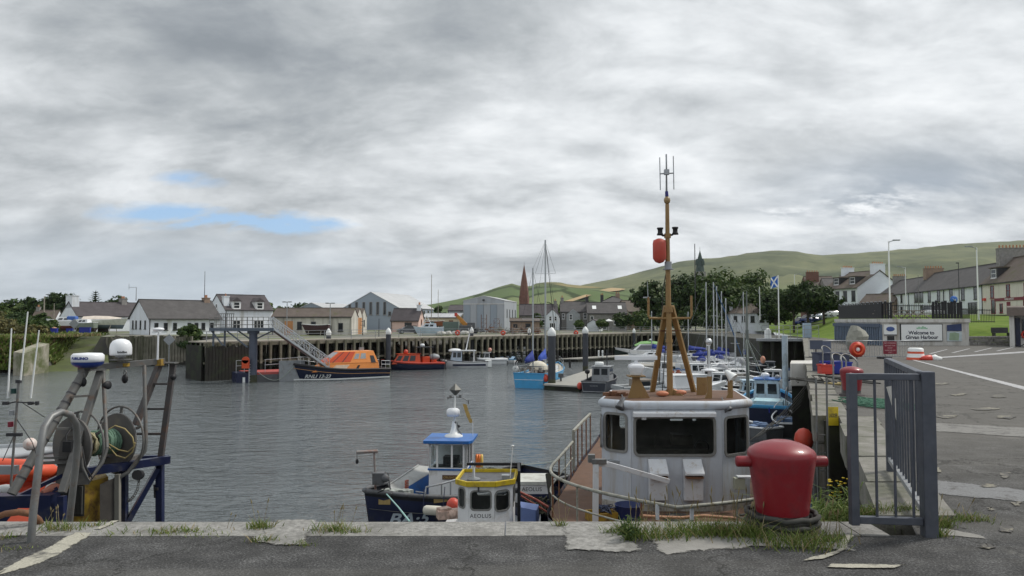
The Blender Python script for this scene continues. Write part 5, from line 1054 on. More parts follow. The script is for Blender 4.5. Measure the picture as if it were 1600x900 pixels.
def car(px, Y, z, a, col, label):
 t = thing('parked_car', label, 'car', (gx(px, Y), Y, z), a, 'cars parked along the street'); bm_ = MB()
 sec = [(-2.05, .35, .62, .70), (-1.9, .3, .78, .82), (-1.0, .22, .88, .85), (.6, .22, .92, .86), (1.7, .25, .86, .84), (2.05, .35, .70, .74)]
 bm_.loft([[(x, w, zb), (x, w * 1.0, (zb + zt) / 2), (x, w * .93, zt), (x, -w * .93, zt), (x, -w, (zb + zt) / 2), (x, -w, zb)] for x, zb, zt, w in sec], cap=True)
 ob('body', bm_, col, t); gl = MB(); g2 = [(-1.95, .80, .70, .70), (-1.2, 1.40, .68, .6), (.3, 1.45, .68, .62), (1.15, .92, .74, .72)]
 gl.loft([[(-1.95, .7, .80), (-1.95, -.7, .80)], [(-1.25, .6, 1.40), (-1.25, -.6, 1.40)], [(.3, .62, 1.45), (.3, -.62, 1.45)], [(1.2, .72, .90), (1.2, -.72, .90)]], smooth=False)
 for s in (1, -1): gl.add([(-1.95, s * .7, .80), (-1.25, s * .6, 1.40), (.3, s * .62, 1.45), (1.2, s * .72, .90)], [(0, 1, 2, 3)])
 ob('windows', gl, glass, t); ob('roof', MB().loft([[(-1.3, .6, 1.40), (-1.3, -.6, 1.40)], [(-.5, .63, 1.49), (-.5, -.63, 1.49)], [(.35, .62, 1.46), (.35, -.62, 1.46)]]), col, t)
 for x in (-1.3, 1.3):
  for s in (1, -1): w = ob('wheel', MB().cyl((x, s * .84, .32), (x, s * .66, .32), .32, .32, 14), black, t); ob('rim', MB().cyl((x, s * .85, .32), (x, s * .835, .32), .2, .2, 10), steel, w)
 for s in (1, -1): ob('headlight', MB().cbox((2.0, s * .55, .66), (.12, .3, .14)), ivory, t)
 return t
carw = mat('car_white', (.75, .76, .78), .2, var=.02, coat=1); cars = mat('car_silver', (.42, .46, .52), .25, .5, var=.03, coat=1); carb = mat('car_blue', (.02, .04, .16), .2, var=.05, coat=1); cark = mat('car_dark', (.03, .035, .045), .2, var=.05, coat=1)
for px, Y, a, c, lab in ((1256, 136, 20, carb, 'dark blue car parked behind the left trimmed tree'), (1268, 134, 15, carb, 'dark blue car parked between the trimmed tree trunks'), (1285.5, 132, 200, cars, 'silver car parked just left of the white car'), (1304, 129, 195, carw, 'white car parked beside the black palisade')):
 car(px, Y, bank_h(gx(px, Y), Y) + .13, R(a), c, lab)
car(639, 128, LZ, R(200), cark, 'dark car parked in front of the pink cottage')['group'] = 'cars parked in the boatyard'
car(1456, 103, 2.15, R(-95), carw, 'white car showing above the roof terrace tables')
# yard clutter behind the jetty
def crane():
 t = thing('mobile_crane', 'orange mobile crane with its boom folded down over the yard', 'crane', hb(729, 128)); k = 128 / FPX
 ob('boom', MB().bar((-1.75, 0, 3.2), (.55, 0, .95), .5, .55).bar((-1.0, 0, 2.35), (.75, 0, .7), .62, .68), mat('crane_orange', (.50, .22, .04), .5, var=.2), t); ob('boom_tip', MB().cbox((-1.85, 0, 3.3), (.45, .6, .6), 0), redp, t); ob('chassis', MB().box(-1.6, -1, .5, 2.2, 1, 1.0).box(.2, -.9, 1.0, 1.5, .9, 1.9), greyp2, t)
 for x in (-1.2, 1.6): ob('wheel', MB().cyl((x, -1.02, .45), (x, -.7, .45), .45, .45, 12), black, t)
crane()
for px, py, Y, w, h, m, lab in ((704, 516, 122, 2.6, 2.1, mat('grey_green_steel', (.14, .19, .17), .6, var=.15), 'grey-green steel container in the yard left of the crane'), (727, 516, 120, 2.0, 1.5, greyp2, 'dark grey steel skip under the crane boom')):
 t = thing('container', lab, 'container', hb(px, Y)); ob('body', MB().box(-w / 2, 0, 0, w / 2, 2.4, h), m, t); rb = MB()
 for i in range(9): rb.box(-w / 2 + (i + .3) * w / 9, -.05, .1, -w / 2 + (i + .7) * w / 9, 0, h - .1)
 ob('ribs', rb, m, t)
for i, (px, Y) in enumerate(((756, 138), (776, 136))):
 t = thing('scaffold_tower', ('rusty scaffold frame in front of the middle shed doors', 'rusty scaffold frame in front of the right shed door')[i], 'scaffold', hb(px, Y)); mb = MB()
 for x in (-.5, .5): mb.bar((x, 0, 0), (x, 0, 3.4 - i), .07).bar((x, 1, 0), (x, 1, 3.4 - i), .07)
 for z in (.9, 1.8, 2.6): mb.bar((-.5, 0, z), (.5, 0, z), .06).bar((-.5, 0, z - .8), (.5, 0, z), .04)
 ob('tube', mb, rust, t)
jr = random.Random(12)
for i in range(16):
 px = (800 + i * 4.6) if i < 10 else (745 + (i - 10) * 9); Y = 128 + jr.uniform(-4, 4); s = jr.uniform(.5, 1.3); mb = MB()
 for k in range(5): mb.cbox((jr.uniform(-.6, .6), jr.uniform(-.4, .4), jr.uniform(.1, s)), (jr.uniform(.3, 1.1), .4, jr.uniform(.08, .3)), jr.uniform(0, 3))
 mb.bar((-.5, 0, 0), (jr.uniform(-.2, .7), 0, s * 1.5), .07)
 single('scrap_heap', mb, (rust, stone_b, wood, greyp2)[i % 4], 'heap of rusty scrap and timber among the junk behind the jetty rail', 'scrap heap', 'scrap heaps behind the jetty'); bpy.context.scene.objects[-1].location = hb(px, Y)
# blue tubs and clutter by the laid-up boats
for i, (px, Y, w, h) in enumerate(((86, 118, .9, 1.0), (110, 122, .9, .9), (134, 117, 1.5, 1.15))):
 t = thing('tub', ('blue tub heaped with rope at the edge of the grass', 'blue tub below the white yacht', 'largest blue tub, dark on its shaded side, right of the others')[i], 'tub', hb(px, Y), R(20), 'blue tubs by the laid-up boats'); ob('body', MB().prism([(-w / 2, -.5), (w / 2, -.5), (w / 2, .5), (-w / 2, .5)], .12, h), blue_b, t, bev=.05); ob('rim', MB().box(-w / 2 - .05, -.55, h, w / 2 + .05, -.47, h + .08).box(-w / 2 - .05, .47, h, w / 2 + .05, .55, h + .08), blue_b, t)
 if i == 0: ob('contents', MB().sphere((0, 0, h), .4, 8, (1, .9, .6)), mat('rope_orange', (.55, .32, .2), .9, var=.3, scale=9), t)
def diamond(px, py, Y, s, lab, base):
 p = at(px, py, Y); t = thing('navigation_marker', lab, 'marker', (p.x, p.y, 0)); t.location.z = at(px, base, Y).z; z = p.z - t.location.z; ob('post', MB().cyl((0, 0, 0), (0, 0, z), .06), steel, t); ob('board', MB().ext([(-s, z), (0, z - s), (s, z), (0, z + s)], 'y', -.05, 0), greyp, t)
diamond(264.5, 531, 90, .72, 'grey diamond-shaped marker board on a post above the water', 590); diamond(116, 506, 116, .8, 'dark triangular marker standing among the blue tubs', 522)
# concrete wing wall and timber revetment left of the basin
w0, w1 = at(77, 537, 92), at(38, 552, 86)
single('wing_wall', MB().prism([(w0.x, w0.y), (w0.x - 1.8, w0.y + .8), (w1.x - 1.8, w1.y + .8), (w1.x, w1.y)], -6, lambda x, y: lerp(w1.z, w0.z, (y - w1.y) / (w0.y - w1.y))), mat('wing_concrete', (.40, .37, .31), .9, var=.15, dirt=(.10, .12, .04), damt=.75, dscale=.35), 'pale concrete wing wall at the left water edge', 'wall', loc=(w0.x, w0.y, -4))
t = thing('timber_revetment', 'row of weathered upright timbers retaining the bank below the boathouse', 'revetment', (-57, 106.5, -2)); mb = MB(); q = random.Random(4)
for i in range(30): mb.cbox((i * .40 - .2, i * .02 - 2.2, -.5 + q.uniform(-.25, .2)), (.34, .3, 3.6), q.uniform(-.1, .1))
ob('timbers', mb, mat('revet_timber', (.20, .185, .15), .9, var=.4, scale=1, dirt=(.05, .055, .025), damt=.65, dscale=.8, streak=True), t)
# ------------------------------------------------------------------ things on the near quay
def bollard(px, py, Y, label, a=0):
 p = at(px, py, Y); t = thing('bollard', label, 'bollard', (p.x, p.y, groundz(p.y)), a, 'red mooring bollards')
 ob('body', MB().lathe([(.20, .13), (.204, .16), (.222, .30), (.243, .45), (.256, .53), (.262, .575), (.259, .60), (.245, .622), (.205, .648), (.15, .671), (.09, .688), (.06, .690), (.03, .686), (0, .686)], 40), red, t)
 ob('base', MB().lathe([(.29, -.02), (.285, .03), (.215, .045), (.198, .07), (.199, .131)], 36), mat('bollard_base', (.06, .05, .05), .8, var=.3, scale=9, bump=.3), t)
 for s in (-1, 1): ob('arm', MB().lathe([(.044, .18), (.043, .345), (.040, .358), (.030, .362), (0, .364)], 18, c=(0, 0, .525), axis=(s, 0, 0)), red, t)
 return t
bollard(1222.5, 822, 5.92, 'large red cross-armed bollard close by at the quay corner')
bollard(1331, 612, 17.6, 'smaller-looking red bollard farther along the quay behind the gate', R(60))
rp = MB()
for k in range(4):
 rr = .235 + .03 * (k % 2); rp.tube([(rr * math.cos(i * R(15)) * (1 + .06 * math.sin(i * 1.7 + k)), rr * math.sin(i * R(15)) * (1 + .05 * math.cos(i * 1.3 + k)), .03 + .03 * k + .008 * math.sin(i * 2.1)) for i in range(24)], .02, 6, closed=True)
b1 = at(1222.5, 822, 5.92); single('mooring_rope', rp, ropedk, 'dark mooring rope coiled round the foot of the large red bollard', 'rope'); bpy.context.scene.objects[-1].location = (b1.x, b1.y, 0)
def gate():
 A_, B_, C_ = V((2.645, 5.76, 0)), V((3.19, 5.70, 0)), V((4.03, 7.92, 0)); zt = 1.235
 t = thing('gate', 'narrow dark steel gate panel at the quay corner, posts and three bars', 'gate', A_); d = B_ - A_
 ob('post', MB().box(-.032, -.032, .07, .032, .032, zt), gatesteel, t, bev=.006); ob('post', MB().cbox((d.x, d.y, (zt - .02) / 2), (.10, .10, zt + .06), R(-6)), gatesteel, t, bev=.008)
 ob('top_rail', MB().bar((.032, -.002, zt - .025), (d.x - .05, d.y + .005, zt - .025), .05, .05), gatesteel, t, bev=.005); ob('bottom_rail', MB().bar((.032, -.002, .11), (d.x - .05, d.y + .005, .11), .05, .055), gatesteel, t, bev=.005)
 for u in (.31, .56, .80): ob('bar', MB().cyl((d.x * u, d.y * u, .13), (d.x * u, d.y * u, zt - .05), .0105, .0105, 10), gatesteel, t)
 t = thing('railing', 'long dark railing panel running back from the quay corner gate', 'railing', B_); d = C_ - B_; n = 14; m2 = gatesteel
 ob('post', MB().cbox((d.x, d.y, zt / 2), (.07, .07, zt), R(-20)), m2, t, bev=.006)
 ob('top_rail', MB().bar(V((0, .05, zt - .015)), V((d.x, d.y, zt - .015)), .06, .05), m2, t, bev=.005); ob('bottom_rail', MB().bar(V((0, .05, .17)), V((d.x, d.y, .17)), .05, .05), steel, t, bev=.005)
 for i in range(1, n): p = d * (i / n); ob('bar', MB().cyl((p.x, p.y, .19), (p.x, p.y, zt - .03), .0105, .0105, 8), m2, t)
 p = d * .80; a = V((p.x - .05, p.y, .98)); b = V((p.x + .03, p.y - .1, .52)); single('stick', MB().bar(B_ + a, B_ + b, .045, .03), conc_w, 'pale stick tied to the inside of the long railing panel', 'stick', loc=B_ + a)
 single('cord', MB().tube([B_ + a + V((.0, .0, -.04)), B_ + a + V((.14, -.02, .0)), B_ + a + V((.08, -.05, -.38))], .004, 5), ropelt, 'thin cord tying the pale stick to the railing', 'cord', loc=B_ + a)
gate()
# hoop at the left edge and its rusty neighbour
single('ladder_hoop', MB().tube([at(*q) for q in ((48, 850, 5.55), (52, 800, 5.56), (59, 740, 5.6), (64, 695, 5.64), (69, 668, 5.7), (80, 651, 5.78), (95, 643.5, 5.87), (110, 648, 5.97), (119, 662, 6.05), (121, 690, 6.1), (118, 730, 6.15), (111, 790, 6.2), (104, 860, 6.3))], .027, 12), steel_d, 'bent grey tubular hoop beside the ladder at the left of the quay', 'hoop', loc=at(80, 850, 5.6))
single('ladder_hoop', MB().tube([at(*q) for q in ((-30, 830, 5.9), (-14, 812, 5.9), (8, 803, 5.9), (30, 800, 5.92), (48, 803, 5.95), (60, 812, 6.0), (70, 830, 6.1))], .026, 10), rust, 'low rusty tubular hoop at the left edge of the quay', 'hoop', loc=at(30, 820, 5.9))
# fence across the quay with its signs
def barriers():
 x0, x1, Y = gx(1262, 41), gx(1440, 41), 41.0; n = 3; w = (x1 - x0) / n; z = groundz(Y)
 for k in range(n):
  t = thing('barrier', ('grey barrier panel at the left of the quay fence, next to the wall', 'grey barrier panel in the middle of the quay fence, carrying the lifebuoy', 'grey barrier panel at the right of the quay fence, carrying the red notice')[k], 'barrier', (x0 + k * w, Y, z), 0, 'barrier panels across the quay')
  ob('frame', MB().tube([(.03, 0, .12), (.03, 0, 1.0), (w - .03, 0, 1.0), (w - .03, 0, .12)], .025, 6, closed=True), steel, t)
  for i in range(1, 15): ob('bar', MB().cyl((w * i / 15, 0, .12), (w * i / 15, 0, 1.0), .011, .011, 5), steel, t)
  ob('foot', MB().box(-.1, -.3, 0, .25, .3, .1).box(w - .3, -.3, 0, w - .02, .3, .1), black, t)
 t = buoy_disc(1339.5, 546, 40.8, 'large orange lifebuoy hanging on the quay fence', None, .43)
 s = thing('notice', 'dark red no parking notice on the quay fence', 'sign', (gx(1389.5, 40.8), 40.85, z + .27)); ob('board', MB().box(-.37, -.03, 0, .37, 0, .70), maroon, s); tx = MB(); MX = Matrix.Rotation(R(90), 4, 'X'); tx.text('NO PARKING', .105, tr(0, -.032, .60) @ MX, depth=.002).text('BEYOND THIS', .09, tr(0, -.032, .46) @ MX, depth=.002).text('POINT', .09, tr(0, -.032, .33) @ MX, depth=.002).text('HARBOUR USE', .09, tr(0, -.032, .20) @ MX, depth=.002).text('ONLY', .08, tr(0, -.032, .09) @ MX, depth=.002); ob('lettering', tx, mat('notice_letters', (.62, .45, .45), .6), s)
 s = thing('notice', 'plain blue-grey notice on the quay fence', 'sign', (gx(1291, 40.8), 40.85, z + .35)); ob('board', MB().box(-.22, -.03, 0, .22, 0, .62), mat('sign_grey', (.10, .12, .19), .6), s)
 s = thing('notice_post', 'small dark panel on a thin post at the quay edge', 'sign', (gx(1274, 33), 33, groundz(33))); ob('board', MB().box(-.28, -.03, .72, .28, 0, 1.12), mat('panel_blue', (.07, .085, .13), .6), s); ob('post', MB().cyl((0, .03, 0), (0, .03, 1.0), .03), dark, s)
 s = thing('traffic_drum', 'white and red banded traffic drum at the right end of the quay fence', 'traffic drum', (gx(1429, 39.5), 39.5, z)); mw = MB().lathe([(.46, 0), (.44, .16), (.43, .17), (.40, .36), (.385, .47), (.375, .62), (.30, .66), (0, .67)], 20)
 for i, f in enumerate(mw.f): zc = sum(mw.v[j].z for j in f) / len(f); mw.m[i] = 1 if (zc < .16 or .40 < zc < .47 ) else 0
 ob('drum', mw, [ivory, orange2], s)
 r = random.Random(6)
 for i, (px, m, lab) in enumerate(((1447, redp, 'crumpled red bag beside the traffic drum'), (1459, ivory, 'crumpled white sack right of the red bag'))):
  mb = MB().sphere((0, 0, .12), .35, 12, (1, .7, .5)); mb.v = [p * (1 + .25 * mnoise.noise(p * 5 + V((i, 0, 0)))) for p in mb.v]; single('sack', mb, m, lab, 'sack'); bpy.context.scene.objects[-1].location = (gx(px, 39), 39, z)
barriers()
mb = MB().sphere((0, 0, .8), 1.0, 14, (.85, .7, 1.0)); mb.v = [p * (1 + .22 * mnoise.noise(p * 1.3)) for p in mb.v]; mb.s = [False] * len(mb.s)
single('boulder', mb, mat('boulder_stone', (.30, .30, .26), .95, var=.25, scale=3, bump=.4, bscale=8), 'grey upright boulder behind the quay fence', 'boulder'); bpy.context.scene.objects[-1].location = (gx(1337, 56), 56, groundz(56) - .1)
# hoops over the ladder heads farther along the quay
for i, (pa, pb, Y, top) in enumerate(((1300, 1320, 19.6, 553), (1313.5, 1338, 18.4, 554), (1284, 1297, 26, 541))):
 xa, xb = gx(pa, Y), gx(pb, Y); zt = at(0, top, Y).z; z = groundz(Y); rr = (xb - xa) / 2
 single('ladder_handrail', MB().tube([(xa, Y, z)] + [(lerp(xa, xb, .5) - rr * math.cos(a), Y + .25 * math.sin(a), zt - rr + rr * math.sin(a)) for a in [j * math.pi / 8 for j in range(9)]] + [(xb, Y, z)], .022, 7), steel_d, ('thin hoop rail over a ladder head, left of the farther red bollard', 'thin hoop rail standing in front of the farther red bollard', 'small far hoop rail beside the dark fish boxes')[i], 'handrail', 'hoop rails over the ladder heads', loc=(xa, Y, z))
def tubbox(px, Y, w, d, h, m, label, a=0):
 t = thing('fish_box', label, 'fish box', (gx(px, Y), Y, groundz(Y) + .03), a, 'fish boxes on the quay'); b = MB(); k = .045
 b.box(-w / 2, -d / 2, 0, w / 2, d / 2, .05).box(-w / 2, -d / 2, .05, w / 2, -d / 2 + k, h).box(-w / 2, d / 2 - k, .05, w / 2, d / 2, h).box(-w / 2, -d / 2 + k, .05, -w / 2 + k, d / 2 - k, h).box(w / 2 - k, -d / 2 + k, .05, w / 2, d / 2 - k, h); ob('box', b, m, t, bev=.015); rm_ = MB(); c4 = [(-w / 2, -d / 2), (w / 2, -d / 2), (w / 2, d / 2), (-w / 2, d / 2)]; rm_.tube([(x, y, h + .01) for x, y in c4], .035, 6, closed=True); ob('rim', rm_, m, t)
tubbox(1304, 26.5, .85, .7, .38, blue_b, 'blue fish box, lower front one of the pile'); tubbox(1296, 27.6, 1.1, .7, .66, mat('box_navy', (.05, .06, .10), .6), 'dark slate-blue fish box behind the blue one'); tubbox(1288, 26, .42, .4, .30, redp, 'small red fish box with a white rim left of the blue one')
nb = MB(); q = random.Random(9)
for k in range(60):
 a = q.uniform(0, 6.28); x, y = q.gauss(0, .16), q.gauss(0, .35); nb.tube([(x + .3 * math.cos(a + j * .8) * q.uniform(.6, 1), y + .5 * math.sin(a + j * .8), .02 + .03 * q.random()) for j in range(7)], .012, 4)
single('net_heap', nb, netgreen, 'flat heap of green netting on the quay behind the railing', 'net'); bpy.context.scene.objects[-1].location = (gx(1368, 15.3), 15.3, groundz(15.3) + .01)
nb = MB()
for k in range(5): nb.tube([(gx(lerp(1245, 1352, j / 9), 21 + k * .5) , 21 + k * .5 + .8 * math.sin(j * 1.1 + k), groundz(21) + .075) for j in range(10)], .022, 5)
single('mooring_rope', nb, ropedk, 'dark mooring ropes lying across the coping by the hoop rails', 'rope', loc=(gx(1300, 21), 21, groundz(21)))
nb = MB().tube([(gx(lerp(1290, 1318, j / 7), 20.3), 20.3 + .3 * math.sin(j * 1.3), groundz(20) + .08) for j in range(8)], .03, 5)
single('mooring_rope', nb, ropey, 'short yellow rope lying on the coping by the hoop rails', 'rope', loc=(gx(1300, 20), 20, groundz(20)))
# ladder recess with its yellow sign
LY = 12.9
s = thing('ladder_sign', 'yellow ladder sign on the stepped quay end above the weeds', 'sign', (gx(1297, LY), LY - .03, -.8)); MX = Matrix.Rotation(R(90), 4, 'X')
zc = at(1297, 649, LY).z + .8; ob('plate', MB().box(-.09, -.012, zc - .17, .09, 0, zc + .15), yellow, s); ob('lettering', MB().text('LADDER', .076, tr(0, -.0135, zc) @ MX @ Matrix.Diagonal((.52, 1.25, 1, 1)), depth=.001, bold=.0014), dark, s)
LX = gx(1297, LY)
single('quay_step', MB().prism([(LX - .15, LY), (LX + .75, LY), (LX + 1.1, LY + 1.2), (LX + .34, LY + 1.2)], -6, -.10), wet, 'dark stepped end of the quay wall carrying the ladder sign', 'quay wall', loc=(LX, LY, -3), bev=.1)
t = thing('ladder', 'dark steel ladder on the quay wall below the yellow sign', 'ladder', (gx(1282, 12.6), 12.6, 0)); lad = MB()
for dx in (-.10, .08): lad.cyl((dx, 0, -5), (dx, 0, at(0, 590, 12.6).z), .018, .018, 8)
ob('stile', lad, steel_d, t); ob('rung', MB().bar((-.06, 0, -.6), (.04, 0, -.6), .02).bar((-.06, 0, -.9), (.04, 0, -.9), .02).bar((-.06, 0, -1.2), (.04, 0, -1.2), .02).bar((-.06, 0, -.3), (.04, 0, -.3), .02), steel_d, t)
# end walkway at the head of the basin, with cabinets
def headwalk():
 y = 90; x0, x1 = gx(1190, y), gx(1266, y) + 1; t = thing('walkway', 'grey footbridge deck on posts at the head of the basin', 'walkway', (x0, y, -.62)); w = x1 - x0
 ob('deck', MB().box(0, 0, -.32, w, 2.2, 0), greyp, t); p = MB()
 for i in range(6): p.box(w * i / 5 - .15, .3, -5, w * i / 5 + .15, .6, -.322)
 ob('post', p, pile_d, t); rl = MB()
 for z in (.55, 1.1, 1.6): rl.bar((0, .05, z), (w, .05, z), .05)
 for i in range(9): rl.bar((w * i / 8, .05, 0), (w * i / 8, .05, 1.6), .05)
 ob('railing', rl, steel, t)
 c = thing('cabinet', 'pale blue control cabinet on the footbridge', 'cabinet', (gx(1260, 91), 91, -.62)); ob('body', MB().box(-.42, -.3, .1, .42, .3, 1.9), mat('cabinet_blue', (.36, .46, .58), .4), c); ob('plinth', MB().box(-.36, -.25, 0, .36, .25, .099), greyp2, c)
 c = thing('cabinet', 'white rounded service box left on the footbridge', 'cabinet', (gx(1199, 91), 91, -.62)); ob('body', MB().box(-.32, -.3, .0, .32, .3, 1.0).sphere((0, 0, 1.0), .32, 10, (1, .9, .8), half=True), ivory, c)
 tag(ob('head_quay', MB().box(gx(1190, 92), 92.2, -6, 42, 150, LZ - .02), wet), kind='structure')
headwalk()
# ------------------------------------------------------------------ weeds in the joints
wr = random.Random(21)
def blades(mb, x, y, z, n, h, spread, lean=.5):
 for _ in range(n):
  a = wr.uniform(0, 6.28); d = V((math.cos(a), math.sin(a), 0)); r = abs(wr.gauss(0, spread)); p = V((x + wr.gauss(0, spread), y + wr.gauss(0, spread * .5), z)); hh = h * wr.uniform(.4, 1.25); l = V((wr.gauss(0, lean), wr.gauss(0, lean), 1)); w = wr.uniform(.0022, .0045)
  q = V((-d.y, d.x, 0)); m_ = p + l * hh * .55; tp = p + l * hh + V((l.x, l.y, -.35)) * hh * .25
  mb.add([p - d * w, p + d * w, m_ + d * w * .8, m_ - d * w * .8, tp], [(0, 1, 2, 3), (3, 2, 4)])
def stalks(mb, x, y, z, n, h, spread):
 for _ in range(n):
  p = V((x + wr.gauss(0, spread), y + wr.gauss(0, spread * .4), z)); l = V((wr.gauss(0, .22), wr.gauss(0, .15), 1)); hh = h * wr.uniform(.6, 1.2); e = p + l * hh
  mb.tube([p, p + l * hh * .6, e], [.0018, .0015, .001], 4); mb.tube([e - l * hh * .22, e - l * hh * .12, e], [.002, .006, .001], 5)
ga, gb = MB(), MB()
for px, py, n, h, sp in ((92, 828, 170, .09, .09), (150, 822, 60, .05, .05), (262, 832, 160, .05, .10), (300, 831, 80, .045, .08), (405, 826, 160, .09, .06), (412, 846, 90, .06, .06), (470, 852, 60, .04, .05), (522, 830, 220, .08, .09), (560, 832, 60, .05, .06), (875, 822, 50, .07, .03), (985, 836, 160, .13, .05), (1020, 842, 200, .10, .09), (1070, 836, 300, .14, .14), (1110, 836, 300, .15, .12), (1170, 838, 300, .15, .09), (1215, 850, 280, .12, .16), (1265, 856, 220, .12, .13), (1290, 846, 220, .12, .10), (1470, 824, 200, .12, .06), (1505, 812, 160, .07, .12), (1530, 814, 90, .06, .07), (1468, 838, 90, .09, .04), (1345, 806, 200, .09, .08), (1385, 806, 260, .12, .10), (1420, 804, 140, .12, .06), (1400, 742, 60, .06, .05), (10, 840, 50, .05, .06), (960, 834, 60, .09, .05), (1140, 836, 200, .10, .08), (20, 858, 25, .04, .08), (320, 836, 40, .04, .1), (190, 834, 40, .05, .08)):
 p = onz(px, py, 0); blades(ga, p.x, p.y, .0, int(n * .75), h * .85, sp); blades(gb, p.x, p.y, 0, n // 7, h * 1.0, sp)
for px, py, n, h, sp in ((1000, 830, 10, .30, .10), (1060, 826, 9, .28, .15), (1110, 826, 12, .32, .13), (1170, 832, 8, .30, .08), (410, 820, 3, .18, .05), (525, 822, 5, .17, .05), (100, 820, 8, .13, .08), (358, 826, 2, .16, .02), (1470, 820, 5, .25, .06), (1300, 838, 8, .28, .10), (880, 818, 4, .18, .03)):
 p = onz(px, py, 0); stalks(gb, p.x, p.y, 0, n, h, sp)
tag(ob('grass', ga, grass_m), kind='stuff'); tag(ob('grass', gb, dry_m), kind='stuff')
def leafy(name, label, p, n, h, r, lm, ls, seed):
 q = random.Random(seed); t = thing(name, label, 'weed', p); st = MB(); lf = MB()
 for i in range(n):
  b = V((q.gauss(0, r * .25), q.gauss(0, r * .2), 0)); e = b + V((q.gauss(0, r * .6), q.gauss(0, r * .5), h * q.uniform(.5, 1))); st.tube([b, (b + e) / 2 + V((q.gauss(0, .02), 0, 0)), e], .003, 4)
  for k in range(16):
   c = b + (e - b) * q.uniform(.1, 1.0) + V((q.gauss(0, r * .22), q.gauss(0, r * .22), 0)); nm = V((q.gauss(0, .7), q.gauss(0, .7), 1)).normalized(); a = nm.orthogonal().normalized(); a = Matrix.Rotation(q.uniform(0, 6.28), 3, nm) @ a; bb = nm.cross(a); s = ls * q.uniform(.6, 1.3)
   lf.add([c - a * s, c - bb * s * .45, c + a * s, c + bb * s * .45], [(0, 1, 2, 3)])
 ob('stem', st, grass_m, t); ob('leaves', lf, lm, t); return t
leafy('weed', 'bushy dark green weed growing at the quay edge before the trawler', onz(984, 846, 0), 16, .20, .08, leaf_md, .016, 1)
rg = leafy('ragwort', 'tall weed with yellow flower heads growing on the quay wall under the ladder sign', V((gx(1306, 9.6), 9.6, -1.35)), 14, .95, .22, leaf_br, .035, 2); fl = MB(); q = random.Random(5)
for i in range(26): p = V((q.gauss(-.04, .09), q.gauss(0, .05), q.uniform(.74, .98))); fl.lathe([(0, .004), (.020, .0), (.022, -.008), (0, -.012)], 8, c=p)
ob('flower_head', fl, petal, rg)['kind'] = 'stuff'
def hang(name, label, p, n, L_, spread, mt, seed):
 q = random.Random(seed); mb = MB()
 for i in range(n):
  b = V((q.gauss(0, spread), q.gauss(0, spread), q.gauss(0, .10))); d = V((q.gauss(-.35, .45), q.gauss(-.25, .4), q.uniform(.0, .8))); l = L_ * q.uniform(.4, 1.2); sd_ = V((-d.y, d.x, 0)).normalized() * .006
  p1 = b + d * l * .5; p2 = b + d * l * .9 + V((0, 0, -.25 * l)); p3 = b + d * l * 1.1 + V((0, 0, -.6 * l)); mb.add([b - sd_, b + sd_, p1 + sd_, p1 - sd_, p2 + sd_ * .7, p2 - sd_ * .7, p3], [(0, 1, 2, 3), (3, 2, 4, 5), (5, 4, 6)])
 o = single(name, mb, mt, label, 'weed'); o.location = p
hang('weed', 'long straggling grass hanging from the quay corner behind the red bollard', V((gx(1300, 7.6), 7.6, -.45)), 420, .55, .20, grass_m, 1); hang('weed', 'dry tangled weed on the quay wall below the ragwort', V((gx(1298, 9.0), 9.0, -.95)), 380, .45, .25, leaf_br, 2)
hang('weed', 'dark grass tuft in the gap at the foot of the gate', V((gx(1306, 6.5), 6.5, -.08)), 260, .28, .12, grass_m, 3)
ft = thing('fern', 'bright green fern growing out of the quay corner beside the gate', 'fern', V((gx(1312, 6.7), 6.7, -.40))); q = random.Random(3)
for i in range(8):
 fm_ = MB(); a = R(100 + i * 26); d = V((math.cos(a), math.sin(a) * .6, .0)); up = 1.15
 for k in range(14):
  u = (k + 1) / 15; c = d * .42 * u + V((0, 0, .36 * u * up - .22 * u * u)); t_ = V((-d.y, d.x, 0)).normalized(); l = .085 * (1 - u) + .012
  for s in (-1, 1): fm_.add([c - d * .010, c + t_ * s * l + d * .02 + V((0, 0, -.02)), c + d * .012], [(0, 1, 2)])
 ob('frond', fm_, fern_m, ft)
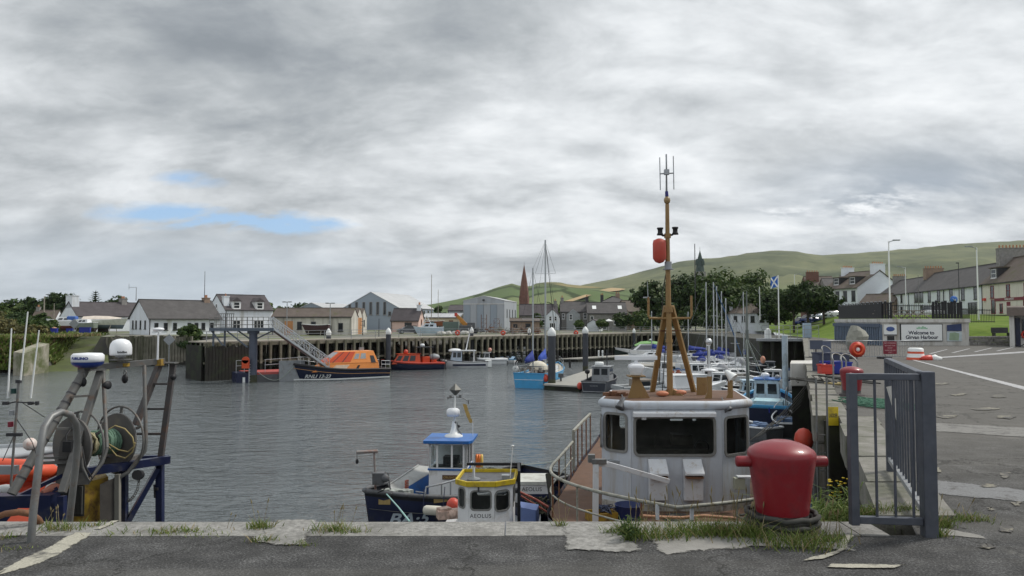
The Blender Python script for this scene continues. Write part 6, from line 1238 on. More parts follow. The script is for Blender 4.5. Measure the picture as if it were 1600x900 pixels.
# ------------------------------------------------------------------ boats
class Hull:
 def __init__(s, L_, B, fa, fm, fb, tw=.85, rake=.5, fine=.45, p=2.0, draft=.5, wlf=.88, n=16):
  s.L, s.B, s.n = L_, B, n; s.fa, s.fm, s.fb = fa, fm, fb; s.tw, s.rake, s.fine, s.p, s.draft, s.wlf = tw, rake, fine, p, draft, wlf
 def b(s, u):
  k = s.tw + (1 - s.tw) * sst(0, .42, u); e = max(0, (u - (1 - s.fine)) / s.fine); return s.B / 2 * k * max(.015, 1 - e ** s.p)
 def sh(s, u): return s.fm + (s.fa - s.fm) * max(0, 1 - u / .4) ** 2 + (s.fb - s.fm) * max(0, (u - .35) / .65) ** 1.8
 def row(s, u, k):
  """k 0 sheer, 1 below the rubbing strake, 2 mid topsides, 3 waterline, 4 bilge, 5 keel"""
  h = s.sh(u); b = s.b(u); e = max(0, (u - .5) / .5); w = s.wlf * (1 - .45 * e ** 1.5)
  y, z = [(b, h), (b * .995, h - .14 * min(1, h)), (b * lerp(w, 1, .55), h * .45), (b * w, 0), (b * w * .72, -s.draft * .55), (.01, -s.draft)][k]
  x = -s.L / 2 + s.L * u - s.rake * max(0, 1 - (z + s.draft) / (s.fb + s.draft)) * u ** 3
  return V((x, y, z))
 def rings(s):
  out = []
  for i in range(s.n + 1):
   u = i / s.n; r = [s.row(u, k) for k in range(6)]; out.append(r + [V((p.x, -p.y, p.z)) for p in r[::-1]])
  return out
 def y_at(s, x, z):
  u = (x + s.L / 2) / s.L
  for _ in range(4):
   rr = [s.row(u, k) for k in range(6)]
   for a, b in zip(rr, rr[1:]):
    if b.z <= z <= a.z or a is rr[0] and z > a.z:
     t = (a.z - z) / max(1e-6, a.z - b.z); q = a.lerp(b, max(0, t)); break
   else: q = rr[3]
   u += (x - q.x) / s.L; u = max(0, min(1, u))
  return q.y
 def mesh(s, mb):
  R_ = s.rings(); rm = [0, 1, 1, 3, 3, 3, 3, 3, 1, 1, 0]; mb.loft(R_, rowm=rm, smooth=True)
  o = len(mb.v) - len(R_) * 12; t = [o + i for i in range(12)]
  for j in range(5): mb.f.append([t[j], t[j + 1], t[10 - j], t[11 - j]]); mb.m.append([0, 2, 2, 3, 3][j]); mb.s.append(False)
  return mb
 def deck(s, mb, dz, k=.95, u0=0, u1=.985):
  n = 14; top = [(s.row(lerp(u0, u1, i / n), 0)) for i in range(n + 1)]
  vs = [V((p.x, p.y * k, p.z - dz)) for p in top] + [V((p.x, -p.y * k, p.z - dz)) for p in top]
  return mb.add(vs, [(i, i + n + 1, i + n + 2, i + 1) for i in range(n)])
 def rim(s, dz=0, k=1.0, u0=0, u1=1, n=18, side=1):
  return [V((p.x, p.y * k * side, p.z + dz)) for p in (s.row(lerp(u0, u1, i / n), 0) for i in range(n + 1))]
 def wrap(s, mb, txt, size, x0, z0, m=0, side=1, shear=0, bold=.01):
  t = MB(); t.text(txt, size, Matrix.Identity(4), depth=0, align='LEFT', shear=shear, bold=bold)
  for i, p in enumerate(t.v):
   x = x0 - p.x * side; z = z0 + p.y; t.v[i] = V((x, side * (s.y_at(x, z) + .018), z))
  return mb.add(t.v, t.f, m)
def boat(name, label, cat, loc, a, H, mats, deckm, dz=.3, group=None, strake=None, sr=.05):
 t = thing(name, label, cat, loc, a, group); h = ob('hull', H.mesh(MB()), mats, t)
 ob('deck', H.deck(MB(), dz), deckm, t)
 if strake:
  g = MB().tube(H.rim(.01, 1.0)[:-1] + [H.row(1, 0)] + H.rim(.01, 1.0, side=-1)[::-1], sr, 6); g.bar(H.row(0, 0), H.row(0, 0) * 1 + V((0, -2 * H.row(0, 0).y, 0)), sr * 1.8); ob('gunwale', g, strake, t)
 return t
class Cab:
 """deckhouse frustum; w marks glazed areas as thin panels on a face"""
 def __init__(s, x0, x1, wb, wt, z0, z1, rf=.2, ra=0.0, y0=0):
  s.p = [V((x0, y0 - wb, z0)), V((x1, y0 - wb, z0)), V((x1, y0 + wb, z0)), V((x0, y0 + wb, z0)), V((x0 + ra, y0 - wt, z1)), V((x1 - rf, y0 - wt, z1)), V((x1 - rf, y0 + wt, z1)), V((x0 + ra, y0 + wt, z1))]
 def body(s, mb, m=0): return mb.add(s.p, [(3, 2, 1, 0), (4, 5, 6, 7), (0, 1, 5, 4), (2, 3, 7, 6), (1, 2, 6, 5), (3, 0, 4, 7)], m)
 def w(s, mb, face, u0, u1, v0, v1, off=.02, m=0):
  p = s.p; a, b, c, d = {'f': (p[1], p[2], p[6], p[5]), 'b': (p[3], p[0], p[4], p[7]), 'l': (p[2], p[3], p[7], p[6]), 'r': (p[0], p[1], p[5], p[4])}[face]
  n = (b - a).cross(d - a).normalized()
  q = [a.lerp(b, u).lerp(d.lerp(c, u), v) for u, v in ((u0, v0), (u1, v0), (u1, v1), (u0, v1))]
  mb.add([k - n * .01 for k in q] + [k + n * off for k in q], [(4, 5, 6, 7), (0, 1, 5, 4), (1, 2, 6, 5), (2, 3, 7, 6), (3, 0, 4, 7)], m); return mb
def cabin(t, C, m, wins, name='cabin', gm=None, roof=None, ov=.1, rt=.06, fm=None):
 c = ob(name, C.body(MB()), m, t, bev=.03)
 for f, u0, u1, v0, v1 in wins:
  if fm: ob('frame', C.w(MB(), f, u0 - .02, u1 + .02, v0 - .04, v1 + .04, .012), fm, c)
  ob('window', C.w(MB(), f, u0, u1, v0, v1), gm or glass, c)
 if roof:
  q = C.p[4:]; ce = sum(q, V()) / 4; mb = MB(); pts = [ce + (k - ce) * 1.0 + V((math.copysign(ov, k.x - ce.x), math.copysign(ov, k.y - ce.y), 0)) for k in q]
  mb.prism([(k.x, k.y) for k in pts], q[0].z + .002, q[0].z + rt); ob('roof', mb, roof, c, bev=.02)
 return c
def outboard(t, x, y, z, m, s=1.0, tilt=0):
 M = tr(x, y, z) @ Matrix.Rotation(tilt, 4, 'Y'); o = ob('outboard', MB(M).loft([[(-.05, -.14, .25), (-.05, .14, .25), (-.45, .11, .25), (-.45, -.11, .25)], [(-.02, -.16, .5), (-.02, .16, .5), (-.5, .13, .5), (-.5, -.13, .5)], [(-.08, -.10, .68), (-.08, .10, .68), (-.40, .08, .66), (-.40, -.08, .66)]], closed=True, cap=True), m, t)
 ob('leg', MB(M).box(-.32, -.05, -.5, -.16, .05, .27).box(-.4, -.015, -.62, -.14, .015, -.4), dark, o)
def W(px, Y): return V((gx(px, Y), Y, WZ))
std = lambda a, b, c=None: [a, b, c or b, antif]
# orange all-weather lifeboat
def lifeboat():
 bow, st = W(463, 79.3), W(599, 84.8); d = bow - st; a = math.atan2(d.y, d.x); H = Hull(10.4, 3.7, .95, 1.05, 1.75, .93, .9, .42, 2.2, .5, .86)
 t = boat('lifeboat', 'big orange and navy lifeboat lying at the pontoon with its bow to the left', 'lifeboat', (bow + st) / 2, a, H, [black, navy2, navy2, redp], mat('deck_grey', (.22, .23, .25), .8), .12, None, black, .14)
 ln = MB(); w_ = MB();
 for k in range(len(H.rim(n=24)) - 1):
  for sd_ in (1, -1):
   A, B = [(V((p.x, sd_ * (H.y_at(p.x, p.z - .42) + .012), p.z - .42))) for p in H.rim(n=24)[k:k + 2]]; ln.bar(A, B, .02, .05)
   A, B = [(V((p.x, sd_ * (H.y_at(p.x, .12) + .012), .10))) for p in H.rim(n=24)[k:k + 2]]; w_.bar(A, B, .02, .15)
 ob('gold_line', ln, mat('hull_gold', (.55, .30, .12), .5), t); ob('boot_top', w_, ivory, t)
 ob('lettering', H.wrap(MB(), 'RNLI 13-23', .52, 4.15, .42, 0, 1, .25, .012), ivory, t); ob('lettering', H.wrap(MB(), 'RNLI 13-23', .52, 1.2, .42, 0, -1, .25, .012), ivory, t)
 lo = Cab(-4.1, 3.6, 1.25, 1.15, .9, 1.75, 1.6, .1); c1 = cabin(t, lo, orange3, [], 'coachroof')
 C = Cab(-4.0, 2.3, 1.18, .85, 1.74, 3.05, 1.9, .5); c2 = cabin(t, C, orange3, [('l', .50, .60, .35, .78), ('l', .64, .76, .35, .80), ('r', .24, .36, .35, .8), ('r', .40, .5, .35, .78), ('f', .08, .47, .45, .9), ('f', .53, .92, .45, .9)], 'wheelhouse', mat('pale_glass', (.35, .38, .40), .1), fm=orange3)
 for f, u0, u1 in (('l', .02, .46), ('r', .54, .98), ('f', .0, 1.0)): ob('dark_panel', C.w(MB(), f, u0, u1, .1, .95, .012), orange2, c2)
 for u in (.12, .3): ob('strut', C.w(MB(), 'l', u, u + .02, .1, .95, .03), dark, c2)
 ob('side_panel', lo.w(MB(), 'l', .22, .46, .3, .8, .02), mat('panel_pale', (.70, .55, .42), .5), c1); ob('door', C.w(MB(), 'l', .86, .95, .0, .6, .02), dark, c2); ob('hatch', lo.w(MB(), 'l', .62, .66, .2, .7, .02), black, c1)
 rl = MB()
 for z in (.55, .95):
  for s in (1, -1): rl.tube([p + V((0, 0, z)) for p in H.rim(0, .93, .0, .10, side=s)], .03, 5).tube([p + V((0, 0, z)) for p in H.rim(0, .9, .72, .95, side=s)], .02, 5)
 for u in (0, .05, .1, .72, .8, .88, .95):
  for s in (1, -1): p = H.row(u, 0); rl.cyl((p.x, p.y * s * .92, p.z), (p.x, p.y * s * .92, p.z + .95), .025, .025, 5)
 ob('railing', rl, alum, t); am = MB()
 for x, y, h in ((-.2, .4, 1.0), (-1.4, -.3, .7), (-2, .5, .9), (-2.6, 0, 1.2)): am.cyl((x, y, 3.0), (x, y, 3.0 + h), .02, .012, 5)
 am.cbox((-2.4, 0, 3.25), (.5, .3, .3)); ob('aerial', am, steel, t)
 rp = thing('mooring_rope', 'pale mooring rope slung between the lifeboat bow and the pontoon', 'rope', bow); b = bow + V((0, 0, 1.8)); e = at(403, 581, 77.5); ob('strand', MB().tube([b.lerp(e, k / 10) - V((0, 0, 1.3 * math.sin(k / 10 * math.pi))) for k in range(11)], .035, 5), ropelt, rp, w=True)
lifeboat()
def pilot():
 bow, st = W(597, 95.5), W(690, 98.5); d = bow - st; H = Hull(8.1, 2.7, .8, .85, 1.35, .95, .8, .45, 2, .4, .88)
 t = boat('pilot_boat', 'smaller red-orange cabin launch with dark windows and twin outboards', 'launch', (bow + st) / 2, math.atan2(d.y, d.x), H, [orange2, navy2, navy2, antif], orange2, .1, None, mat('tube_red', (.45, .05, .03), .6), .13)
 C = Cab(-.9, 2.9, .95, .8, .8, 2.05, .9, .0); cabin(t, C, orange2, [('l', .06, .24, .35, .85), ('l', .32, .52, .3, .85), ('l', .58, .80, .3, .85), ('f', .1, .9, .3, .9)], roof=orange2)
 ob('console', MB().box(-2.3, -.5, .8, -1.3, .5, 1.7).box(-3.2, -.6, .8, -2.5, .6, 1.3), orange2, t, bev=.08); fr = MB()
 for x in (-.9, -2.6):
  for y in (-.85, .85): fr.cyl((x, y, .9), (x, y * .9, 2.9), .04, .04, 6)
 fr.box(-2.8, -.8, 2.88, -.5, .8, 2.96); ob('frame', fr, dark, t); ob('radar', MB().lathe([(0, 2.98), (.3, 3.0), (.3, 3.25), (.2, 3.36), (0, 3.38)], 14, c=(-1.4, 0, 0)), skin_w, t); ob('float', MB().sphere((.9, .3, 2.35), .32, 10), redb, t)
 ob('canopy', MB().sphere((-3.0, 0, 1.6), .8, 12, (1.0, .9, .55)), greyp, t)
 for y in (-.5, .5): outboard(t, -4.15, y, .55, mat('outboard_grey', (.16, .17, .18), .4), 1)
pilot()
def catamaran():
 H = Hull(6.4, 2.4, .85, .8, 1.25, .95, .4, .4, 2, .4, .9); o = W(725, 101)
 t = boat('workboat', 'small white catamaran workboat with a flat canopy and a leaning mast', 'workboat', o, R(188), H, [white_gel, white_gel, white_gel, antif], white_gel, .25, None, black, .05)
 ob('stripe', MB().box(-2.9, 1.195, .3, 1.6, 1.215, .55).box(-2.9, -1.215, .3, 1.6, -1.195, .55), navy2, t)
 C = Cab(.3, 1.9, .7, .62, .6, 2.25, .25); cabin(t, C, mat('pale_blue_cabin', (.50, .58, .68), .4), [('l', .15, .45, .5, .9), ('l', .55, .9, .5, .9), ('f', .08, .92, .5, .92)]); ob('canopy', MB().box(-1.6, -.9, 2.27, 2.1, .9, 2.38).sphere((1.2, 0, 2.38), .85, 12, (1, .9, .3), half=True), white_gel, t)
 pm = MB();
 for x in (-1.4,):
  for y in (-.8, .8): pm.cyl((x, y, .6), (x, y, 2.27), .04)
 ob('post', pm, white, t); ob('mast', MB().bar((-.3, 0, 2.4), (-.75, 0, 4.6), .16, .1).cyl((-.75, 0, 4.6), (-.6, 0, 5.4), .03), white, t); ob('engine_box', MB().box(-3.75, -.75, .1, -3.0, .75, 1.0), ivory, t)
catamaran()
def rib():
 H = Hull(5.6, 2.2, .75, .75, 1.05, .9, .5, .5, 2, .3, .9); t = boat('rigid_inflatable', 'white cabin inflatable with a small roof and black outboard between two workboats', 'boat', W(761, 108), R(190), H, std(white_gel, white_gel), greyp, .2, None, white_gel, .2)
 C = Cab(-.3, 1.5, .65, .55, .6, 1.75, .5); cabin(t, C, white_gel, [('l', .1, .5, .4, .9), ('l', .55, .95, .4, .9), ('f', .1, .9, .4, .9)], roof=white_gel, ov=.2); outboard(t, -2.75, 0, .45, black); ob('float', MB().sphere((-.4, .2, 2.15), .3, 10), mat('float_pink', (.70, .35, .28), .5), t); ob('rail', MB().tube([p + V((0, 0, .5)) for p in H.rim(0, .8, .7, .96)], .025, 5), alum, t)
 H = Hull(4.0, 1.7, .6, .6, .9, .9, .4, .5, 2, .3, .88); t = boat('dinghy', 'small dinghy under a pale blue cover with twin tilted outboards', 'dinghy', W(789, 112), R(150), H, std(blue_l, white_gel), greyp, .1)
 ob('cover', MB().loft([[(x, -.75 * k, .62), (x, 0, .62 + .45 * k), (x, .75 * k, .62)] for x, k in ((-1.8, .8), (-.6, 1), (.8, .8), (1.8, .15))]), mat('cover_blue', (.28, .42, .58), .8), t)
 for y in (-.35, .35): outboard(t, -2.0, y, .4, black, 1, R(-35))
 H = Hull(7.0, 2.9, .9, .9, 1.3, .9, .8, .5, 2, .5, .88); t = boat('cabin_cruiser', 'grey-white cabin cruiser seen bow-on beside the dinghy', 'cruiser', W(813, 116), R(-112), H, std(white_gel, mat('hull_grey', (.28, .32, .31), .4)), white_gel, .06)
 C = Cab(-2.6, 1.6, 1.15, .9, .85, 2.3, 1.0); cabin(t, C, white_gel, [('f', .08, .46, .35, .9), ('f', .54, .92, .35, .9), ('l', .2, .6, .35, .9), ('r', .2, .6, .35, .9)], roof=mat('cruiser_roof', (.42, .46, .42), .6)); ob('aerial', MB().cyl((-1, 0, 2.3), (-1, 0, 3.6), .025), white, t)
 ob('rail', MB().tube([p + V((0, 0, .5)) for p in H.rim(0, .85, .65, .98)] , .025, 5).tube([p + V((0, 0, .5)) for p in H.rim(0, .85, .65, .98, side=-1)], .025, 5), alum, t)
rib()
def ketch():
 st, bow = V((gx(826, 70.5), 70.5, WZ)), V((gx(872, 81), 81, WZ)); d = bow - st; L_ = d.length; H = Hull(L_, 3.5, 1.42, 1.25, 1.9, .88, 1.0, .5, 2.2, .8, .88)
 t = boat('sailing_ketch', 'bright blue two-masted ketch, stern to the viewer, with blue sail covers', 'yacht', (st + bow) / 2, math.atan2(d.y, d.x), H, [blue_l, blue_l, blue_l, antif], mat('ketch_deck', (.55, .50, .42), .7), .1, None, blue_l, .05)
 ob('cove_line', MB().bar((-L_ / 2 - .015, 1.42, .80), (-L_ / 2 - .015, -1.42, .80), .03, .04), ivory, t)
 C = Cab(-2.2, 2.2, 1.05, .95, 1.15, 1.75, .4, .2); cabin(t, C, white_gel, [('l', .1, .35, .3, .75), ('l', .5, .75, .3, .75), ('r', .25, .5, .3, .75), ('b', .2, .8, .1, .8)]); ob('sprayhood', MB().sphere((-2.3, 0, 1.6), 1.05, 12, (.75, 1.0, .8), half=True), mat('hood_cream', (.70, .66, .55), .8), t); ob('cockpit', MB().box(-4.3, -.7, 1.2, -2.5, .7, 1.3), wood_b, t)
 M1, M2 = -4.1, .4
 def rig(x, ztop, r, sp, cov, lbl):
  m = ob('mast', MB().cyl((x, 0, 1.2), (x, 0, ztop), r, r * .8, 10), mat('mast_grey', (.42, .45, .46), .45, .3, var=.08), t); b = ob('boom', MB().cyl((x, 0, 2.4), (x - 2.6, 0, 2.6), .06, .05, 8), alum, m)
  ob('sail_cover', MB().loft([[(x - .1 - u * 2.5, .14 * k, 2.55 + .08 * u), (x - .1 - u * 2.5, 0, 2.5 + .75 * k), (x - .1 - u * 2.5, -.14 * k, 2.55 + .08 * u), (x - .1 - u * 2.5, 0, 2.42)] for u, k in ((0, 1.5), (.25, 1.2), (.6, .9), (1, .5))], closed=True, cap=True), bluecloth if lbl else mat('cover_bright_blue', (.03, .08, .42), .8), b)
  s = MB(); w = MB()
  for z in sp: s.bar((x, -1.1, z), (x, 1.1, z), .07, .04); w.tube([(x, -1.1, z), (x, 0, ztop - .2)], .012, 4).tube([(x, 1.1, z), (x, 0, ztop - .2)], .012, 4)
  z = sp[0]; w.tube([(x - .3, -1.55, 1.4), (x, -1.1, z)], .012, 4).tube([(x - .3, 1.55, 1.4), (x, 1.1, z)], .012, 4); ob('spreader', s, alum, m); ob('stay', w, dark, m)
 rig(M1, 11.6, .085, [6.6], 1, 1); rig(M2, 14.8, .10, [6.9, 11.3], 1, 0)
 ob('forestay', MB().tube([(M2, 0, 14.7), (L_ / 2 - .1, 0, 1.95)], .03, 5).tube([(M2, 0, 14.7), (M1, 0, 11.5)], .012, 4), dark, t)
 rl = MB()
 for s in (1, -1):
  for z in (.35, .7): rl.tube([p + V((0, 0, z)) for p in H.rim(0, .96, 0, .98, side=s)], .016, 5)
  for i in range(10): p = H.row(i / 9 * .97, 0); rl.cyl((p.x, s * p.y * .96, p.z), (p.x, s * p.y * .96, p.z + .72), .018, .018, 5)
 rl.tube([(-L_ / 2, 1.45, 2.1), (-L_ / 2 - .1, 0, 2.12), (-L_ / 2, -1.45, 2.1)], .022, 5); ob('guard_rail', rl, steel, t)
 ob('horseshoe_buoy', MB().lathe([(.10, -.12), (.28, -.1), (.28, .1), (.10, .12)], 12, c=(-L_ / 2 + .1, 1.35, 1.85), axis=(1, 0, 0)), ivory, t); ob('solar_panel', MB().box(-4.9, -1.0, 2.0, -4.5, .9, 2.05), dark, t)
 q = random.Random(4); cl = MB()
 for i in range(14): cl.cbox((q.uniform(-5, -2.6), q.uniform(-1.2, 1.2), 1.45 + q.random() * .4), (q.uniform(.1, .5), q.uniform(.1, .4), q.uniform(.1, .4)), q.random() * 3)
 ob('deck_gear', cl, mat('deck_gear', (.25, .25, .24), .8, var=.6, scale=4), t)
 single('fender', MB().sphere((0, 0, 0), .30, 12, (1, 1, 1.25)), redb, 'red ball fender hanging between the blue ketch and the pontoon pile', 'fender', 'ball fenders'); bpy.context.scene.objects[-1].location = at(853, 591, 70.2)
 single('dinghy_engine', MB().cbox((0, 0, .25), (.5, .35, .4)).box(-.08, -.08, -.3, .08, .08, .1), greyp2, 'small outboard engine standing on the finger pontoon', 'outboard'); bpy.context.scene.objects[-1].location = (gx(876, 72), 72, WZ + .85)
ketch()
def greenboat():
 H = Hull(9.8, 3.1, 1.1, 1.15, 1.75, .92, 1.3, .5, 2.2, .6, .9); t = boat('motor_cruiser', 'sleek white and dark green motor cruiser with a green roof under the far jetty', 'cruiser', W(1003, 129), R(183), H, [white_gel, white_gel, white_gel, mat('hull_dkgreen', (.02, .035, .028), .4)], white_gel, .06)
 for s in (1, -1): ob('green_band', MB().loft([[(p.x, s * (H.y_at(p.x, p.z * .10) + .02), p.z * .02) for p in H.rim(n=20)], [(p.x, s * (H.y_at(p.x, .2 + max(0, p.x - 0) * .26) + .02), .2 + max(0, p.x - 0) * .24) for p in H.rim(n=20)]]), mat('hull_dkgreen', (.02, .035, .028), .4), t)
 C = Cab(-3.2, 2.1, 1.2, .85, 1.15, 2.3, 1.5, .2); cabin(t, C, white_gel, [('l', .1, .62, .15, .85), ('l', .66, .9, .15, .8), ('f', .05, .95, .1, .9), ('r', .1, .9, .15, .85)], gm=mat('grey_glass', (.16, .16, .18), .2)); ob('green_roof', MB().loft([[(x, -w, z), (x, 0, z + h), (x, w, z)] for x, w, z, h in ((-3.2, .9, 2.3, .35), (-1.5, .95, 2.42, .45), (.3, .85, 2.35, .4), (1.4, .7, 1.95, .25))]), green_d, t); ob('radar', MB().sphere((-1.5, 0, 3.05), .28, 10, (1, 1, .6)), skin_w, t); ob('cockpit_cover', MB().box(-4.6, -1.2, 1.2, -3.3, 1.2, 1.9), dark, t, bev=.15)
greenboat()
def workboat():
 H = Hull(6.4, 2.5, 1.0, 1.0, 1.5, .92, .5, .42, 2, .5, .88); a = R(70); o = V((gx(940, 69), 69, WZ))
 t = boat('fishing_boat', 'small dark navy fishing boat with a grey box wheelhouse, transom to the viewer', 'fishing boat', o, a, H, [mat('dull_navy', (.025, .03, .045), .5, var=.2)] * 3 + [antif], greyp2, .4, None, greyp2, .06)
 ob('transom_trim', MB().tube([(-3.22, 1.1, .92), (-3.22, 1.0, .1), (-3.22, -1.0, .1), (-3.22, -1.1, .92)], .05, 6, closed=True), greyp, t); ob('name', MB().text('ILLUSION', .17, tr(-3.225, 0, .62) @ Matrix(((0, 0, -1, 0), (-1, 0, 0, 0), (0, 1, 0, 0), (0, 0, 0, 1))), depth=.004), greyp, t)
 C = Cab(-.6, 1.2, .85, .8, .7, 2.15, .1); cabin(t, C, greyp, [('b', .1, .45, .5, .9), ('b', .55, .9, .5, .9), ('r', .1, .45, .5, .9), ('r', .55, .9, .5, .9), ('l', .1, .9, .5, .9)], 'wheelhouse', roof=greyp)
 ob('life_raft', MB().lathe([(0, -.4), (.2, -.38), (.22, 0), (.2, .38), (0, .4)], 12, c=(.2, .3, 2.38), axis=(0, 1, 0)), ivory, t); ob('mast', MB().cyl((.8, -.3, 2.1), (.8, -.3, 3.7), .05).bar((.8, -.9, 3.3), (.8, .3, 3.3), .05), dark, t); ob('hauler', MB().sphere((-1.2, 1.1, 1.75), .25, 10).cyl((-1.2, 1.1, 1), (-1.2, 1.1, 1.75), .06), black, t)
 single('fender', MB().sphere((0, 0, 0), .27, 12, (1, 1, 1.25)), redb, 'red ball fender at the corner of the small navy fishing boat', 'fender', 'ball fenders'); bpy.context.scene.objects[-1].location = at(906, 603, 67)
 H = Hull(4.6, 1.9, .7, .7, 1.0, .92, .4, .45, 2, .3, .88); t = boat('dinghy', 'cluttered grey dinghy with a big white tilted outboard beside the navy fishing boat', 'dinghy', V((gx(985, 56), 56, WZ)), R(65), H, std(greyp, greyp2), greyp2, .3, None, greyp, .08)
 outboard(t, -2.3, .25, .55, mat('outboard_white', (.62, .66, .72), .35), 1, R(-40)); cl = MB(); q = random.Random(2)
 for i in range(12): cl.cbox((q.uniform(-1.5, 1.5), q.uniform(-.6, .6), .6 + q.random() * .5), (q.uniform(.2, .6), q.uniform(.2, .5), q.uniform(.1, .5)), q.random() * 3)
 ob('deck_gear', cl, mat('deck_gear2', (.16, .16, .15), .8, var=.7, scale=3), t)
 H = Hull(6.0, 2.3, .85, .85, 1.35, .9, .7, .5, 2, .45, .85); t = boat('motorboat', 'blue-grey motorboat with its white flared bow pointing right behind the tan mast legs', 'motorboat', V((gx(1014, 63), 63, WZ)), R(18), H, [white_gel, mat('hull_bluegrey', (.20, .25, .33), .4), greyp, antif], greyp, .2, None, mat('tube_grey', (.30, .32, .33), .6), .16)
 C = Cab(-1.6, .2, .75, .65, .7, 1.5, .3); cabin(t, C, mat('hood_brown', (.23, .20, .17), .8), [('r', .2, .8, .3, .8)], 'hood')
 H = Hull(7.0, 2.4, .95, .9, 1.4, .9, .8, .5, 2, .5, .88); t = boat('motorboat', 'white motorboat with dark cabin windows and a ladder astern of the tan funnel plate', 'motorboat', V((gx(1078, 62), 62, WZ)), R(18), H, std(white_gel, white_gel), white_gel, .1)
 C = Cab(-2, 1.6, .95, .8, .9, 1.9, .6); cabin(t, C, white_gel, [('l', .08, .36, .3, .85), ('l', .42, .68, .3, .85), ('l', .74, .95, .3, .8), ('f', .1, .9, .3, .85)], roof=white_gel)
workboat()
# moored yachts
def yacht(label, px, Y, a, top, L_=8.5, cov=True, hullm=None, furl=None):
 H = Hull(L_, 2.7, .95, .85, 1.2, .7, .9, .6, 2.0, .7, .85); t = boat('sailing_yacht', label, 'yacht', V((gx(px, Y), Y, WZ)), a, H, std(hullm or white_gel, hullm or white_gel), white_gel, .03, 'yachts moored at the marina pontoon')
 ca, sa = math.cos(a), math.sin(a); t.location = V((gx(px, Y) - .4 * ca, Y - .4 * sa, WZ)); zt = at(0, top, Y).z - WZ
 C = Cab(-1.3, 1.9, .85, .65, .9, 1.4, .7, .1); cabin(t, C, white_gel, [('l', .15, .42, .3, .75), ('l', .52, .78, .3, .75), ('r', .2, .45, .3, .75), ('r', .55, .8, .3, .75)])
 m = ob('mast', MB().cyl((.4, 0, .95), (.4, 0, zt), .085, .07, 8), mat('mast_pale', (.50, .53, .55), .4, .3), t); b = ob('boom', MB().cyl((.4, 0, 1.9), (-2.7, 0, 1.95), .06, .05, 7), alum, m)
 if cov: ob('sail_cover', MB().loft([[(.45 - u * 3.0, .15 * k, 1.98), (.45 - u * 3.0, 0, 1.9 + .55 * k), (.45 - u * 3.0, -.15 * k, 1.98), (.45 - u * 3.0, 0, 1.86)] for u, k in ((0, 1.5), (.3, 1.1), (.7, .85), (1, .5))], closed=True, cap=True), bluecloth, b)
 s = MB().bar((.4, -.75, zt * .62), (.4, .75, zt * .62), .06, .04); ob('spreader', s, alum, m); w = MB()
 for y in (-.75, .75): w.tube([(.3, y * 1.6, .95), (.4, y, zt * .62), (.4, 0, zt - .1)], .011, 4)
 w.tube([(.4, 0, zt), (-L_ / 2, 0, 1)], .011, 4); ob('stay', w, dark, m)
 if furl: ob('furled_jib', MB().tube([(L_ / 2 - .15, 0, 1.3), (lerp(L_ / 2, .4, .5), 0, lerp(1.3, zt, .5)), (.45, 0, zt - .3)], [.06, .09, .03], 6), furl, t)
 else: ob('forestay', MB().tube([(L_ / 2 - .15, 0, 1.3), (.45, 0, zt - .3)], .012, 4), steel, t)
 rl = MB()
 for sd_ in (1, -1):
  rl.tube([p + V((0, 0, .6)) for p in H.rim(0, .94, 0, .99, side=sd_)], .014, 4)
  for i in range(7): p = H.row(i / 6 * .97, 0); rl.cyl((p.x, sd_ * p.y * .94, p.z), (p.x, sd_ * p.y * .94, p.z + .6), .014, .014, 4)
 ob('guard_rail', rl, steel, t); ob('sprayhood', MB().sphere((-1.3, 0, 1.3), .75, 10, (.8, 1.05, .85), half=True), bluecloth if cov else mat('hood_grey', (.3, .31, .33), .8), t); return t
for a in (('white yacht with a blue sail cover, its mast left of the tan mast leg', 1018, 118, R(178), 486), ('white yacht with a blue sail cover whose short mast stands right of the tan mast', 1075, 112, R(184), 487, 7.2), ('white yacht with the tallest grey mast, first of the close row', 1103.5, 99, R(176), 441, 9.0, True), ('white yacht whose tall mast carries a dark blue furled jib', 1115, 95, R(8), 441, 9.0, True, None, mat('furl_blue', (.04, .10, .22), .7)),
  ('navy-hulled yacht in the middle of the close row of masts', 1120, 106, R(182), 447, 8.5, True, navy2), ('white yacht without a sail cover right of the navy-hulled one', 1127.5, 103, R(186), 455, 8, False), ('small white yacht with a short mast at the right of the row', 1134, 90, R(172), 466, 7.4, False), ('white yacht nearest the bungalow, its mast rising past the roof', 1161.5, 98, R(180), 456, 8.2, True), ('white yacht lying in front of the marina pontoon under the loudspeaker horn', 1148, 78, R(20), 500, 7.6, False)):
 yacht(*a)
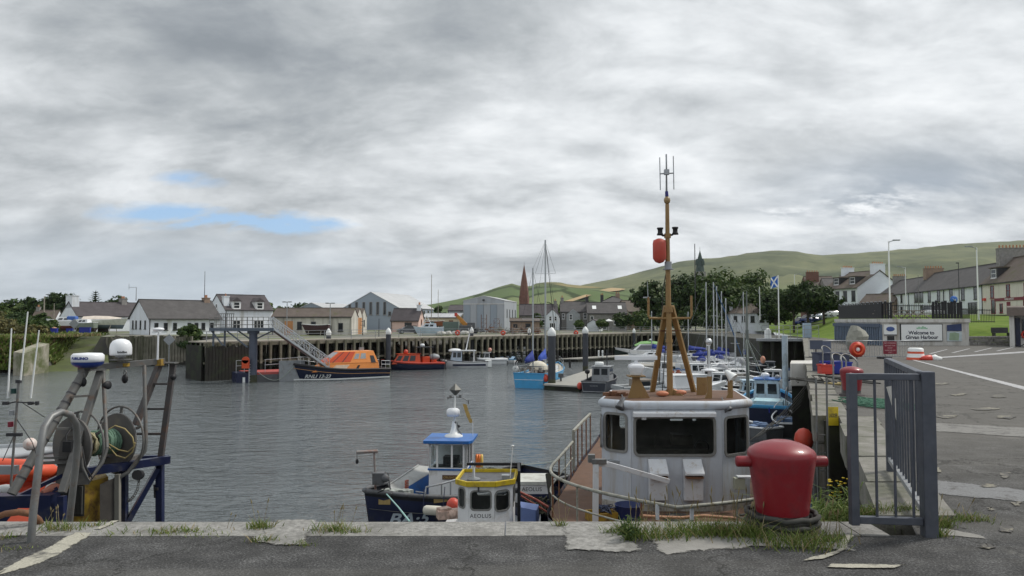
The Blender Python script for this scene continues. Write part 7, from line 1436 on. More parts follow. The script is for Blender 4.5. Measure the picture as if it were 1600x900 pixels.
# day boats to fill the berths near the right wall
def dayboat(label, px, Y, a, L_, hm, cm, wins=True, cabn=True, group='small boats moored near the right wall'):
 H = Hull(L_, L_ * .36, .8, .75, 1.2, .9, .5, .5, 2, .4, .88); t = boat('motorboat', label, 'motorboat', V((gx(px, Y), Y, WZ)), a, H, std(hm, hm), greyp, .25, group, white_gel, .05)
 if cabn: C = Cab(-.2, L_ * .26, L_ * .13, L_ * .115, .5, 1.75, .3); cabin(t, C, cm, [('l', .1, .45, .45, .9), ('l', .55, .9, .45, .9), ('r', .1, .45, .45, .9), ('r', .55, .9, .45, .9), ('f', .1, .9, .45, .9), ('b', .1, .9, .45, .9)], roof=cm)
 ob('rail', MB().tube([p + V((0, 0, .5)) for p in H.rim(0, .85, .6, .98)], .02, 5).tube([p + V((0, 0, .5)) for p in H.rim(0, .85, .6, .98, side=-1)], .02, 5), alum, t); cl = MB(); q = random.Random(int(px))
 for i in range(8): cl.cbox((q.uniform(-L_ * .4, -L_ * .1), q.uniform(-.5, .5), .65 + q.random() * .3), (q.uniform(.2, .6), q.uniform(.2, .5), q.uniform(.1, .4)), q.random() * 3)
 ob('deck_gear', cl, mat('gear_mix%d' % (int(px) % 3), ((.25, .24, .22), (.30, .10, .06), (.10, .16, .28))[int(px) % 3], .8, var=.6, scale=4), t); return t
dayboat('black-hulled motorboat with a white wheelhouse below the stays of the right mast', 1140, 66, R(150), 6.5, black, white_gel); dayboat('white motorboat with a pale blue cabin roof beside the pale pile', 1182, 58, R(172), 5.6, navy2, mat('roof_paleblue', (.45, .60, .72), .4)); dayboat('white open motorboat just left of the black-hulled one', 1108, 72, R(20), 5.5, white_gel, white_gel); dayboat('white motorboat in front of the yachts behind the tan posts', 1078, 80, R(5), 6.2, white_gel, white_gel); dayboat('low white boat under the far wall right of the mast stays', 1205, 84, R(170), 6, white_gel, mat('cabin_dark', (.12, .13, .15), .5)); dayboat('small open boat full of gear under the pale fish crates', 1128, 55, R(160), 4.6, greyp, ivory, True, False)
for a in (('white motorboat tucked behind the pale blue pile', 1214, 70, R(165), 5.6, white_gel, white_gel), ('small white boat with a dark cabin between the mast stays', 1176, 76, R(15), 5.4, white_gel, dark), ('dark-hulled open boat heaped with gear below the loudspeaker horn', 1150, 47, R(150), 5, black, ivory, True, False), ('grey open boat crammed with gear left of the light blue fishing boat', 1160, 41, R(120), 4.2, greyp2, ivory, True, False), ('white motorboat with a white cabin just behind the tan mast', 1040, 84, R(170), 6, white_gel, white_gel), ('black open boat full of gear close under the right wall', 1226, 43, R(75), 4.4, black, ivory, True, False)):
 dayboat(*a)
def bluefisher():
 H = Hull(9, 3.2, 1.3, 1.15, 1.8, .9, .5, .4, 2, .6, .88); a = R(68); o = V((gx(1196, 49), 49, WZ)); t = boat('fishing_boat', 'light blue fishing boat with a thick mast lying along the right quay wall', 'fishing boat', o, a, H, [blue_l, navy2, navy2, antif], mat('deck_paleblue', (.38, .55, .62), .6, dirt=(.25, .22, .18), damt=.4), .45, None, blue_l, .07)
 C = Cab(-.3, 1.6, .85, .75, .9, 2.55, .2); cabin(t, C, mat('cab_lblue', (.50, .62, .72), .45, dirt=(.3, .3, .3), damt=.3), [('b', .1, .42, .45, .85), ('b', .55, .9, .45, .85), ('r', .1, .5, .45, .85), ('r', .6, .9, .45, .85), ('l', .1, .9, .45, .85)], 'wheelhouse', roof=blue)
 ob('radar', MB().lathe([(0, 2.65), (.28, 2.68), (.28, 2.88), (.18, 2.98), (0, 3.0)], 14, c=(.3, .1, 0)), skin_w, t); ob('dome', MB().sphere((.4, -.65, 2.7), .18, 10), greyp, t)
 ob('fish_well', MB().box(-3.6, -1.1, .9, -1.6, .6, 1.5), mat('well_blue', (.40, .62, .70), .5, dirt=(.4, .4, .38), damt=.4), t); ob('shelter_frame', MB().bar((-4.2, -1.3, 1.0), (-4.2, -1.3, 2.2), .06).bar((-1, -1.3, 1.0), (-1, -1.3, 2.2), .06).bar((-4.2, -1.3, 2.2), (-1, -1.3, 2.2), .06), steel_d, t)
 m = at(1166.5, 455, 46); b = V((m.x, m.y, WZ + .9)); mm = ob('mast', MB().cyl(b, m + V((0, 0, -2.4)), .12, .10, 10).cyl(m + V((0, 0, -2.4)), m, .06, .04, 8), mat('mast_greygreen', (.14, .16, .15), .6, var=.2), None); mm.parent = t; mm.matrix_parent_inverse = (tr(*o) @ rz(a)).inverted()
 s = MB(); e = at(1166.5, 527, 46)
 for px, py, Y in ((1200, 606, 44), (1192, 600, 52), (1219, 596, 50), (1146, 600, 47), (1156, 612, 45), (1172, 612, 44)): s.tube([e, at(px, py, Y)], .013, 4)
 so_ = ob('stay', s, ropelt, None); so_.parent = t; so_.matrix_parent_inverse = (tr(*o) @ rz(a)).inverted()
 c = thing('fish_box', 'bright blue lidded box standing on the stern of the light blue fishing boat', 'fish box', at(1207, 645, 44.9)); ob('body', MB().box(-.30, -.22, 0, .30, .22, .36), blue_b, c, bev=.04); ob('lid', MB().box(-.33, -.25, .362, .33, .25, .43), blue_b, c, bev=.02);
 single('fender', MB().sphere((0, 0, 0), .21, 12, (1, 1, 1.25)), redb, 'red ball fender hanging against the right wall behind the large bollard', 'fender', 'ball fenders'); bpy.context.scene.objects[-1].location = at(1256, 687, 16.5)
 single('fender', MB().sphere((0, 0, 0), .2, 12, (1, 1, 1.5)), mat('fender_faded', (.60, .28, .18), .6), 'faded orange fender hanging on the dark wall below the footbridge', 'fender', 'ball fenders'); bpy.context.scene.objects[-1].location = at(1192, 562, 58)
 q = random.Random(31); nb = MB();
 for i in range(6):
  a_, b_ = at(1262 - i * 2.2, 598 + i * 7, 23), at(1172 + i * 5, 694 - i * 5 + q.uniform(-6, 6), 19.5); nb.tube([a_.lerp(b_, k / 6) - V((0, 0, .12 * math.sin(k / 6 * math.pi))) for k in range(7)], .009, 5)
 single('mooring_rope', nb, ropedk, 'bundle of dark mooring lines running up to the quay behind the red bollard', 'rope', loc=at(1210, 660, 24))
 H = Hull(5.5, 2.1, .9, .85, 1.25, .9, .4, .45, 2, .4, .88); t2 = boat('fishing_boat', 'small dark boat with a white oval hatch behind the large red bollard', 'fishing boat', V((gx(1213, 23), 23.5, WZ)), R(70), H, std(navy2, navy2), greyp2, .4, None, blue_l, .05); C = Cab(-.4, 1.2, .7, .6, .6, 2.0, .2); cabin(t2, C, greyp, [('b', .15, .85, .45, .85), ('r', .15, .85, .45, .85)], 'wheelhouse', roof=greyp2); ob('hatch', MB().sphere((-.48, -.2, 1.35), .28, 12, (.15, .8, 1.2)), ivory, t2); cl = MB()
 for i in range(22): cl.cbox((q.uniform(-2.3, -.5), q.uniform(-.8, .8), .7 + q.random() * .7), (q.uniform(.15, .6), q.uniform(.1, .5), q.uniform(.08, .4)), q.random() * 3)
 ob('deck_gear', cl, mat('dark_gear', (.10, .10, .10), .8, var=.8, scale=4), t2)
 w = MB().prism([(gx(1233, 33.5), 33.5), (gx(1233, 33.5) + 2.2, 33.5), (gx(1233, 33.5) + 2.6, 36), (gx(1235, 36), 36)], -1.35, -.32); st = single('quay_step', w, conc_w, 'white-washed end of a projecting quay section above dark timbers', 'quay wall', loc=(gx(1233, 33.5), 33.5, -1.3), bev=.05)
 ob('fender_timbers', MB().prism([(.1, .12), (2.2, .12), (2.6, 2), (.95, 2)], -4.5, -.07), pile_d, st)
bluefisher()
# ------------------------------------------------------------------ boats laid up ashore
def laid(name, label, px, Y, a, L_, hm, top, z, cm=None, mast=0, dk=None, keel=True, fb=1.2):
 H = Hull(L_, L_ * .30, .95, .85, fb, .7, .9, .6, 2, .7, .85); t = boat(name, label, 'boat', hb(px, Y) + V((0, 0, z)), a, H, [hm, hm, hm, top], dk or white_gel, .05, 'boats laid up ashore', white_gel, .04)
 if cm: C = Cab(-1.2, L_ * .25, L_ * .11, L_ * .085, .85, 1.5, .6, .1); cabin(t, C, cm, [('l', .15, .42, .3, .75), ('l', .52, .78, .3, .75), ('r', .15, .42, .3, .75), ('r', .52, .78, .3, .75)])
 if keel: ob('keel', MB().box(-.9, -.12, -z, .9, .12, -.5), antif, t)
 st = MB()
 for x in (-L_ * .25, L_ * .2):
  for s in (1, -1): st.bar((x, s * L_ * .18, -z), (x, s * L_ * .10, .0), .09)
 ob('stand', st, wood, t)
 if mast: ob('mast', MB().cyl((.4, 0, .9), (.4, 0, mast), .07, .05, 7).bar((.4, -.6, mast * .6), (.4, .6, mast * .6), .05), wood, t)
 return t
t = laid('sailing_yacht', 'white yacht propped ashore with a blue cockpit cover before the chimney gable', 103, 131, R(190), 6.3, white_gel, mat('red_bottom', (.16, .05, .04), .7), 1.35, white_gel); ob('cover', MB().box(-1.9, -.7, 1.0, -.4, .7, 1.7), mat('cover_blue2', (.06, .14, .42), .8), t, bev=.2)
t = laid('motorboat', 'grey-green and white motorboat propped ashore between two yachts', 132, 129, R(165), 5.0, mat('hull_greygreen', (.22, .26, .22), .5), antif, 1.0, white_gel, fb=1.1)
t = laid('sailing_yacht', 'long cream-hulled yacht propped ashore under a loose sheet', 162, 131, R(2), 8.6, mat('hull_cream', (.60, .62, .54), .4), mat('bottom_slate', (.12, .16, .20), .7), 1.5, None); ob('sheet', MB().loft([[(x, -1.0 * k, 1.0), (x, 0, 1.0 + .7 * k), (x, 1.0 * k, 1.0)] for x, k in ((-3.5, .7), (-1.5, .9), (1, .8), (3.2, .4))]), mat('sheet_tan', (.62, .55, .48), .8), t)
laid('fishing_boat', 'low dark maroon wooden boat drawn up before the long stone shed', 493, 112, R(175), 4.3, mat('hull_maroon', (.05, .02, .025), .6), antif, .75, None, 0, wood, False, 1.0)
t = laid('fishing_boat', 'red-brown wooden boat with two masts ashore before the yellow shed', 679, 138, R(170), 3.6, wood_b, mat('bottom_dark', (.05, .05, .045), .7), 1.3, None, 0, wood, True, 1.1); ob('mast', MB().cyl((.6, 0, .9), (.6, 0, 9.6), .07, .05, 7), wood, t); ob('mast', MB().cyl((-.7, 0, .9), (-.7, 0, 6.8), .06, .04, 7), wood, t)
t = laid('motorboat', 'pale blue and white motorboat with a peaked frame standing behind the jetty rail', 670, 112, R(185), 4.6, mat('hull_paleblue', (.45, .55, .66), .4), white_gel, .35, mat('cabin_paleblue', (.55, .62, .70), .4), 0, None, False, 1.0); ob('frame', MB().bar((-.6, -.6, .9), (.3, 0, 2.7), .08).bar((1.2, -.6, .9), (.3, 0, 2.7), .08).bar((-.1, 0, 1.8), (.8, 0, 1.8), .06), white_gel, t)
t = laid('motorboat', 'dark green boat with a windscreen ashore beside the peaked frame', 675, 122, R(100), 3.4, mat('hull_dgreen', (.03, .07, .06), .5), antif, .6, mat('cab_dg', (.10, .16, .16), .5), 0, greyp2, False, 1.0)
q = random.Random(77)
for i, (px, Y) in enumerate(((700, 112), (712, 113), (726, 114), (690, 111))):
 mb = MB().sphere((0, 0, .35), .5, 10, (1.4, .6, .7)); mb.v = [p * (1 + .3 * mnoise.noise(p * 3 + V((i, 0, 0)))) for p in mb.v]; single('sack', mb, conc_w, 'pale bundle lying behind the jetty rail right of the peaked frame', 'bundle', 'pale bundles behind the jetty rail'); bpy.context.scene.objects[-1].location = hb(px, Y)
# ------------------------------------------------------------------ the near boats
def clearglass():
 m, nt, b = nmat('clear_glass'); nt.nodes.remove(b); t = N(nt, 'ShaderNodeBsdfTransparent'); t.inputs[0].default_value = (.82, .86, .86, 1); g = N(nt, 'ShaderNodeBsdfGlossy'); g.inputs['Roughness'].default_value = .04
 fr = N(nt, 'ShaderNodeFresnel'); fr.inputs['IOR'].default_value = 1.5; mx = N(nt, 'ShaderNodeMixShader'); L(nt, fr.outputs[0], mx.inputs[0]); L(nt, t.outputs[0], mx.inputs[1]); L(nt, g.outputs[0], mx.inputs[2]); L(nt, mx.outputs[0], nt.nodes['Material Output'].inputs['Surface']); return m
cglass = clearglass()
trwhite = mat('trawler_white', (.54, .58, .635), .5, var=.09, scale=2, dirt=(.40, .37, .33), damt=.36, dscale=2.6, streak=True, bump=.12, bscale=5)
trwhite2 = mat('trawler_white_clean', (.70, .72, .75), .45, var=.08, scale=3, dirt=(.45, .38, .30), damt=.2, dscale=5)
seal = mat('window_seal', (.22, .22, .21), .7, var=.2, scale=8)
inside = mat('cabin_inside', (.27, .26, .245), .8, var=.4, scale=1.5)
def facet(A, B, z0, z1):
 A, B = V((A[0], A[1], 0)), V((B[0], B[1], 0)); x = (B - A).normalized(); n = x.cross(V((0, 0, 1)))
 M = Matrix(((x.x, 0, n.x, A.x), (x.y, 0, n.y, A.y), (0, 1, 0, 0), (0, 0, 0, 1))); return M, (B - A).length
def hullbox(H, a, o): return tr(*o) @ rz(a)
def trawler():
 a = R(-102); o = V((3.78, 17.4, WZ)); fwd = V((math.cos(a), math.sin(a), 0)); t = thing('trawler', 'old white fishing trawler with a rusty deck and a tall tan tripod mast', 'trawler', o)
 ML = rz(a); DZ = -2.80 - WZ                                     # deck height above the water
 H = Hull(15, 5.7, DZ + .1, DZ + .05, DZ + .22, .95, .4, .26, 2.4, 1.0, .9, 22); off = -3.05
 Mh = ML @ tr(off, 0, 0)
 ob('hull', H.mesh(MB(Mh)), [mat('trawler_hull', (.05, .06, .09), .5, dirt=(.2, .1, .06), damt=.45)] * 3 + [antif], t); ob('deck', H.deck(MB(Mh), .06, .98), rustdeck, t)
 rail = [Mh @ p for p in H.rim(.95, .97, .50, 1, 20)[:-1]] + [Mh @ (H.row(1, 0) + V((0, 0, .95)))] + [Mh @ p for p in H.rim(.95, .97, .50, 1, 20, -1)[::-1][1:]]
 rw = mat('rail_weathered', (.30, .30, .26), .6, var=.25, scale=4, dirt=(.16, .13, .08), damt=.4, dscale=6)
 ob('rail', MB().tube(rail, .034, 8).tube([p - V((0, 0, .45)) for p in rail], .018, 6), rw, t)
 for i in range(0, len(rail), 3): p = rail[i]; ob('stanchion', MB().cyl((p.x, p.y, p.z - .93), p, .02, .02, 7), rust if i % 2 else rw, t)
 up = [Mh @ p for p in H.rim(1.25, .97, .34, .53, 8)] if False else [Mh @ p for p in H.rim(1.22, .97, .22, .485, 8, -1)]
 ob('side_rail', MB().bar(up[0], up[4], .07, .06).bar(up[4], up[8], .07, .06).bar(up[8], up[8] - V((0, 0, 1.1)), .08), rw, t)
 for p in up[::2]: ob('stanchion', MB().cyl(p - V((0, 0, 1.2)), p, .022, .022, 6), rust, t)
 z0, z1 = -2.80, -.30; c0, c1 = (gx(985, 17.2), 17.2), (gx(1125, 17.2), 17.2); l0 = (gx(940, 17.75), 17.75); r1 = (gx(1167, 17.7), 17.7); bk = V((.19, .98, 0)) * 2.2
 pl = [l0, c0, c1, r1, (r1[0] + bk.x - .1, r1[1] + bk.y), (l0[0] + bk.x + .1, l0[1] + bk.y)]
 wh_ = ob('wheelhouse', MB(), trwhite, t)
 zt = lambda py, D: 1.65 - (py - 500) / FPX * D
 def wall(A, B, wins, m=trwhite, gl=True, name='panel'):
  M, w = facet(A, B, z0, z1); holes = [rrect(u0, v0, u1, v1, r, 5) for u0, u1, v0, v1, r in wins]
  g = MB(); g.shape([(0, z0), (w, z0), (w, z1 + .05), (0, z1 + .05)], holes, .03, M); g.v = [p - o for p in g.v]; pn = ob(name, g, m, t)
  for (u0, u1, v0, v1, r), h in zip(wins, holes):
   f = MB(); f.shape(rrect(u0 - .045, v0 - .045, u1 + .045, v1 + .045, r + .04, 5), [rrect(u0 + .012, v0 + .012, u1 - .012, v1 - .012, r, 5)], .03, M @ tr(0, 0, .026)); f.v = [p - o for p in f.v]; fo = ob('window', f, seal, t)
   if gl: q = MB(); q.add([M @ V((x, y, .0)) - o for x, y in h], [tuple(range(len(h)))]); ob('pane', q, cglass, fo)
  return M, w
 k = 17.2 / FPX
 Mc, wc = wall(c0, c1, [((991 - 985) * k, (1113 - 985) * k, zt(708, 17.2), zt(652, 17.2), .09)])
 ll = math.hypot(c0[0] - l0[0], c0[1] - l0[1]); lr = math.hypot(r1[0] - c1[0], r1[1] - c1[1])
 wall(l0, c0, [(ll * .13, ll * .84, zt(701, 17.5), zt(646, 17.5), .08)]); wall(c1, r1, [(lr * .12, lr * .90, zt(706, 17.5), zt(650, 17.5), .08)])
 wall(pl[5], l0, [(.5, 1.2, -1.35, -.65, .08), (1.5, 2.3, -1.35, -.65, .08)]); wall(r1, pl[4], [(.5, 1.2, -1.35, -.65, .08), (1.6, 2.3, -1.35, -.65, .08)])
 bw = math.hypot(pl[4][0] - pl[5][0], pl[4][1] - pl[5][1]); sl = [(bw - u1, bw - u0, v, v + .075, .02) for u0, u1 in ((1.55, 1.92), (2.15, 2.27)) for v in (-.70, -.82, -.94, -1.06)] + [(bw - .62, bw - .2, -1.25, -.6, .06)]
 wall(pl[4], pl[5], sl, inside, False, 'rear_panel')
 ft = MB().prism([(x - o.x, y - o.y) for x, y in pl], z0 - o.z - .02, z0 - o.z + .04); ob('floor', ft, inside, t)
 con = MB().cbox((gx(1040, 18) - o.x, 18.1 - o.y, -1.95 - o.z), (1.9, .6, 1.0)).cbox((gx(1075, 18) - o.x, 18.9 - o.y, -1.5 - o.z), (.5, .4, .5)); con.cyl((gx(1022, 18) - o.x, 18 - o.y, -1.5 - o.z), (gx(1022, 18) - o.x, 18 - o.y, -1.15 - o.z), .012); ob('console', con, mat('console_wood', (.11, .10, .085), .6, var=.4, scale=3), t)
 ob('steering_wheel', MB().tube([(gx(1094, 17.9) - o.x + .17 * math.cos(i * .52), 17.9 - o.y, -1.42 - o.z + .17 * math.sin(i * .52)) for i in range(12)], .015, 6, closed=True), dark, t)
 rim = [V((x - o.x, y - o.y, z1 - o.z)) for x, y in pl]; ob('roof_edge', MB().tube([p + V((0, 0, -.03)) for p in rim], .105, 10, closed=True), trwhite, t)
 ce = sum(rim, V()) / 6; ob('roof', MB().prism([((ce + (p - ce) * .985).x, (ce + (p - ce) * .985).y) for p in rim], z1 - o.z - .06, z1 - o.z + .07), rustdeck, t)
 def box(name, px0, px1, py0, py1, D, d, m, **kw): A, B = at(px0, py1, D), at(px1, py0, D); return ob(name, MB().box(A.x, D - d, A.z, B.x, D, B.z), m, t, w=True, **kw)
 def hood(px0, px1):
  D = 17.17; A, B = at(px0, 780, D), at(px1, 717, D); zm = at(0, 738, D).z; mb = MB().ext([(D, B.z), (D - .30, zm + .03), (D - .30, zm - .02), (D - .16, zm - .05), (D - .15, A.z), (D, A.z)], 'x', A.x, B.x); v = ob('vent', mb, trwhite2, t, w=True, bev=.012)
  ob('grille', MB().box(A.x + .02, D - .305, zm - .085, B.x - .02, D - .18, zm - .052), rust, v, w=True)
 hood(1013, 1041); hood(1067, 1096)
 ob('visor', MB().ext([(17.18, at(0, 641, 17.2).z), (17.02, at(0, 645, 17.1).z), (17.02, at(0, 651, 17.1).z), (17.18, at(0, 652, 17.2).z)], 'x', gx(988, 17.1), gx(1116, 17.1)), trwhite2, t, w=True)
 ob('wiper_motor', MB().cbox(at(1006, 653, 17.12), (.10, .08, .08)), trwhite2, t, w=True)
 cb = box('junction_box', 1145, 1161, 745, 763, 17.25, .16, mat('box_dull', (.42, .43, .34), .6, dirt=(.2, .2, .14), damt=.4), bev=.01); ob('hood', MB().prism([(at(1141, 0, 17.2).x, 17.06), (at(1163, 0, 17.2).x, 17.06), (at(1163, 0, 17.2).x, 17.25), (at(1141, 0, 17.2).x, 17.25)], at(0, 745, 17.2).z, at(0, 743, 17.2).z), trwhite2, cb, w=True)
 ob('small_vent', MB().cbox(at(960, 722, 17.5), (.28, .2, .10)), greyp, t, w=True)
 kick = MB()
 for A, B in ((l0, c0), (c0, c1), (c1, r1)): kick.bar((A[0], A[1] - .03, z0 + .10), (B[0], B[1] - .03, z0 + .10), .06, .20)
 ob('kick_strip', kick, mat('kick', (.45, .44, .41), .7, dirt=(.16, .13, .1), damt=.6, dscale=6), t, w=True)
 for px, py, D, s in ((973, 626, 17.35, -1), (1131, 630, 17.35, 1)):
  p = at(px, py, D); d = V((s * .45, -.45, -.85)).normalized(); ob('floodlight', MB().lathe([(.04, -.14), (.06, -.08), (.105, .12), (.112, .15), (.10, .155), (0, .13)], 14, c=p + d * .06, axis=d).bar(p + V((0, .15, .12)), p - d * .05, .025), greyp2, t, w=True)
 D = 18.5; P = lambda px, py, d=D: at(px, py, d); m = MB()
 mast = ob('mast', MB().tube([P(1047, 622), P(1046, 545), P(1044.5, 480), P(1043.5, 420), P(1042.5, 319)], [.078, .074, .068, .062, .05], 12), tan, t, w=True)
 ob('leg', MB().bar(P(1019, 614, 19.4), P(1041, 478), .13, .085), tan, t, w=True, bev=.01); ob('leg', MB().bar(P(1085, 616, 19.4), P(1049, 478), .13, .085), tan, t, w=True, bev=.01)
 ob('collar', MB().cyl(P(1044.5, 488), P(1044.5, 478), .11, .11, 12).cyl(P(1043, 372), P(1043, 365), .085, .085, 10).cyl(P(1045.5, 535), P(1045.5, 530), .09, .09, 10), tan, mast, w=True)
 q = P(1046.5, 600); foot = MB()
 for ang in (200, 340, 90): d = V((math.cos(R(ang)), math.sin(R(ang)), 0)); b_ = P(1047, 621); foot.add([b_ + d * .42, b_ + V((0, 0, .26)), b_ + d * .03, b_ + d * .42 + V((.012, .012, 0)), b_ + V((.02, .02, .26)), b_ + d * .03 + V((.02, .02, 0))], [(0, 1, 2), (5, 4, 3), (0, 3, 4, 1), (2, 1, 4, 5)])
 ob('bracket', foot, tan, mast, w=True)
 yk = ob('yoke', MB().tube([P(1013, 464), P(1013, 492), P(1014.5, 497), P(1046, 497.5), P(1079, 497), P(1080.5, 492), P(1080, 462)], .03, 8), tan, t, w=True); ob('whip_aerial', MB().cyl(P(1012.5, 466), P(1011.5, 440), .012, .006, 6).cyl(P(1005, 465), P(1016, 465), .02, .02, 6), steel, yk, w=True)
 ob('cross_brace', MB().bar(P(1031, 517, 18.7), P(1064, 516, 18.7), .04, .03), rust, t, w=True)
 ob('lantern_bracket', MB().tube([P(1031, 365), P(1036, 368), P(1043, 368), P(1050, 367), P(1055, 363)], .03, 6), dark, t, w=True)
 for px, py in ((1031.5, 361.5), (1055, 360.5)): b_ = P(px, py + 6); ob('navigation_light', MB().lathe([(0, 0), (.085, .0), (.075, .04), (.062, .06), (.062, .14), (.08, .155), (.08, .19), (0, .20)], 12, c=b_), blackp, t, w=True)
 ob('float_tank', MB().lathe([(.02, 0), (.10, .03), (.165, .12), (.168, .5), (.15, .58), (.05, .625), (0, .63)], 20, c=P(1030.5, 411.5, 18.45)), mat('tank_red', (.52, .075, .05), .55, var=.1, dirt=(.42, .12, .09), damt=.3, bump=.1, bscale=14), t, w=True)
 ob('mast_lamp', MB().cyl(P(1044, 420), P(1044, 409), .09, .09, 12).cyl(P(1044, 421.5), P(1044, 420), .14, .14, 12), greyp, mast, w=True); ob('globe', MB().sphere(P(1042.3, 313), .085, 12, (1, 1, 1.2)), mat('globe_brown', (.32, .22, .10), .4, var=.2), mast, w=True); ob('blue_sleeve', MB().cyl(P(1042, 307), P(1041.5, 299), .045, .04, 10), mat('sleeve_blue', (.02, .02, .16), .5), mast, w=True)
 an = ob('aerial', MB().cyl(P(1041.5, 300), P(1041.2, 242), .026, .016, 8), steel_d, mast, w=True); ob('aerial_array', MB().cyl(P(1030.5, 271.5), P(1053, 270.5), .018, .018, 6).cbox(P(1041.5, 269), (.12, .1, .13)).cyl(P(1030.8, 246), P(1031.8, 297), .013, .013, 6).cyl(P(1052, 244), P(1053, 296), .013, .013, 6).cyl(P(1041, 241), P(1041.3, 262), .02, .02, 6), steel, t, w=True)
 ob('stay', MB().tube([P(1041, 425), P(1036, 450), P(1030, 600, 19.6)], .012, 5).tube([P(1044, 480), P(1035, 610, 19.2)], .012, 5), ropedk, t, w=True)
 rd = ob('radar_post', MB().box(-.085, -.085, 0, .085, .085, .52).add([(-.085, -.09, .45), (-.22, -.09, 0), (-.085, -.09, 0), (-.085, -.07, .45), (-.22, -.07, 0), (-.085, -.07, 0)], [(0, 1, 2), (5, 4, 3), (0, 3, 4, 1)]).add([(.085, -.09, .45), (.32, -.09, 0), (.085, -.09, 0), (.085, -.07, .45), (.32, -.07, 0), (.085, -.07, 0)], [(0, 2, 1), (5, 3, 4), (1, 4, 3, 0)]).box(-.2, -.2, .52, .2, .2, .55), tan, t); rd.location = at(994, 622, 17.9) - o
 ob('scanner', MB().loft([rrect(-.13, -.13, .13, .13, .05, 3), rrect(-.18, -.18, .18, .18, .06, 3)] and [[(x, y, .555) for x, y in rrect(-.12, -.12, .12, .12, .05, 3)], [(x, y, .60) for x, y in rrect(-.13, -.13, .13, .13, .05, 3)], [(x, y, .74) for x, y in rrect(-.185, -.185, .185, .185, .06, 3)], [(x, y, .80) for x, y in rrect(-.17, -.17, .17, .17, .06, 3)], [(x, y, .85) for x, y in rrect(-.08, -.08, .08, .08, .04, 3)]], closed=True, cap=True).cyl((0, 0, .84), (0, 0, .93), .05, .05, 10).box(-.51, -.06, .92, .51, .06, 1.02), skin_w, rd, bev=.01)
 pt = MB(); c_ = at(1097, 618, 18.6); pl_ = [(-.14 + .28 * i / 8, .06 * math.cos((i - 4) / 4 * 1.4)) for i in range(9)]; pt.loft([[(c_.x + x, c_.y - y, c_.z) for x, y in pl_], [(c_.x + x, c_.y - y, c_.z + .46) for x, y in pl_]]); ob('curved_plate', pt, tan, t, w=True)
 def post(px, yb, yt, D, w, fn): p0, p1 = at(px, yb, D), at(px, yt, D); po = ob('post', MB().bar(p0, p1, w, w).add([p0 + V((-w / 2, -w / 2, .22)), p0 + V((-w * 1.5, -w / 2, 0)), p0 + V((-w / 2, -w / 2, 0)), p0 + V((-w / 2, 0, .22)), p0 + V((-w * 1.5, 0, 0)), p0 + V((-w / 2, 0, 0))], [(0, 1, 2), (5, 4, 3), (0, 3, 4, 1)]), tan, t, w=True); fn(po, p1)
 post(1108.5, 626, 588, 17.8, .10, lambda po, p: ob('aerial_dish', MB().cyl(p, p + V((0, 0, .12)), .04, .04, 8).lathe([(0, .12), (.20, .13), (.20, .155), (.06, .185), (0, .19)], 18, c=p), skin_w, po, w=True))
 post(1141, 628, 594, 17.9, .10, lambda po, p: ob('horn', MB().lathe([(.03, 0), (.055, .02), (.075, .12), (.135, .26), (.14, .27), (.12, .26), (0, .10)], 16, c=p + V((-.10, .05, .22)), axis=(.55, -.45, -.62)).bar(p, p + V((-.05, .03, .15)), .05), ivory, po, w=True))
 tall = at(1108, 590, 18.0); ob('lamp_standard', MB().cyl(tall, at(1107.5, 541, 18.0), .035, .03, 8).sphere(at(1107.5, 534, 18.0), .085, 12), alum, t, w=True)
 for i, (px, py) in enumerate(((1035, 615), (1063, 616), (1050, 612))):
  p = at(px, py, 18.2 + .3 * i); single('float', MB().sphere((0, 0, 0), .085, 12, (1.9, 1, .8)), mat('float_faded', (.58, .22, .12), .6, var=.2), ('faded orange float lying left of the mast foot on the wheelhouse roof', 'faded orange float lying right of the mast foot on the wheelhouse roof', 'faded orange float lying behind the mast foot on the wheelhouse roof')[i], 'float', 'faded floats on the trawler roof'); bpy.context.scene.objects[-1].location = (p.x, p.y, z1 + .07 + .07)
 rd_ = MB(); qq = random.Random(6);
 for i in range(7): p = at(950 + i * 4, 617 - (i % 3), 18.4); rd_.cbox(p - o, (qq.uniform(.08, .25), .15, qq.uniform(.05, .14)), qq.random())
 ob('roof_gear', rd_, rust, t)
 p0 = at(930, 812, 15.4); p1 = at(931, 723, 15.4); dv = ob('davit', MB().bar(V((p0.x, p0.y, -2.86)), p1, .115, .115).cyl(V((p0.x, p0.y, -2.86)), V((p0.x, p0.y, -2.78)), .24, .24, 14).bar(p1 + V((-.02, 0, -.02)), at(949, 726, 15.5), .09, .09), trwhite2, t, w=True, bev=.008); ob('boom', MB().bar(at(946, 724, 15.5), at(1045, 752, 15.9), .085, .10), trwhite2, dv, w=True, bev=.006); ob('bracket', MB().cbox(at(936, 721, 15.4), (.3, .12, .1)).cbox(at(924, 716, 15.5), (.14, .14, .16)), steel_d, dv, w=True)
 rl2 = MB().tube([at(1026, 812, 13.4), at(1027, 789, 13.4)], .03, 6).bar(at(860, 745, 16.2), at(868, 770, 15.6), .01); ob('rail_post', MB().bar(at(1027, 812, 13.3), at(1027, 788, 13.3), .06).bar(at(1081, 812, 13.2), at(1081, 792, 13.2), .06), trwhite2, t, w=True)
 def on_deck(px, D): return V((gx(px, D), D, -2.86))
 b_ = thing('tub', 'round dark blue plastic tub standing on the trawler foredeck', 'tub', on_deck(980, 16.35)); ob('body', MB().lathe([(0, .0), (.26, .0), (.285, .2), (.30, .46), (.31, .47), (.29, .47), (.27, .2), (0, .06)], 24), mat('tub_blue', (.012, .028, .12), .5, var=.2), b_)
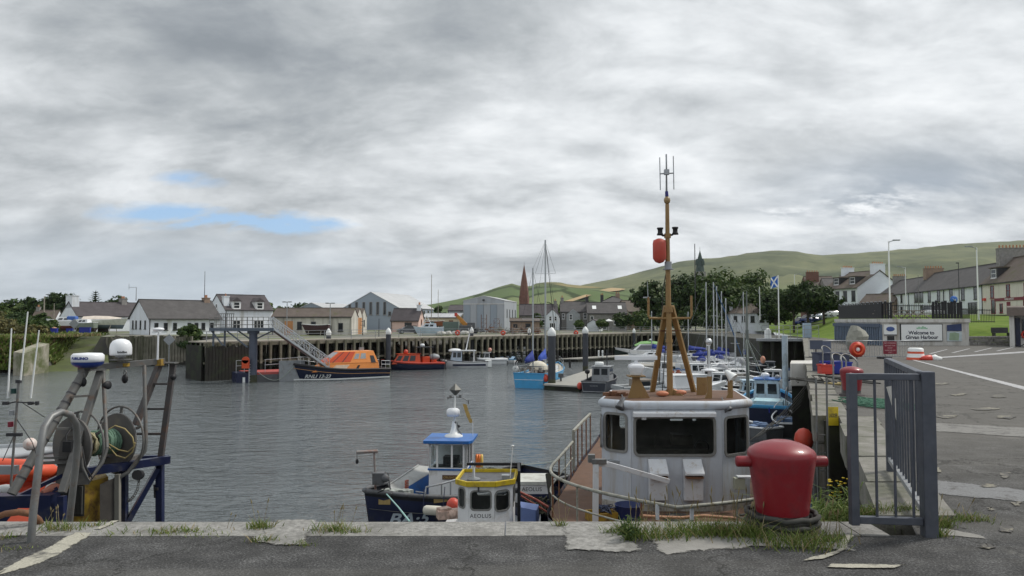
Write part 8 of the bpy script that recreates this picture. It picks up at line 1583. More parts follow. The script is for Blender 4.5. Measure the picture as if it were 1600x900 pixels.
 b_ = thing('fish_box', 'yellow fish box beside the white davit post on the trawler', 'fish box', on_deck(938, 16.3), R(15)); ob('body', MB().box(-.3, -.22, 0, .3, .22, .05).box(-.3, -.22, .05, .3, -.19, .33).box(-.3, .19, .05, .3, .22, .33).box(-.3, -.19, .05, -.27, .19, .33).box(.27, -.19, .05, .3, .19, .33), yellow_o, b_)
 cl = MB()
 for k in range(10): cl.tube([(qq.gauss(0, .12), qq.gauss(0, .1), .33 + qq.random() * .12) for _ in range(6)], .012, 5)
 single('rope_pile', cl, mat('rope_navy', (.03, .04, .08), .8, var=.4), 'tangle of dark rope heaped in the yellow fish box', 'rope'); bpy.context.scene.objects[-1].location = on_deck(944, 16.3)
 single('tyre', MB().tube([(.26 * math.cos(i * .35), .26 * math.sin(i * .35), .1) for i in range(18)], .10, 10, closed=True), black, 'black tyre lying flat on the trawler foredeck under the vents', 'tyre'); bpy.context.scene.objects[-1].location = on_deck(1056, 16.4)
 single('hose', MB().tube([at(x, y, 14.2) for x, y in ((1000, 806), (1030, 808), (1065, 809), (1100, 806), (1150, 810))], .03, 7), mat('hose_tan', (.42, .22, .13), .7), 'faded pink hose laid along the trawler bow', 'hose', loc=at(1060, 808, 14.2))
 single('mooring_rope', MB().tube([at(x, y, d) for x, y, d in ((1185, 800, 14.5), (1150, 806, 13.5), (1180, 818, 10), (1225, 820, 6.4))], .02, 6), ropedk, 'dark mooring rope running from the trawler bow to the red bollard', 'rope', loc=at(1185, 812, 10))
trawler()
def blueboat():
 a = R(222); bow = V((gx(572, 22), 22, WZ)); d = V((math.cos(a), math.sin(a), 0)); L_ = 7.6; o = bow - d * (L_ / 2); o.z = WZ; t = thing('fishing_boat', 'navy fishing boat numbered BA 5 with a white and blue wheelhouse', 'fishing boat', o); Mh = rz(a)
 H = Hull(L_, 3.0, 1.05, 1.0, 1.45, .88, .35, .42, 2.6, .7, .84, 18); ob('hull', H.mesh(MB(Mh)), [blackp, navy, navy, antif], t); ob('deck', H.deck(MB(Mh), .5, .95), mat('boat_deck', (.26, .27, .26), .8, dirt=(.12, .11, .1), damt=.4), t)
 g = MB(Mh).tube(H.rim(.02, 1.0)[:-1] + [H.row(1, 0)] + H.rim(.02, 1.0, side=-1)[::-1], .065, 8); ob('gunwale', g, greyp2, t)
 tx = MB(Mh); H.wrap(tx, 'BA·5', .50, 3.22, .58, 0, 1, .15, .012); tx2 = H.wrap(MB(Mh), 'BA·5', .46, 2.35, .60, 0, -1, .15, .012); ob('lettering', tx2, mat('letter_blue_white', (.52, .60, .68), .5), t); ob('lettering', tx, mat('letter_blue_white', (.52, .60, .68), .5), t)
 npl = MB(Mh); H.wrap(npl, '■■■', .22, 2.25, 1.12, 0, 1); pb = MB(Mh);
 for x0, x1 in ((2.2, 1.3), (3.5, 3.25)):
  z_a, z_b = 1.06, 1.22; y0, y1 = H.y_at(x0, 1.1) + .03, H.y_at(x1, 1.1) + .03; pb.add([(x0, y0, z_a), (x1, y1, z_a), (x1, y1, z_b), (x0, y0, z_b)], [(0, 1, 2, 3)])
 ob('name_plate', pb, mat('plate_gold', (.42, .30, .12), .6, var=.2, scale=20), t)
 Wc = at(704, 775, 24.2) - o; aw = R(-4); WH = tr(Wc.x, Wc.y + .0, 0) @ rz(aw); zb = H.sh(.5) - .5; zm = at(0, 728, 24).z - o.z; zt = at(0, 690, 24).z - o.z; w2 = .62
 wl = ob('wheelhouse', MB(WH).box(-w2, -.55, zb, w2, .75, zm), white, t, bev=.02); ob('blue_band', MB(WH).box(-w2 - .03, -.58, zm - .075, w2 + .03, .78, zm - .02), blue, wl)
 up = MB(WH); N_ = [(-w2, -.55), (-w2 * .97, -.55), (w2 * .95, -.55), (w2, -.55), (w2, .75), (-w2, .75)]
 for x in (-w2 + .03, -w2 + .27, .12, .50, w2 - .03): up.box(x - .03, -.55, zm, x + .03, -.49, zt)
 for y in (-.52, .05, .72): up.box(w2 - .05, y - .03, zm, w2, y + .03, zt).box(-w2, y - .03, zm, -w2 + .05, y + .03, zt)
 up.box(-w2, -.55, zt - .05, w2, .75, zt); up.box(-w2 + .06, .69, zm, w2 - .06, .75, zt - .05); ob('window_frame', up, white, wl); pn = MB(WH)
 for x0, x1 in ((-w2 + .06, -w2 + .24), (-w2 + .30, .09), (.15, .47), (.53, w2 - .06)): ob('pane', MB(WH).box(x0, -.53, zm + .01, x1, -.52, zt - .06), cglass, wl)
 for y0, y1 in ((-.49, .02), (.08, .69)): ob('pane', MB(WH).box(w2 - .03, y0, zm + .01, w2 - .02, y1, zt - .06), cglass, wl)
 ob('seat', MB(WH).box(-.25, 0, zb, .25, .4, zm + .25).box(-.5, -.4, zm - .02, .5, -.1, zm + .04), dark, wl)
 ob('roof', MB(WH).prism([(-w2 - .16, -.72), (w2 + .06, -.72), (w2 + .16, -.5), (w2 + .16, .9), (-w2 - .16, .9)], zt + .002, zt + .10), blue, wl, bev=.025); ob('name_board', MB(WH).box(-.18, -.58, zm - .36, .38, -.552, zm - .22), mat('board_wood', (.10, .05, .03), .6), wl); ob('lettering', MB(WH).text('CRUSADER', .10, tr(.10, -.585, zm - .29) @ Matrix.Rotation(R(90), 4, 'X'), depth=.002), mat('gold_letters', (.48, .34, .12), .5), wl)
 ob('door', MB(WH).box(.42, -.585, zb, w2 + .02, -.552, zm - .28), blue, wl); ob('hatch', MB(WH).lathe([(0, .0), (.13, .0), (.13, .02), (0, .02)], 16, c=(.52, -.59, zm - .35), axis=(0, -1, 0)), blue_l, wl)
 m0 = at(709, 681, 24.4); P = lambda px, py: at(px, py, 24.4); ms = ob('mast', MB().lathe([(.30, 0), (.29, .05), (.13, .10), (.075, .32), (.05, .5)], 14, c=P(709, 682)).cyl(P(710, 660), P(711, 618), .03, .025, 8), ivory, t, w=True); ob('radome', MB().lathe([(0, 0), (.19, .02), (.22, .10), (.215, .22), (.15, .27), (0, .285)], 18, c=P(708, 651)), skin_w, ms, w=True)
 c = P(711.5, 609); s = .2; oc = MB().add([c + V((0, 0, s * 1.05)), c + V((0, 0, -s * 1.05)), c + V((s, 0, 0)), c + V((-s, 0, 0)), c + V((0, s, 0)), c + V((0, -s, 0))], [(0, 2, 4), (0, 4, 3), (0, 3, 5), (0, 5, 2), (1, 4, 2), (1, 3, 4), (1, 5, 3), (1, 2, 5)]); ob('radar_reflector', oc, mat('reflector', (.13, .13, .12), .5, .4, var=.2), ms, w=True)
 ar = MB().tube([P(700, 622), P(712, 620), P(724, 622), P(732, 627)], .015, 5); ar.cbox(P(704, 620), (.08, .06, .1)).cbox(P(719, 619), (.09, .06, .1)).cbox(P(700, 622), (.04, .04, .08)).cbox(P(732, 628), (.04, .04, .12)); ob('yard', ar, steel_d, ms, w=True); ob('cable', MB().tube([P(714, 660), P(716, 672), P(722, 680)], .014, 5).sphere(P(717, 666), .05, 8).sphere(P(710.5, 660), .05, 8), black, ms, w=True)
 f = MB(); pts = [(724, 631), (727, 641), (731, 652), (735, 660)];
 for (x0, y0), (x1, y1) in zip(pts, pts[1:]): f.add([P(x0 - 1, y0), P(x0 + 5, y0 + 1), P(x1 + 5, y1), P(x1 - 1, y1 + 1)], [(0, 1, 2, 3)])
 ob('pennant', f, tanflag, t, w=True); ob('whip_aerial', MB().cyl(P(739.5, 740), P(738.5, 656), .014, .008, 6), ivory, t, w=True)
 pl_ = MB(); q5 = [at(607, 758, 23.0), at(654, 727, 25.2), at(673, 729, 25.4), at(673, 738, 25.0), at(617, 773, 22.7)]; pl_.add(q5 + [v - V((0, 0, .04)) for v in q5], [(4, 3, 2, 1, 0), (5, 6, 7, 8, 9), (0, 1, 6, 5), (4, 9, 8, 3)]).bar(q5[0], q5[1], .05); ob('shelter_plate', pl_, mat('plate_pale', (.40, .41, .40), .6, var=.12, dirt=(.28, .27, .25), damt=.3), t, w=True); si = MB(); A2, B2 = at(624, 769, 22.9), at(673, 739, 25.0); si.add([A2, B2, B2 - V((0, 0, 1.0)), A2 - V((0, 0, .7))], [(0, 1, 2, 3)]); ob('shelter_side', si, blue, t, w=True)
 for i in range(2): p = at(617 + i * 17, 772, 22.9);
 rb = MB(); q = random.Random(4)
 for (px0, px1, py0, py1) in ((610, 628, 762, 774), (633, 638, 752, 772)):
  for k in range(9): A_ = at(px0, lerp(py0, py1, k / 8), 23.2); B_ = at(px1, lerp(py0, py1, k / 8) - 1.5, 23.4); rb.tube([A_, (A_ + B_) / 2 + V((0, -.03, .02)), B_], .022, 5)
 single('rope_coils', rb, mat('rope_red', (.38, .09, .05), .85, var=.3, scale=20), 'coils of red rope hung inside the shelter of the BA 5 boat', 'rope', loc=at(620, 768, 23.2))
 dv = ob('bow_davit', MB().cyl(at(587, 772, 22.2), at(584.5, 707, 22.2), .035, .03, 9).cyl(at(557, 706.5, 22.0), at(590, 705, 22.2), .05, .05, 9), mat('davit_steel', (.30, .27, .26), .5, .3, var=.2, scale=8, dirt=(.25, .09, .05), damt=.4, dscale=6), t, w=True); ob('block', MB().tube([at(558, 709, 22.0), at(558, 718, 22.0)], .008, 5).sphere(at(558, 721, 22.0), .06, 10, (.8, .8, 1.3)), blackp, dv, w=True)
 ob('hauler', MB().cbox(at(592, 747, 22.1), (.34, .3, .34)).sphere(at(602, 747, 22.0), .13, 10).cyl(at(606, 738, 22.0), at(610, 765, 22.0), .02, .02, 6), greyp2, t, w=True); wd = MB().tube([at(607, 757, 22.0), at(600, 765, 21.9), at(590, 770, 21.9)], .015, 5); ob('hose', wd, black, t, w=True)
 rl = MB().tube([at(664, 775, 21.8), at(666, 761, 21.8), at(690, 756, 22.0), at(714, 749, 22.3)], .03, 7).tube([at(650, 768, 22.3), at(664, 770, 21.8)], .02, 5);
 for px, py in ((690, 757), (704, 753)): rl.cyl(at(px, py + 20, 22.1), at(px, py, 22.1), .022, .022, 6)
 ob('side_rail', rl, steel, t, w=True); cl = MB()
 for k in range(16): cl.cbox(at(q.uniform(596, 640), q.uniform(768, 774), 22.4) - o, (q.uniform(.1, .35), q.uniform(.1, .3), q.uniform(.06, .2)), q.random() * 3)
 ob('deck_gear', cl, mat('gear_pale', (.30, .32, .30), .8, var=.7, scale=6), t)
 lb = thing('lifebuoy', 'orange and yellow life rings stacked beside the BA 5 wheelhouse', 'lifebuoy', at(748, 720, 24.6)); ob('ring', MB().tube([(.02, .10 * math.cos(i * .6), .19 * math.sin(i * .6)) for i in range(11)], .05, 8, closed=True).tube([(-.06, .10 * math.cos(i * .6), .19 * math.sin(i * .6)) for i in range(11)], .05, 8, closed=True), orange, lb); ob('cover', MB().tube([(.10, .10 * math.cos(i * .6), .19 * math.sin(i * .6)) for i in range(11)], .045, 8, closed=True), mat('ring_yellow', (.75, .50, .12), .5), lb)
 p = at(677, 797.5, 20.6); f = thing('fender', 'white cylindrical fender hanging on the BA 5 boat', 'fender', p, R(0), 'fenders between the small boats'); ob('body', MB().lathe([(.03, -.29), (.09, -.27), (.13, -.2), (.13, .2), (.09, .27), (.03, .29)], 16, axis=(1, .1, -.08)), mat('fender_cream', (.62, .60, .52), .5, var=.08), f); ob('cord', MB().tube([(-.27, 0, .05), (-.28, .15, .55)], .012, 5), navy, f); ob('cord', MB().tube([(.27, 0, .05), (.3, .2, .6)], .012, 5), navy, f)
 single('fender', MB().sphere((0, 0, 0), .185, 16, (1, 1, 1.15)), redb, 'orange-red ball fender between the BA 5 boat and the yellow-rimmed wheelhouse', 'fender', 'fenders between the small boats'); bpy.context.scene.objects[-1].location = at(708, 790, 20.2)
 single('mooring_rope', MB().tube([at(604, 772, 21.5), at(622, 792, 17), at(640, 815, 12), at(660, 850, 6.9)][:3], .018, 6), mat('rope_teal', (.30, .50, .47), .8, var=.2, scale=30), 'pale teal mooring rope running down from the BA 5 bow', 'rope', loc=at(620, 790, 17))
 mb = MB(); qq = random.Random(8)
 for k in range(14): mb.tube([at(735 + qq.uniform(0, 50), 736 + qq.uniform(-6, 6), 25.2 + qq.random()) for _ in range(5)], .03, 5)
 single('net_heap', mb, mat('net_grey', (.15, .17, .15), .9, var=.5, scale=6), 'heap of grey netting on the stern of the BA 5 boat', 'net', loc=at(760, 736, 25.4)); st = MB().prism([(at(728, 0, 25).x, 24.6), (at(790, 0, 25).x, 24.8), (at(790, 0, 25).x, 26), (at(728, 0, 25).x, 26)], WZ + .5, at(0, 744, 25).z)
 ob('stern_shelter', st, mat('shelter_grey', (.34, .38, .40), .6), t, w=True)
blueboat()
def aeolus():
 D = 18.6; o = V((gx(762, D), D, WZ)); t = thing('fishing_boat', 'small white boat AEOLUS whose wheelhouse has a yellow-rimmed roof', 'fishing boat', o); a = R(-93); Mh = rz(a); H = Hull(7, 2.6, 1.0, .95, 1.4, .9, .4, .4, 2.2, .6, .86)
 Mh = rz(a) @ tr(-1.6, 0, 0); ob('hull', H.mesh(MB(Mh)), [white, white, white, antif], t); ob('deck', H.deck(MB(Mh), .35, .95), greyp, t); k = D / FPX
 X = lambda px: (px - 762) * k; Z = lambda py: at(0, py, D).z - WZ; zt, zb = Z(757), .7; y0, y1, yb = -.25, .05, 1.2
 pl = [(X(717), y1), (X(734), y0), (X(773), y0), (X(800), y1), (X(804), yb), (X(717) + .1, yb)]
 def wall(A, B, wins, m=white, nm='panel'):
  M, w = facet(A, B, 0, 0); holes = [rrect(u0, v0, u1, v1, r, 5) for u0, u1, v0, v1, r in wins]; g = MB(); g.shape([(0, zb), (w, zb), (w, zt), (0, zt)], holes, .03, M); ob(nm, g, m, t)
  for (u0, u1, v0, v1, r), h in zip(wins, holes):
   f = MB(); f.shape(rrect(u0 - .03, v0 - .03, u1 + .03, v1 + .03, r + .025, 5), [rrect(u0 + .008, v0 + .008, u1 - .008, v1 - .008, r, 5)], .02, M @ tr(0, 0, .02)); fo = ob('window', f, seal, t); q = MB(); q.add([M @ V((x, y, 0)) for x, y in h], [tuple(range(len(h)))]); ob('pane', q, cglass, fo)
  return M, w
 wall(pl[1], pl[2], [(.06, .54, Z(792), Z(764), .08)]); w0 = math.hypot(pl[1][0] - pl[0][0], .3); w3 = math.hypot(pl[3][0] - pl[2][0], .3)
 wall(pl[0], pl[1], [(w0 * .12, w0 * .66, Z(791), Z(762), .07)]); wall(pl[2], pl[3], [(w3 * .05, w3 * .80, Z(795), Z(765), .10)]); wall(pl[3], pl[4], [(.15, .55, Z(794), Z(763), .08), (.68, 1.05, Z(794), Z(763), .08)]); wall(pl[5], pl[0], []); wall(pl[4], pl[5], [(.2, 1.0, Z(792), Z(764), .05)], inside, 'rear_panel')
 ob('lettering', MB().text('AEOLUS', .135, tr((pl[1][0] + pl[2][0]) / 2 - .02, y0 - .018, Z(802)) @ Matrix.Rotation(R(90), 4, 'X'), depth=.002, space=1.1), dark, t)
 ce = V((sum(p[0] for p in pl) / 6, sum(p[1] for p in pl) / 6, 0)); rp = [ce + (V((p[0], p[1], 0)) - ce) * 1.08 for p in pl]; ob('roof', MB().prism([(p.x, p.y) for p in rp], zt, zt + .05), greyp2, t)
 edge = MB();
 for i in range(6): edge.bar(rp[i] + V((0, 0, zt + .07)), rp[(i + 1) % 6] + V((0, 0, zt + .07)), .055, .13)
 ob('roof_rim', edge, yellow, t, bev=.012); ob('pod', MB().lathe([(0, 0), (.16, 0), (.17, .03), (.03, .08), (.03, .3), (0, .3)], 14, c=(X(740), .3, zt + .05)), greyp, t); ob('vent_box', MB().cbox((X(790), .25, zt + .14), (.2, .2, .1)), greyp, t); ob('wiper', MB().bar((X(749), y0 - .03, Z(764)), (X(749), y0 - .03, Z(752)), .04), dark, t)
 ob('whip_aerial', MB().cyl((X(797), .3, zt + .1), (X(801), .3, Z(702)), .012, .01, 6).lathe([(0, 0), (.035, .01), (.035, .05), (0, .06)], 10, c=(X(801), .3, Z(702))), ivory, t)
 ob('gantry', MB().bar((X(811), .2, 0), (X(811), .2, Z(741)), .07).bar((X(811), 1.3, 0), (X(811), 1.3, Z(741)), .07).bar((X(725), 1.3, Z(741)), (X(815), 1.3, Z(741)), .07).bar((X(811), .2, Z(741)), (X(811), 1.3, Z(741)), .07), blackp, t)
 tp = thing('tarpaulin', 'pale blue tarpaulin draped over a box beside the AEOLUS wheelhouse', 'tarpaulin', at(823, 812, 18.4)); ob('sheet', MB().prism([(-.14, 0), (.24, -.05), (.32, .6), (-.16, .6)], -.3, lambda x, y: .30 - .25 * max(0, x)), mat('tarp_blue', (.14, .20, .42), .7, var=.15), tp, bev=.04)
 D2 = 23.5; b = thing('fishing_boat', 'low white boat with a pale hatch roof lying behind the AEOLUS gantry', 'fishing boat', V((gx(842, D2), D2, WZ))); H2 = Hull(6.5, 2.4, 1.0, .95, 1.35, .9, .4, .4, 2, .5, .88); M2 = rz(R(-60)); ob('hull', H2.mesh(MB(M2)), [blackp, navy, navy, antif], b); ob('deck', H2.deck(MB(M2), .3, .95), greyp2, b)
 k2 = D2 / FPX; zz = lambda py: at(0, py, D2).z - WZ; cu = ob('cuddy', MB().box((810 - 842) * k2, -.5, .6, (858 - 842) * k2, .7, zz(752)), white, b, bev=.03); ob('roof', MB().box((809 - 842) * k2, -.54, zz(752) + .002, (860 - 842) * k2, .74, zz(747)), mat('hatch_pale', (.55, .56, .52), .7, dirt=(.35, .33, .28), damt=.4), cu); ob('lettering', MB().text('AEOLUS', .17, tr((830 - 842) * k2, -.504, zz(759)) @ Matrix.Rotation(R(90), 4, 'X'), depth=.002), dark, cu); ob('lower_band', MB().box((810 - 842) * k2 - .01, -.515, .5, (858 - 842) * k2 + .01, -.48, zz(766)), navy, cu)
 mb = MB(); q = random.Random(3)
 for i in range(16): mb.tube([at(q.uniform(814, 860), q.uniform(772, 806), 20.5 + q.random()) for _ in range(5)], .022, 5)
 single('net_heap', mb, mat('net_dark', (.055, .06, .045), .9, var=.6, scale=6), 'dark heap of nets and rope right of the AEOLUS gantry', 'net', loc=at(838, 790, 21)); single('derrick', MB().tube([at(812, 769, 20.2), at(836, 780, 20.2), at(862, 796, 20.2)], .035, 7).tube([at(814, 775, 20.3), at(860, 803, 20.3)], .025, 6), mat('rusty_red', (.30, .07, .05), .7, var=.3, scale=8), 'rusty red derrick spar lying across the nets behind the gantry', 'spar', loc=at(836, 785, 20.2))
 single('mooring_post', MB().bar(at(857, 740, 21.5), at(868, 815, 21.0), .16, .12), pile_d, 'dark upright timber at the right end of the low white boat', 'post', loc=at(862, 790, 21.2))
 mb = MB(); p = at(700, 803, 18.9); mb.cbox((0, 0, 0), (.55, .3, .2), .3).cbox((-.1, 0, .1), (.3, .25, .12), .6); mb.sphere((.12, -.1, .02), .12, 8); single('bow_gear', mb, mat('gear_orange_white', (.55, .40, .33), .7, var=.6, scale=6), 'white and orange bundle on the bow left of the AEOLUS wheelhouse', 'bundle'); bpy.context.scene.objects[-1].location = p
 single('line', MB().tube([at(755, 726, 24.5), at(800, 727, 24), at(850, 723.5, 23.5), at(905, 712, 23)], .012, 5), ropelt, 'long thin line stretched from the BA 5 boat towards the trawler', 'rope', loc=at(800, 727, 24))
aeolus()
def netboat():
 o = V((-10.4, 15.6, WZ)); t = thing('net_drum_boat', 'fishing boat at the left with a steel gantry, net drum and navy frame', 'fishing boat', o); P = at
 H = Hull(7, 3.4, 1.2, 1.1, 1.5, .92, .3, .35, 2.2, .7, .9); Mh = tr(-.6, .6, 0) @ rz(R(205)); ob('hull', H.mesh(MB(Mh)), [navy, navy, navy, antif], t); ob('deck', H.deck(MB(Mh), .4, .95), greyp2, t)
 lt = mat('gantry_steel', (.14, .14, .135), .55, .25, var=.22, scale=5, dirt=(.16, .09, .05), damt=.3, dscale=5, bump=.06); dk_ = mat('gantry_dark', (.06, .055, .055), .6, var=.3, dirt=(.11, .06, .04), damt=.4)
 A, B = P(126, 576, 15.0), P(256, 564, 16.4); bm = ob('top_beam', MB().bar(A, B, .11, .12).bar(P(140, 578, 14.9), P(165, 577.5, 15.1), .14, .03).bar(P(252, 567, 16.5), P(276, 567, 16.5), .2, .03).cbox(P(131, 576, 15), (.14, .2, .13)), lt, t, w=True); ob('rust_patch', MB().cyl(P(195, 572.5, 15.72), P(195, 567.5, 15.72), .10, .10, 10), yellow_o, bm, w=True); ob('rust_patch', MB().cbox(P(250, 566, 16.3), (.12, .16, .14)), yellow_o, bm, w=True)
 rd = ob('radome', MB().lathe([(0, .0), (.24, .01), (.297, .03), (.302, .09), (.30, .16), (.26, .20), (0, .215)], 24, c=P(137, 567.5, 15)), skin_w, t, w=True); ob('base', MB().lathe([(.18, -.08), (.25, -.05), (.288, -.01), (.296, .035), (.300, .04)], 24, c=P(137, 567.5, 15)), mat('radar_blue', (.02, .05, .25), .4), rd, w=True); c = P(137, 567.5, 15); r_ = .303; s = MB(); s.text('FURUNO', .085, Matrix.Identity(4), depth=0, bold=.006, space=1.05); s.v = [V((c.x + r_ * math.sin(p.x / r_ - .05), c.y - r_ * math.cos(p.x / r_ - .05), c.z + .105 + p.y * .8)) for p in s.v]; ob('lettering', s, mat('radar_blue', (.02, .05, .25), .4), rd, w=True)
 c = P(188.5, 558, 15.6); dm = ob('satellite_dome', MB().lathe([(0, 0), (.10, .0), (.10, .035), (.205, .04), (.215, .07), (.215, .20), (.20, .28), (.155, .345), (.08, .38), (0, .39)], 28, c=c), skin_w, t, w=True); ob('mount', MB().cyl(P(189, 563.5, 15.6), P(189, 557, 15.6), .06, .06, 10).cyl(P(189, 562.5, 15.6), P(189, 561.5, 15.6), .22, .22, 16), lt, dm, w=True); s = MB(); s.text('Intellian', .06, Matrix.Identity(4), depth=0, bold=.004); s.v = [V((c.x + .217 * math.sin(p.x / .217 + .62), c.y - .217 * math.cos(p.x / .217 + .62), c.z + .11 + p.y)) for p in s.v]; ob('lettering', s, greyp2, dm, w=True)
 gp = ob('gps_aerial', MB().cyl(P(246, 562, 16.2), P(247.5, 519, 16.2), .022, .018, 8).lathe([(0, -.03), (.09, -.02), (.125, .02), (.10, .05), (0, .06)], 16, c=P(247.5, 516, 16.2)), skin_w, t, w=True)
 lg = ob('leg', MB().cyl(P(18, 772, 13.6), P(132, 580, 15.0), .085, .085, 14), lt, t, w=True); st = MB()
 for u in (.12, .2, .42, .56, .66, .72, .80, .88): d = P(132, 580, 15.0) - P(18, 772, 13.6); p = P(18, 772, 13.6) + d * u; st.cyl(p - d.normalized() * .012, p + d.normalized() * .012, .093, .093, 14)
 ob('strap', st, dark, lg, w=True); ob('leg', MB().bar(P(97, 770, 13.9), P(157, 580, 15.1), .13, .10), lt, t, w=True, bev=.01); ob('leg', MB().cyl(P(161, 578, 15.2), P(167, 700, 14.6), .038, .038, 10).tube([P(167, 700, 14.6), P(160, 722, 14.5), P(140, 752, 14.3), P(128, 730, 14.3), P(124, 694, 14.2)], .036, 8), lt, t, w=True)
 ob('leg', MB().tube([P(225.5, 571, 16.0), P(228, 690, 15.4), P(226, 705, 15.4), P(200, 738, 15.2), P(180, 750, 15.1)], .04, 9), lt, t, w=True); ob('leg', MB().bar(P(249, 570, 16.4), P(212, 664, 15.9), .13, .10), dk_, t, w=True); ob('leg', MB().bar(P(271, 570, 16.6), P(251, 716, 16.0), .11, .09), dk_, t, w=True)
 for y0, x0, x1 in ((600, 238, 262), (639, 224, 257), (678, 214, 254)): ob('rung', MB().bar(P(x0, y0, 16.2), P(x1, y0, 16.3), .045), dk_, t, w=True)
 ob('rung', MB().bar(P(111, 620, 14.6), P(140, 618, 14.8), .06, .04), lt, t, w=True); ob('rung', MB().bar(P(78, 670, 14.3), P(120, 669, 14.6), .06, .04), lt, t, w=True); ob('rung', MB().bar(P(40, 724, 14.0), P(112, 722, 14.4), .08, .05).bar(P(44, 716, 14.0), P(104, 715, 14.4), .05, .04), lt, t, w=True)
 c1, c2 = P(113, 697, 14.6), P(183, 688, 15.5); ax = (c2 - c1).normalized(); r1, r2 = .56, .56; dr = mat('drum_plate', (.115, .11, .105), .7, var=.25, scale=3, dirt=(.17, .15, .12), damt=.35, dscale=3)
 ob('drum_flange', MB().cyl(c1 - ax * .02, c1 + ax * .02, r1, r1, 40), dr, t, w=True); ob('drum_flange', MB().cyl(c2 - ax * .02, c2 + ax * .02, r2, r2, 40), dr, t, w=True)
 co_ = ob('drum_core', MB().cyl(c1 + ax * .02, c2 - ax * .02, .17, .17, 20), dr, t, w=True); tw = MB(); a_, b_ = tw.frame3(ax); n_ = 16
 for k in range(n_): u = .45 + .5 * k / n_; cc = c1.lerp(c2, u); rr = .215 + .02 * math.sin(k * 1.9); tw.tube([cc + rr * (math.cos(i * .45) * a_ + math.sin(i * .45) * b_) + ax * (.02 * math.sin(i + k)) for i in range(14)], .030, 6, closed=True)
 ob('twine', tw, ropeg, co_, w=True); tw = MB()
 for k in range(9): cc = c1.lerp(c2, .12 + .3 * k / 9); rr = .22 + .03 * math.sin(k * 2.3); tw.tube([cc + rr * (math.cos(i * .45) * a_ + math.sin(i * .45) * b_) + ax * (.03 * math.sin(2 * i + k)) for i in range(14)], .024, 6, closed=True)
 ob('cord_winding', tw, mat('cord_pale', (.34, .31, .19), .8, var=.4, scale=20), co_, w=True); lp = MB()
 for q0 in (((168, 672), (180, 665), (195, 670), (207, 683), (210, 697), (200, 706), (185, 703), (170, 694)), ((170, 698), (182, 712), (196, 716), (207, 706), (211, 692))): lp.tube([P(x, y, 15.0 + .2 * (i % 2) * .2) for i, (x, y) in enumerate(q0)], .014, 6)
 ob('yellow_line', lp, ropey, co_, w=True)
 def ring(c, r, rr=.022): return MB().tube([c + r * (math.cos(i * R(12)) * a_ + math.sin(i * R(12)) * b_) for i in range(30)], rr, 7, closed=True)
 g1 = ring(c1.lerp(c2, .18), .66); g2 = ring(c2 + ax * .06, .70);
 for k in range(5): d = math.cos(k * R(60) + .5) * a_ + math.sin(k * R(60) + .5) * b_; g2.bar(c2 + ax * .05 + d * .56, c2 + ax * .06 + d * .70, .05)
 for k in range(4): d = math.cos(k * R(75) + .5) * a_ + math.sin(k * R(75) + .5) * b_; g1.bar(c1.lerp(c2, .18) + d * .5, c1.lerp(c2, .18) + d * .66, .045)
 ob('guard_ring', g1, lt, t, w=True); ob('guard_ring', g2, lt, t, w=True); ob('bearing_bracket', MB().add([P(86, 760, 14.3), P(140, 757, 14.5), P(130, 690, 14.5), P(122, 680, 14.5), P(100, 682, 14.4), P(94, 692, 14.4)], [(0, 1, 2, 3, 4, 5)]).add([P(86, 760, 14.32), P(140, 757, 14.52), P(130, 690, 14.52), P(122, 680, 14.52), P(100, 682, 14.42), P(94, 692, 14.42)], [(5, 4, 3, 2, 1, 0)]), dr, t, w=True); ob('motor', MB().cbox(P(109, 697, 14.3), (.16, .2, .2)), blackp, t, w=True); ob('cable', MB().tube([P(112, 668, 14.5), P(104, 680, 14.35), P(102, 700, 14.3)], .02, 6).tube([P(128, 697, 14.3), P(134, 730, 14.2), P(145, 748, 14.3)], .014, 6), black, t, w=True); ob('saddle', MB().cbox(P(190, 722, 15.6), (.55, .4, .26)), dr, t, w=True)
 fr = navy; ob('frame_beam', MB().bar(P(100, 742, 14.4), P(264, 718, 16.0), .14, .16).bar(P(160, 716, 15.4), P(262, 713, 16.4), .1, .06), fr, t, w=True); ob('frame_post', MB().bar(P(193.5, 735, 15.5), P(193.5, 835, 15.5), .13), fr, t, w=True); ob('frame_post', MB().bar(P(250, 722, 16.0), P(250, 835, 16.0), .135), fr, t, w=True); ob('frame_brace', MB().bar(P(196, 822, 15.5), P(246, 732, 15.9), .10), fr, t, w=True); ob('frame_brace', MB().bar(P(28, 776, 14.0), P(98, 742, 14.4), .1, .07).bar(P(38, 790, 14.0), P(90, 762, 14.3), .1, .07), fr, t, w=True)
 ob('bulwark', MB().prism([(P(-60, 0, 14).x, 13.7), (P(105, 0, 14).x, 13.9), (P(105, 0, 14).x, 14.2), (P(-60, 0, 14).x, 14.0)], WZ + .8, at(0, 776, 13.8).z), fr, t, w=True); ob('frame_post', MB().bar(P(97, 775, 14.0), P(97, 840, 14.0), .12), fr, t, w=True)
 ob('sheave', MB().cyl(P(214, 742, 15.3), P(218, 742, 15.6), .10, .10, 16), blackp, t, w=True); ch = MB(); cp = [(217, 752), (215, 764), (210, 774), (204, 781), (198, 783)]
 for i, ((x0, y0), (x1, y1)) in enumerate(zip([(217, 748)] + cp, cp)):
  for k in range(3): p = P(lerp(x0, x1, k / 3), lerp(y0, y1, k / 3), 15.5); ch.tube([p + V((.022 * math.cos(j * 1.05), .012 * math.sin(j * 1.05) * ((i + k) % 2), .032 * math.sin(j * 1.05))) for j in range(6)], .008, 5, closed=True)
 ob('chain', ch, steel_d, t, w=True); ob('handle', MB().bar(P(241, 757, 15.9), P(242, 778, 15.9), .03).bar(P(241, 764, 15.9), P(247, 764, 15.9), .05), dark, t, w=True)
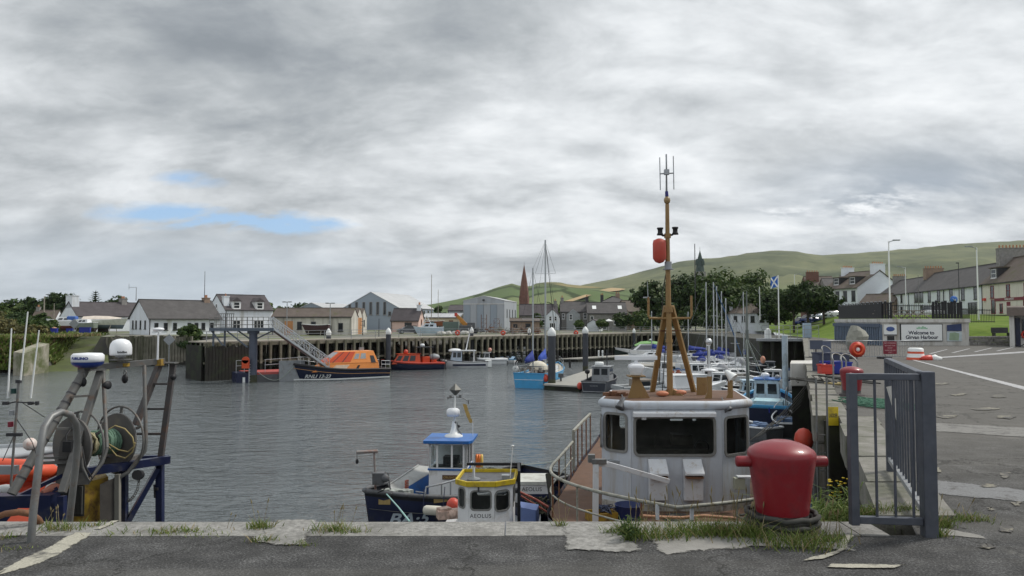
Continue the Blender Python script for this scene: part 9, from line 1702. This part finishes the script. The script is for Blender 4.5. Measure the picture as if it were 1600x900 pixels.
 wb = ob('winch_house', MB().prism([(P(107, 0, 14.6).x, 14.6), (P(150, 0, 14.7).x, 14.7), (P(187, 0, 15.2).x, 15.2), (P(176, 0, 16).x, 16.0), (P(110, 0, 16).x, 16.0)], WZ + 1.2, at(0, 752, 14.8).z), yellow_o, t, w=True); gr = MB(); k = 14.6 / FPX
 for i in range(9): x = P(109 + i * 2.1, 0, 14.55).x; gr.box(x, 14.55, at(0, 808, 14.5).z, x + .012, 14.59, at(0, 768, 14.5).z)
 for i in range(8): x = P(133 + i * 1.9, 0, 14.6).x; gr.box(x, 14.6, at(0, 806, 14.5).z, x + .012, 14.64, at(0, 762, 14.5).z)
 gr.box(P(108, 0, 14.57).x, 14.60, at(0, 810, 14.5).z, P(128, 0, 14.57).x, 14.605, at(0, 766, 14.5).z).box(P(132, 0, 14.6).x, 14.655, at(0, 810, 14.5).z, P(149, 0, 14.6).x, 14.66, at(0, 761, 14.5).z); ob('grille', gr, mat('grille_dark', (.07, .07, .065), .6), wb, w=True); ob('dark_panel', MB().add([P(156, 757, 14.78), P(182, 745, 15.1), P(182, 830, 15.1), P(156, 830, 14.78)], [(0, 1, 2, 3)]), mat('panel_dark', (.045, .04, .035), .7, var=.4, scale=4), wb, w=True); ob('grey_post', MB().bar(P(184, 741, 15.1), P(184, 835, 15.1), .09), mat('post_greycream', (.24, .23, .20), .7), wb, w=True)  # near-black sheet laid over the right face of the winch house
 ob('yellow_post', MB().bar(P(66, 790, 14.3), P(66, 835, 14.3), .2), yellow_o, t, w=True)
 ms = ob('light_mast', MB().tube([P(17, 760, 13.5), P(22, 690, 13.5), P(26, 640, 13.5), P(29, 596, 13.5)], .022, 7), steel_d, t, w=True); ob('cross_arm', MB().tube([P(6, 632, 13.5), P(24, 628, 13.5), P(58, 630, 13.5)], .014, 6).cbox(P(9, 630, 13.5), (.09, .06, .06)).cbox(P(48, 630, 13.5), (.08, .06, .06)).cbox(P(58, 630, 13.5), (.05, .05, .07)), dark, ms, w=True); ob('bracket', MB().bar(P(11, 679, 13.5), P(34, 679, 13.5), .06, .06), dark, ms, w=True); ob('mast_cap', MB().cbox(P(29, 596, 13.5), (.08, .06, .06)), dark, ms, w=True)
 for px, py, m in ((21, 611, mat('lamp_green', (.01, .05, .045), .4)), (18.5, 645, greyp), (16.5, 663, maroon)): ob('lamp', MB().cyl(P(px, py + 4, 13.5), P(px, py - 4, 13.5), .045, .045, 10), m, ms, w=True)
 for x0, y0, x1, y1 in ((12, 622, 18, 513), (32, 594, 43.5, 487), (48, 622, 61, 516)): ob('whip_aerial', MB().cyl(P(x0, y0, 13.5), P(x1, y1, 13.5), .017, .011, 7), ivory, ms, w=True)
 ob('stay', MB().tube([P(26, 655, 13.5), P(50, 690, 13.8), P(60, 720, 13.9)], .008, 4).tube([P(36, 630, 13.5), P(70, 652, 14.2)], .008, 4).tube([P(22, 680, 13.5), P(4, 720, 13.5)], .008, 4), dark, ms, w=True)
 for px, py, D, lab in ((195, 592, 15.7, 'black pulley block hanging from the middle of the gantry beam'), (130, 597, 14.9, 'black pulley block hanging against the left gantry leg')):
  b = thing('pulley_block', lab, 'pulley', P(px, py, D), 0, 'pulley blocks on the gantry'); ob('cheek', MB().sphere((0, 0, 0), .08, 10, (.9, .6, 1.25)), blackp, b); ob('shackle', MB().tube([(.03 * math.cos(i), .0, .13 + .05 * math.sin(i)) for i in range(7)], .012, 6, closed=True), steel_d, b)
 ob('work_lamp', MB().lathe([(.02, -.08), (.05, -.05), (.085, .05), (.088, .07), (0, .06)], 14, c=P(165, 602, 14.9), axis=(.8, -.3, .1)), blackp, t, w=True); ob('work_lamp', MB().lathe([(.02, -.06), (.05, -.04), (.07, .04), (0, .05)], 12, c=P(270, 589, 16.4), axis=(.8, -.3, -.1)), blackp, t, w=True)
 single('buoy', MB().sphere((0, 0, 0), .12, 14), mat('buoy_white_pink', (.74, .66, .62), .5, var=.12, dirt=(.60, .28, .20), damt=.4, dscale=6), 'white and pink buoy tied to the left gantry leg', 'buoy'); bpy.context.scene.objects[-1].location = P(47, 694, 14.0)
 o2 = P(30, 770, 15.6); r = thing('inflatable_boat', 'orange inflatable boat stowed behind the left gantry leg', 'inflatable boat', (o2.x, o2.y, 0)); og = mat('hypalon_orange', (.72, .10, .04), .5, var=.12, scale=2)
 ob('tube', MB().tube([P(x, y, d) for x, y, d in ((-60, 752, 15.2), (-10, 745, 15.2), (40, 738, 15.4), (76, 736, 15.9), (84, 742, 16.4), (60, 730, 17.4), (0, 727, 17.6), (-60, 727, 17.6))], .17, 12), og, r, w=True); ob('floor', MB().add([P(-60, 762, 15.2), P(70, 752, 15.7), P(60, 738, 17.2), P(-60, 735, 17.4)], [(0, 1, 2, 3)]), mat('hyp_red', (.30, .04, .03), .7), r, w=True); ob('side', MB().add([P(-60, 790, 15.05), P(50, 790, 15.3), P(80, 748, 15.8), P(-60, 752, 15.1)], [(0, 1, 2, 3)]), og, r, w=True); ob('white_patch', MB().sphere(P(10, 764, 15.0), .16, 10, (1.3, .3, .6)), ivory, r, w=True)
 ob('cowling', MB().tube([P(66, 770, 14.1), P(84, 762, 14.3), P(96, 758, 14.4)], [.05, .09, .06], 9), mat('pink_faded', (.50, .20, .14), .7, var=.2), r, w=True); boat('boat', 'white boat showing behind the orange inflatable', 'boat', V((-15.3, 18.9, WZ)), R(14), Hull(8.4, 2.6, 3.0, 2.95, 3.15, .9, .6, .4, 2.2, .6, .85), [white, white, white, antif], white, .3, None, greyp, .06); gb = MB().bar(P(-60, 734, 14.2), P(27, 734, 14.2), .12, .16); ob('grey_beam', gb, greyp, t, w=True)
 ob('orange_cover', MB().add([P(10, 815, 12.6), P(50, 815, 12.6), P(52, 794, 12.7), P(28, 794, 12.7)], [(0, 1, 2, 3)]).add([P(10, 840, 12.5), P(50, 840, 12.5), P(50, 815, 12.6), P(10, 815, 12.6)], [(0, 1, 2, 3)]), og, r, w=True)
netboat()
# air: hills a few kilometres off fade a little
hz = nmat('haze'); hz[1].nodes.remove(hz[2]); pv = N(hz[1], 'ShaderNodeVolumePrincipled'); pv.inputs['Color'].default_value = (.80, .86, .92, 1); pv.inputs['Density'].default_value = .00005; pv.inputs['Anisotropy'].default_value = .2; L(hz[1], pv.outputs[0], hz[1].nodes['Material Output'].inputs['Volume'])
tag(ob('haze', MB().box(-4800, -200, -9.2, 4800, 4800, 460), hz[0]), kind='stuff')
scene.cycles.volume_bounces = 0
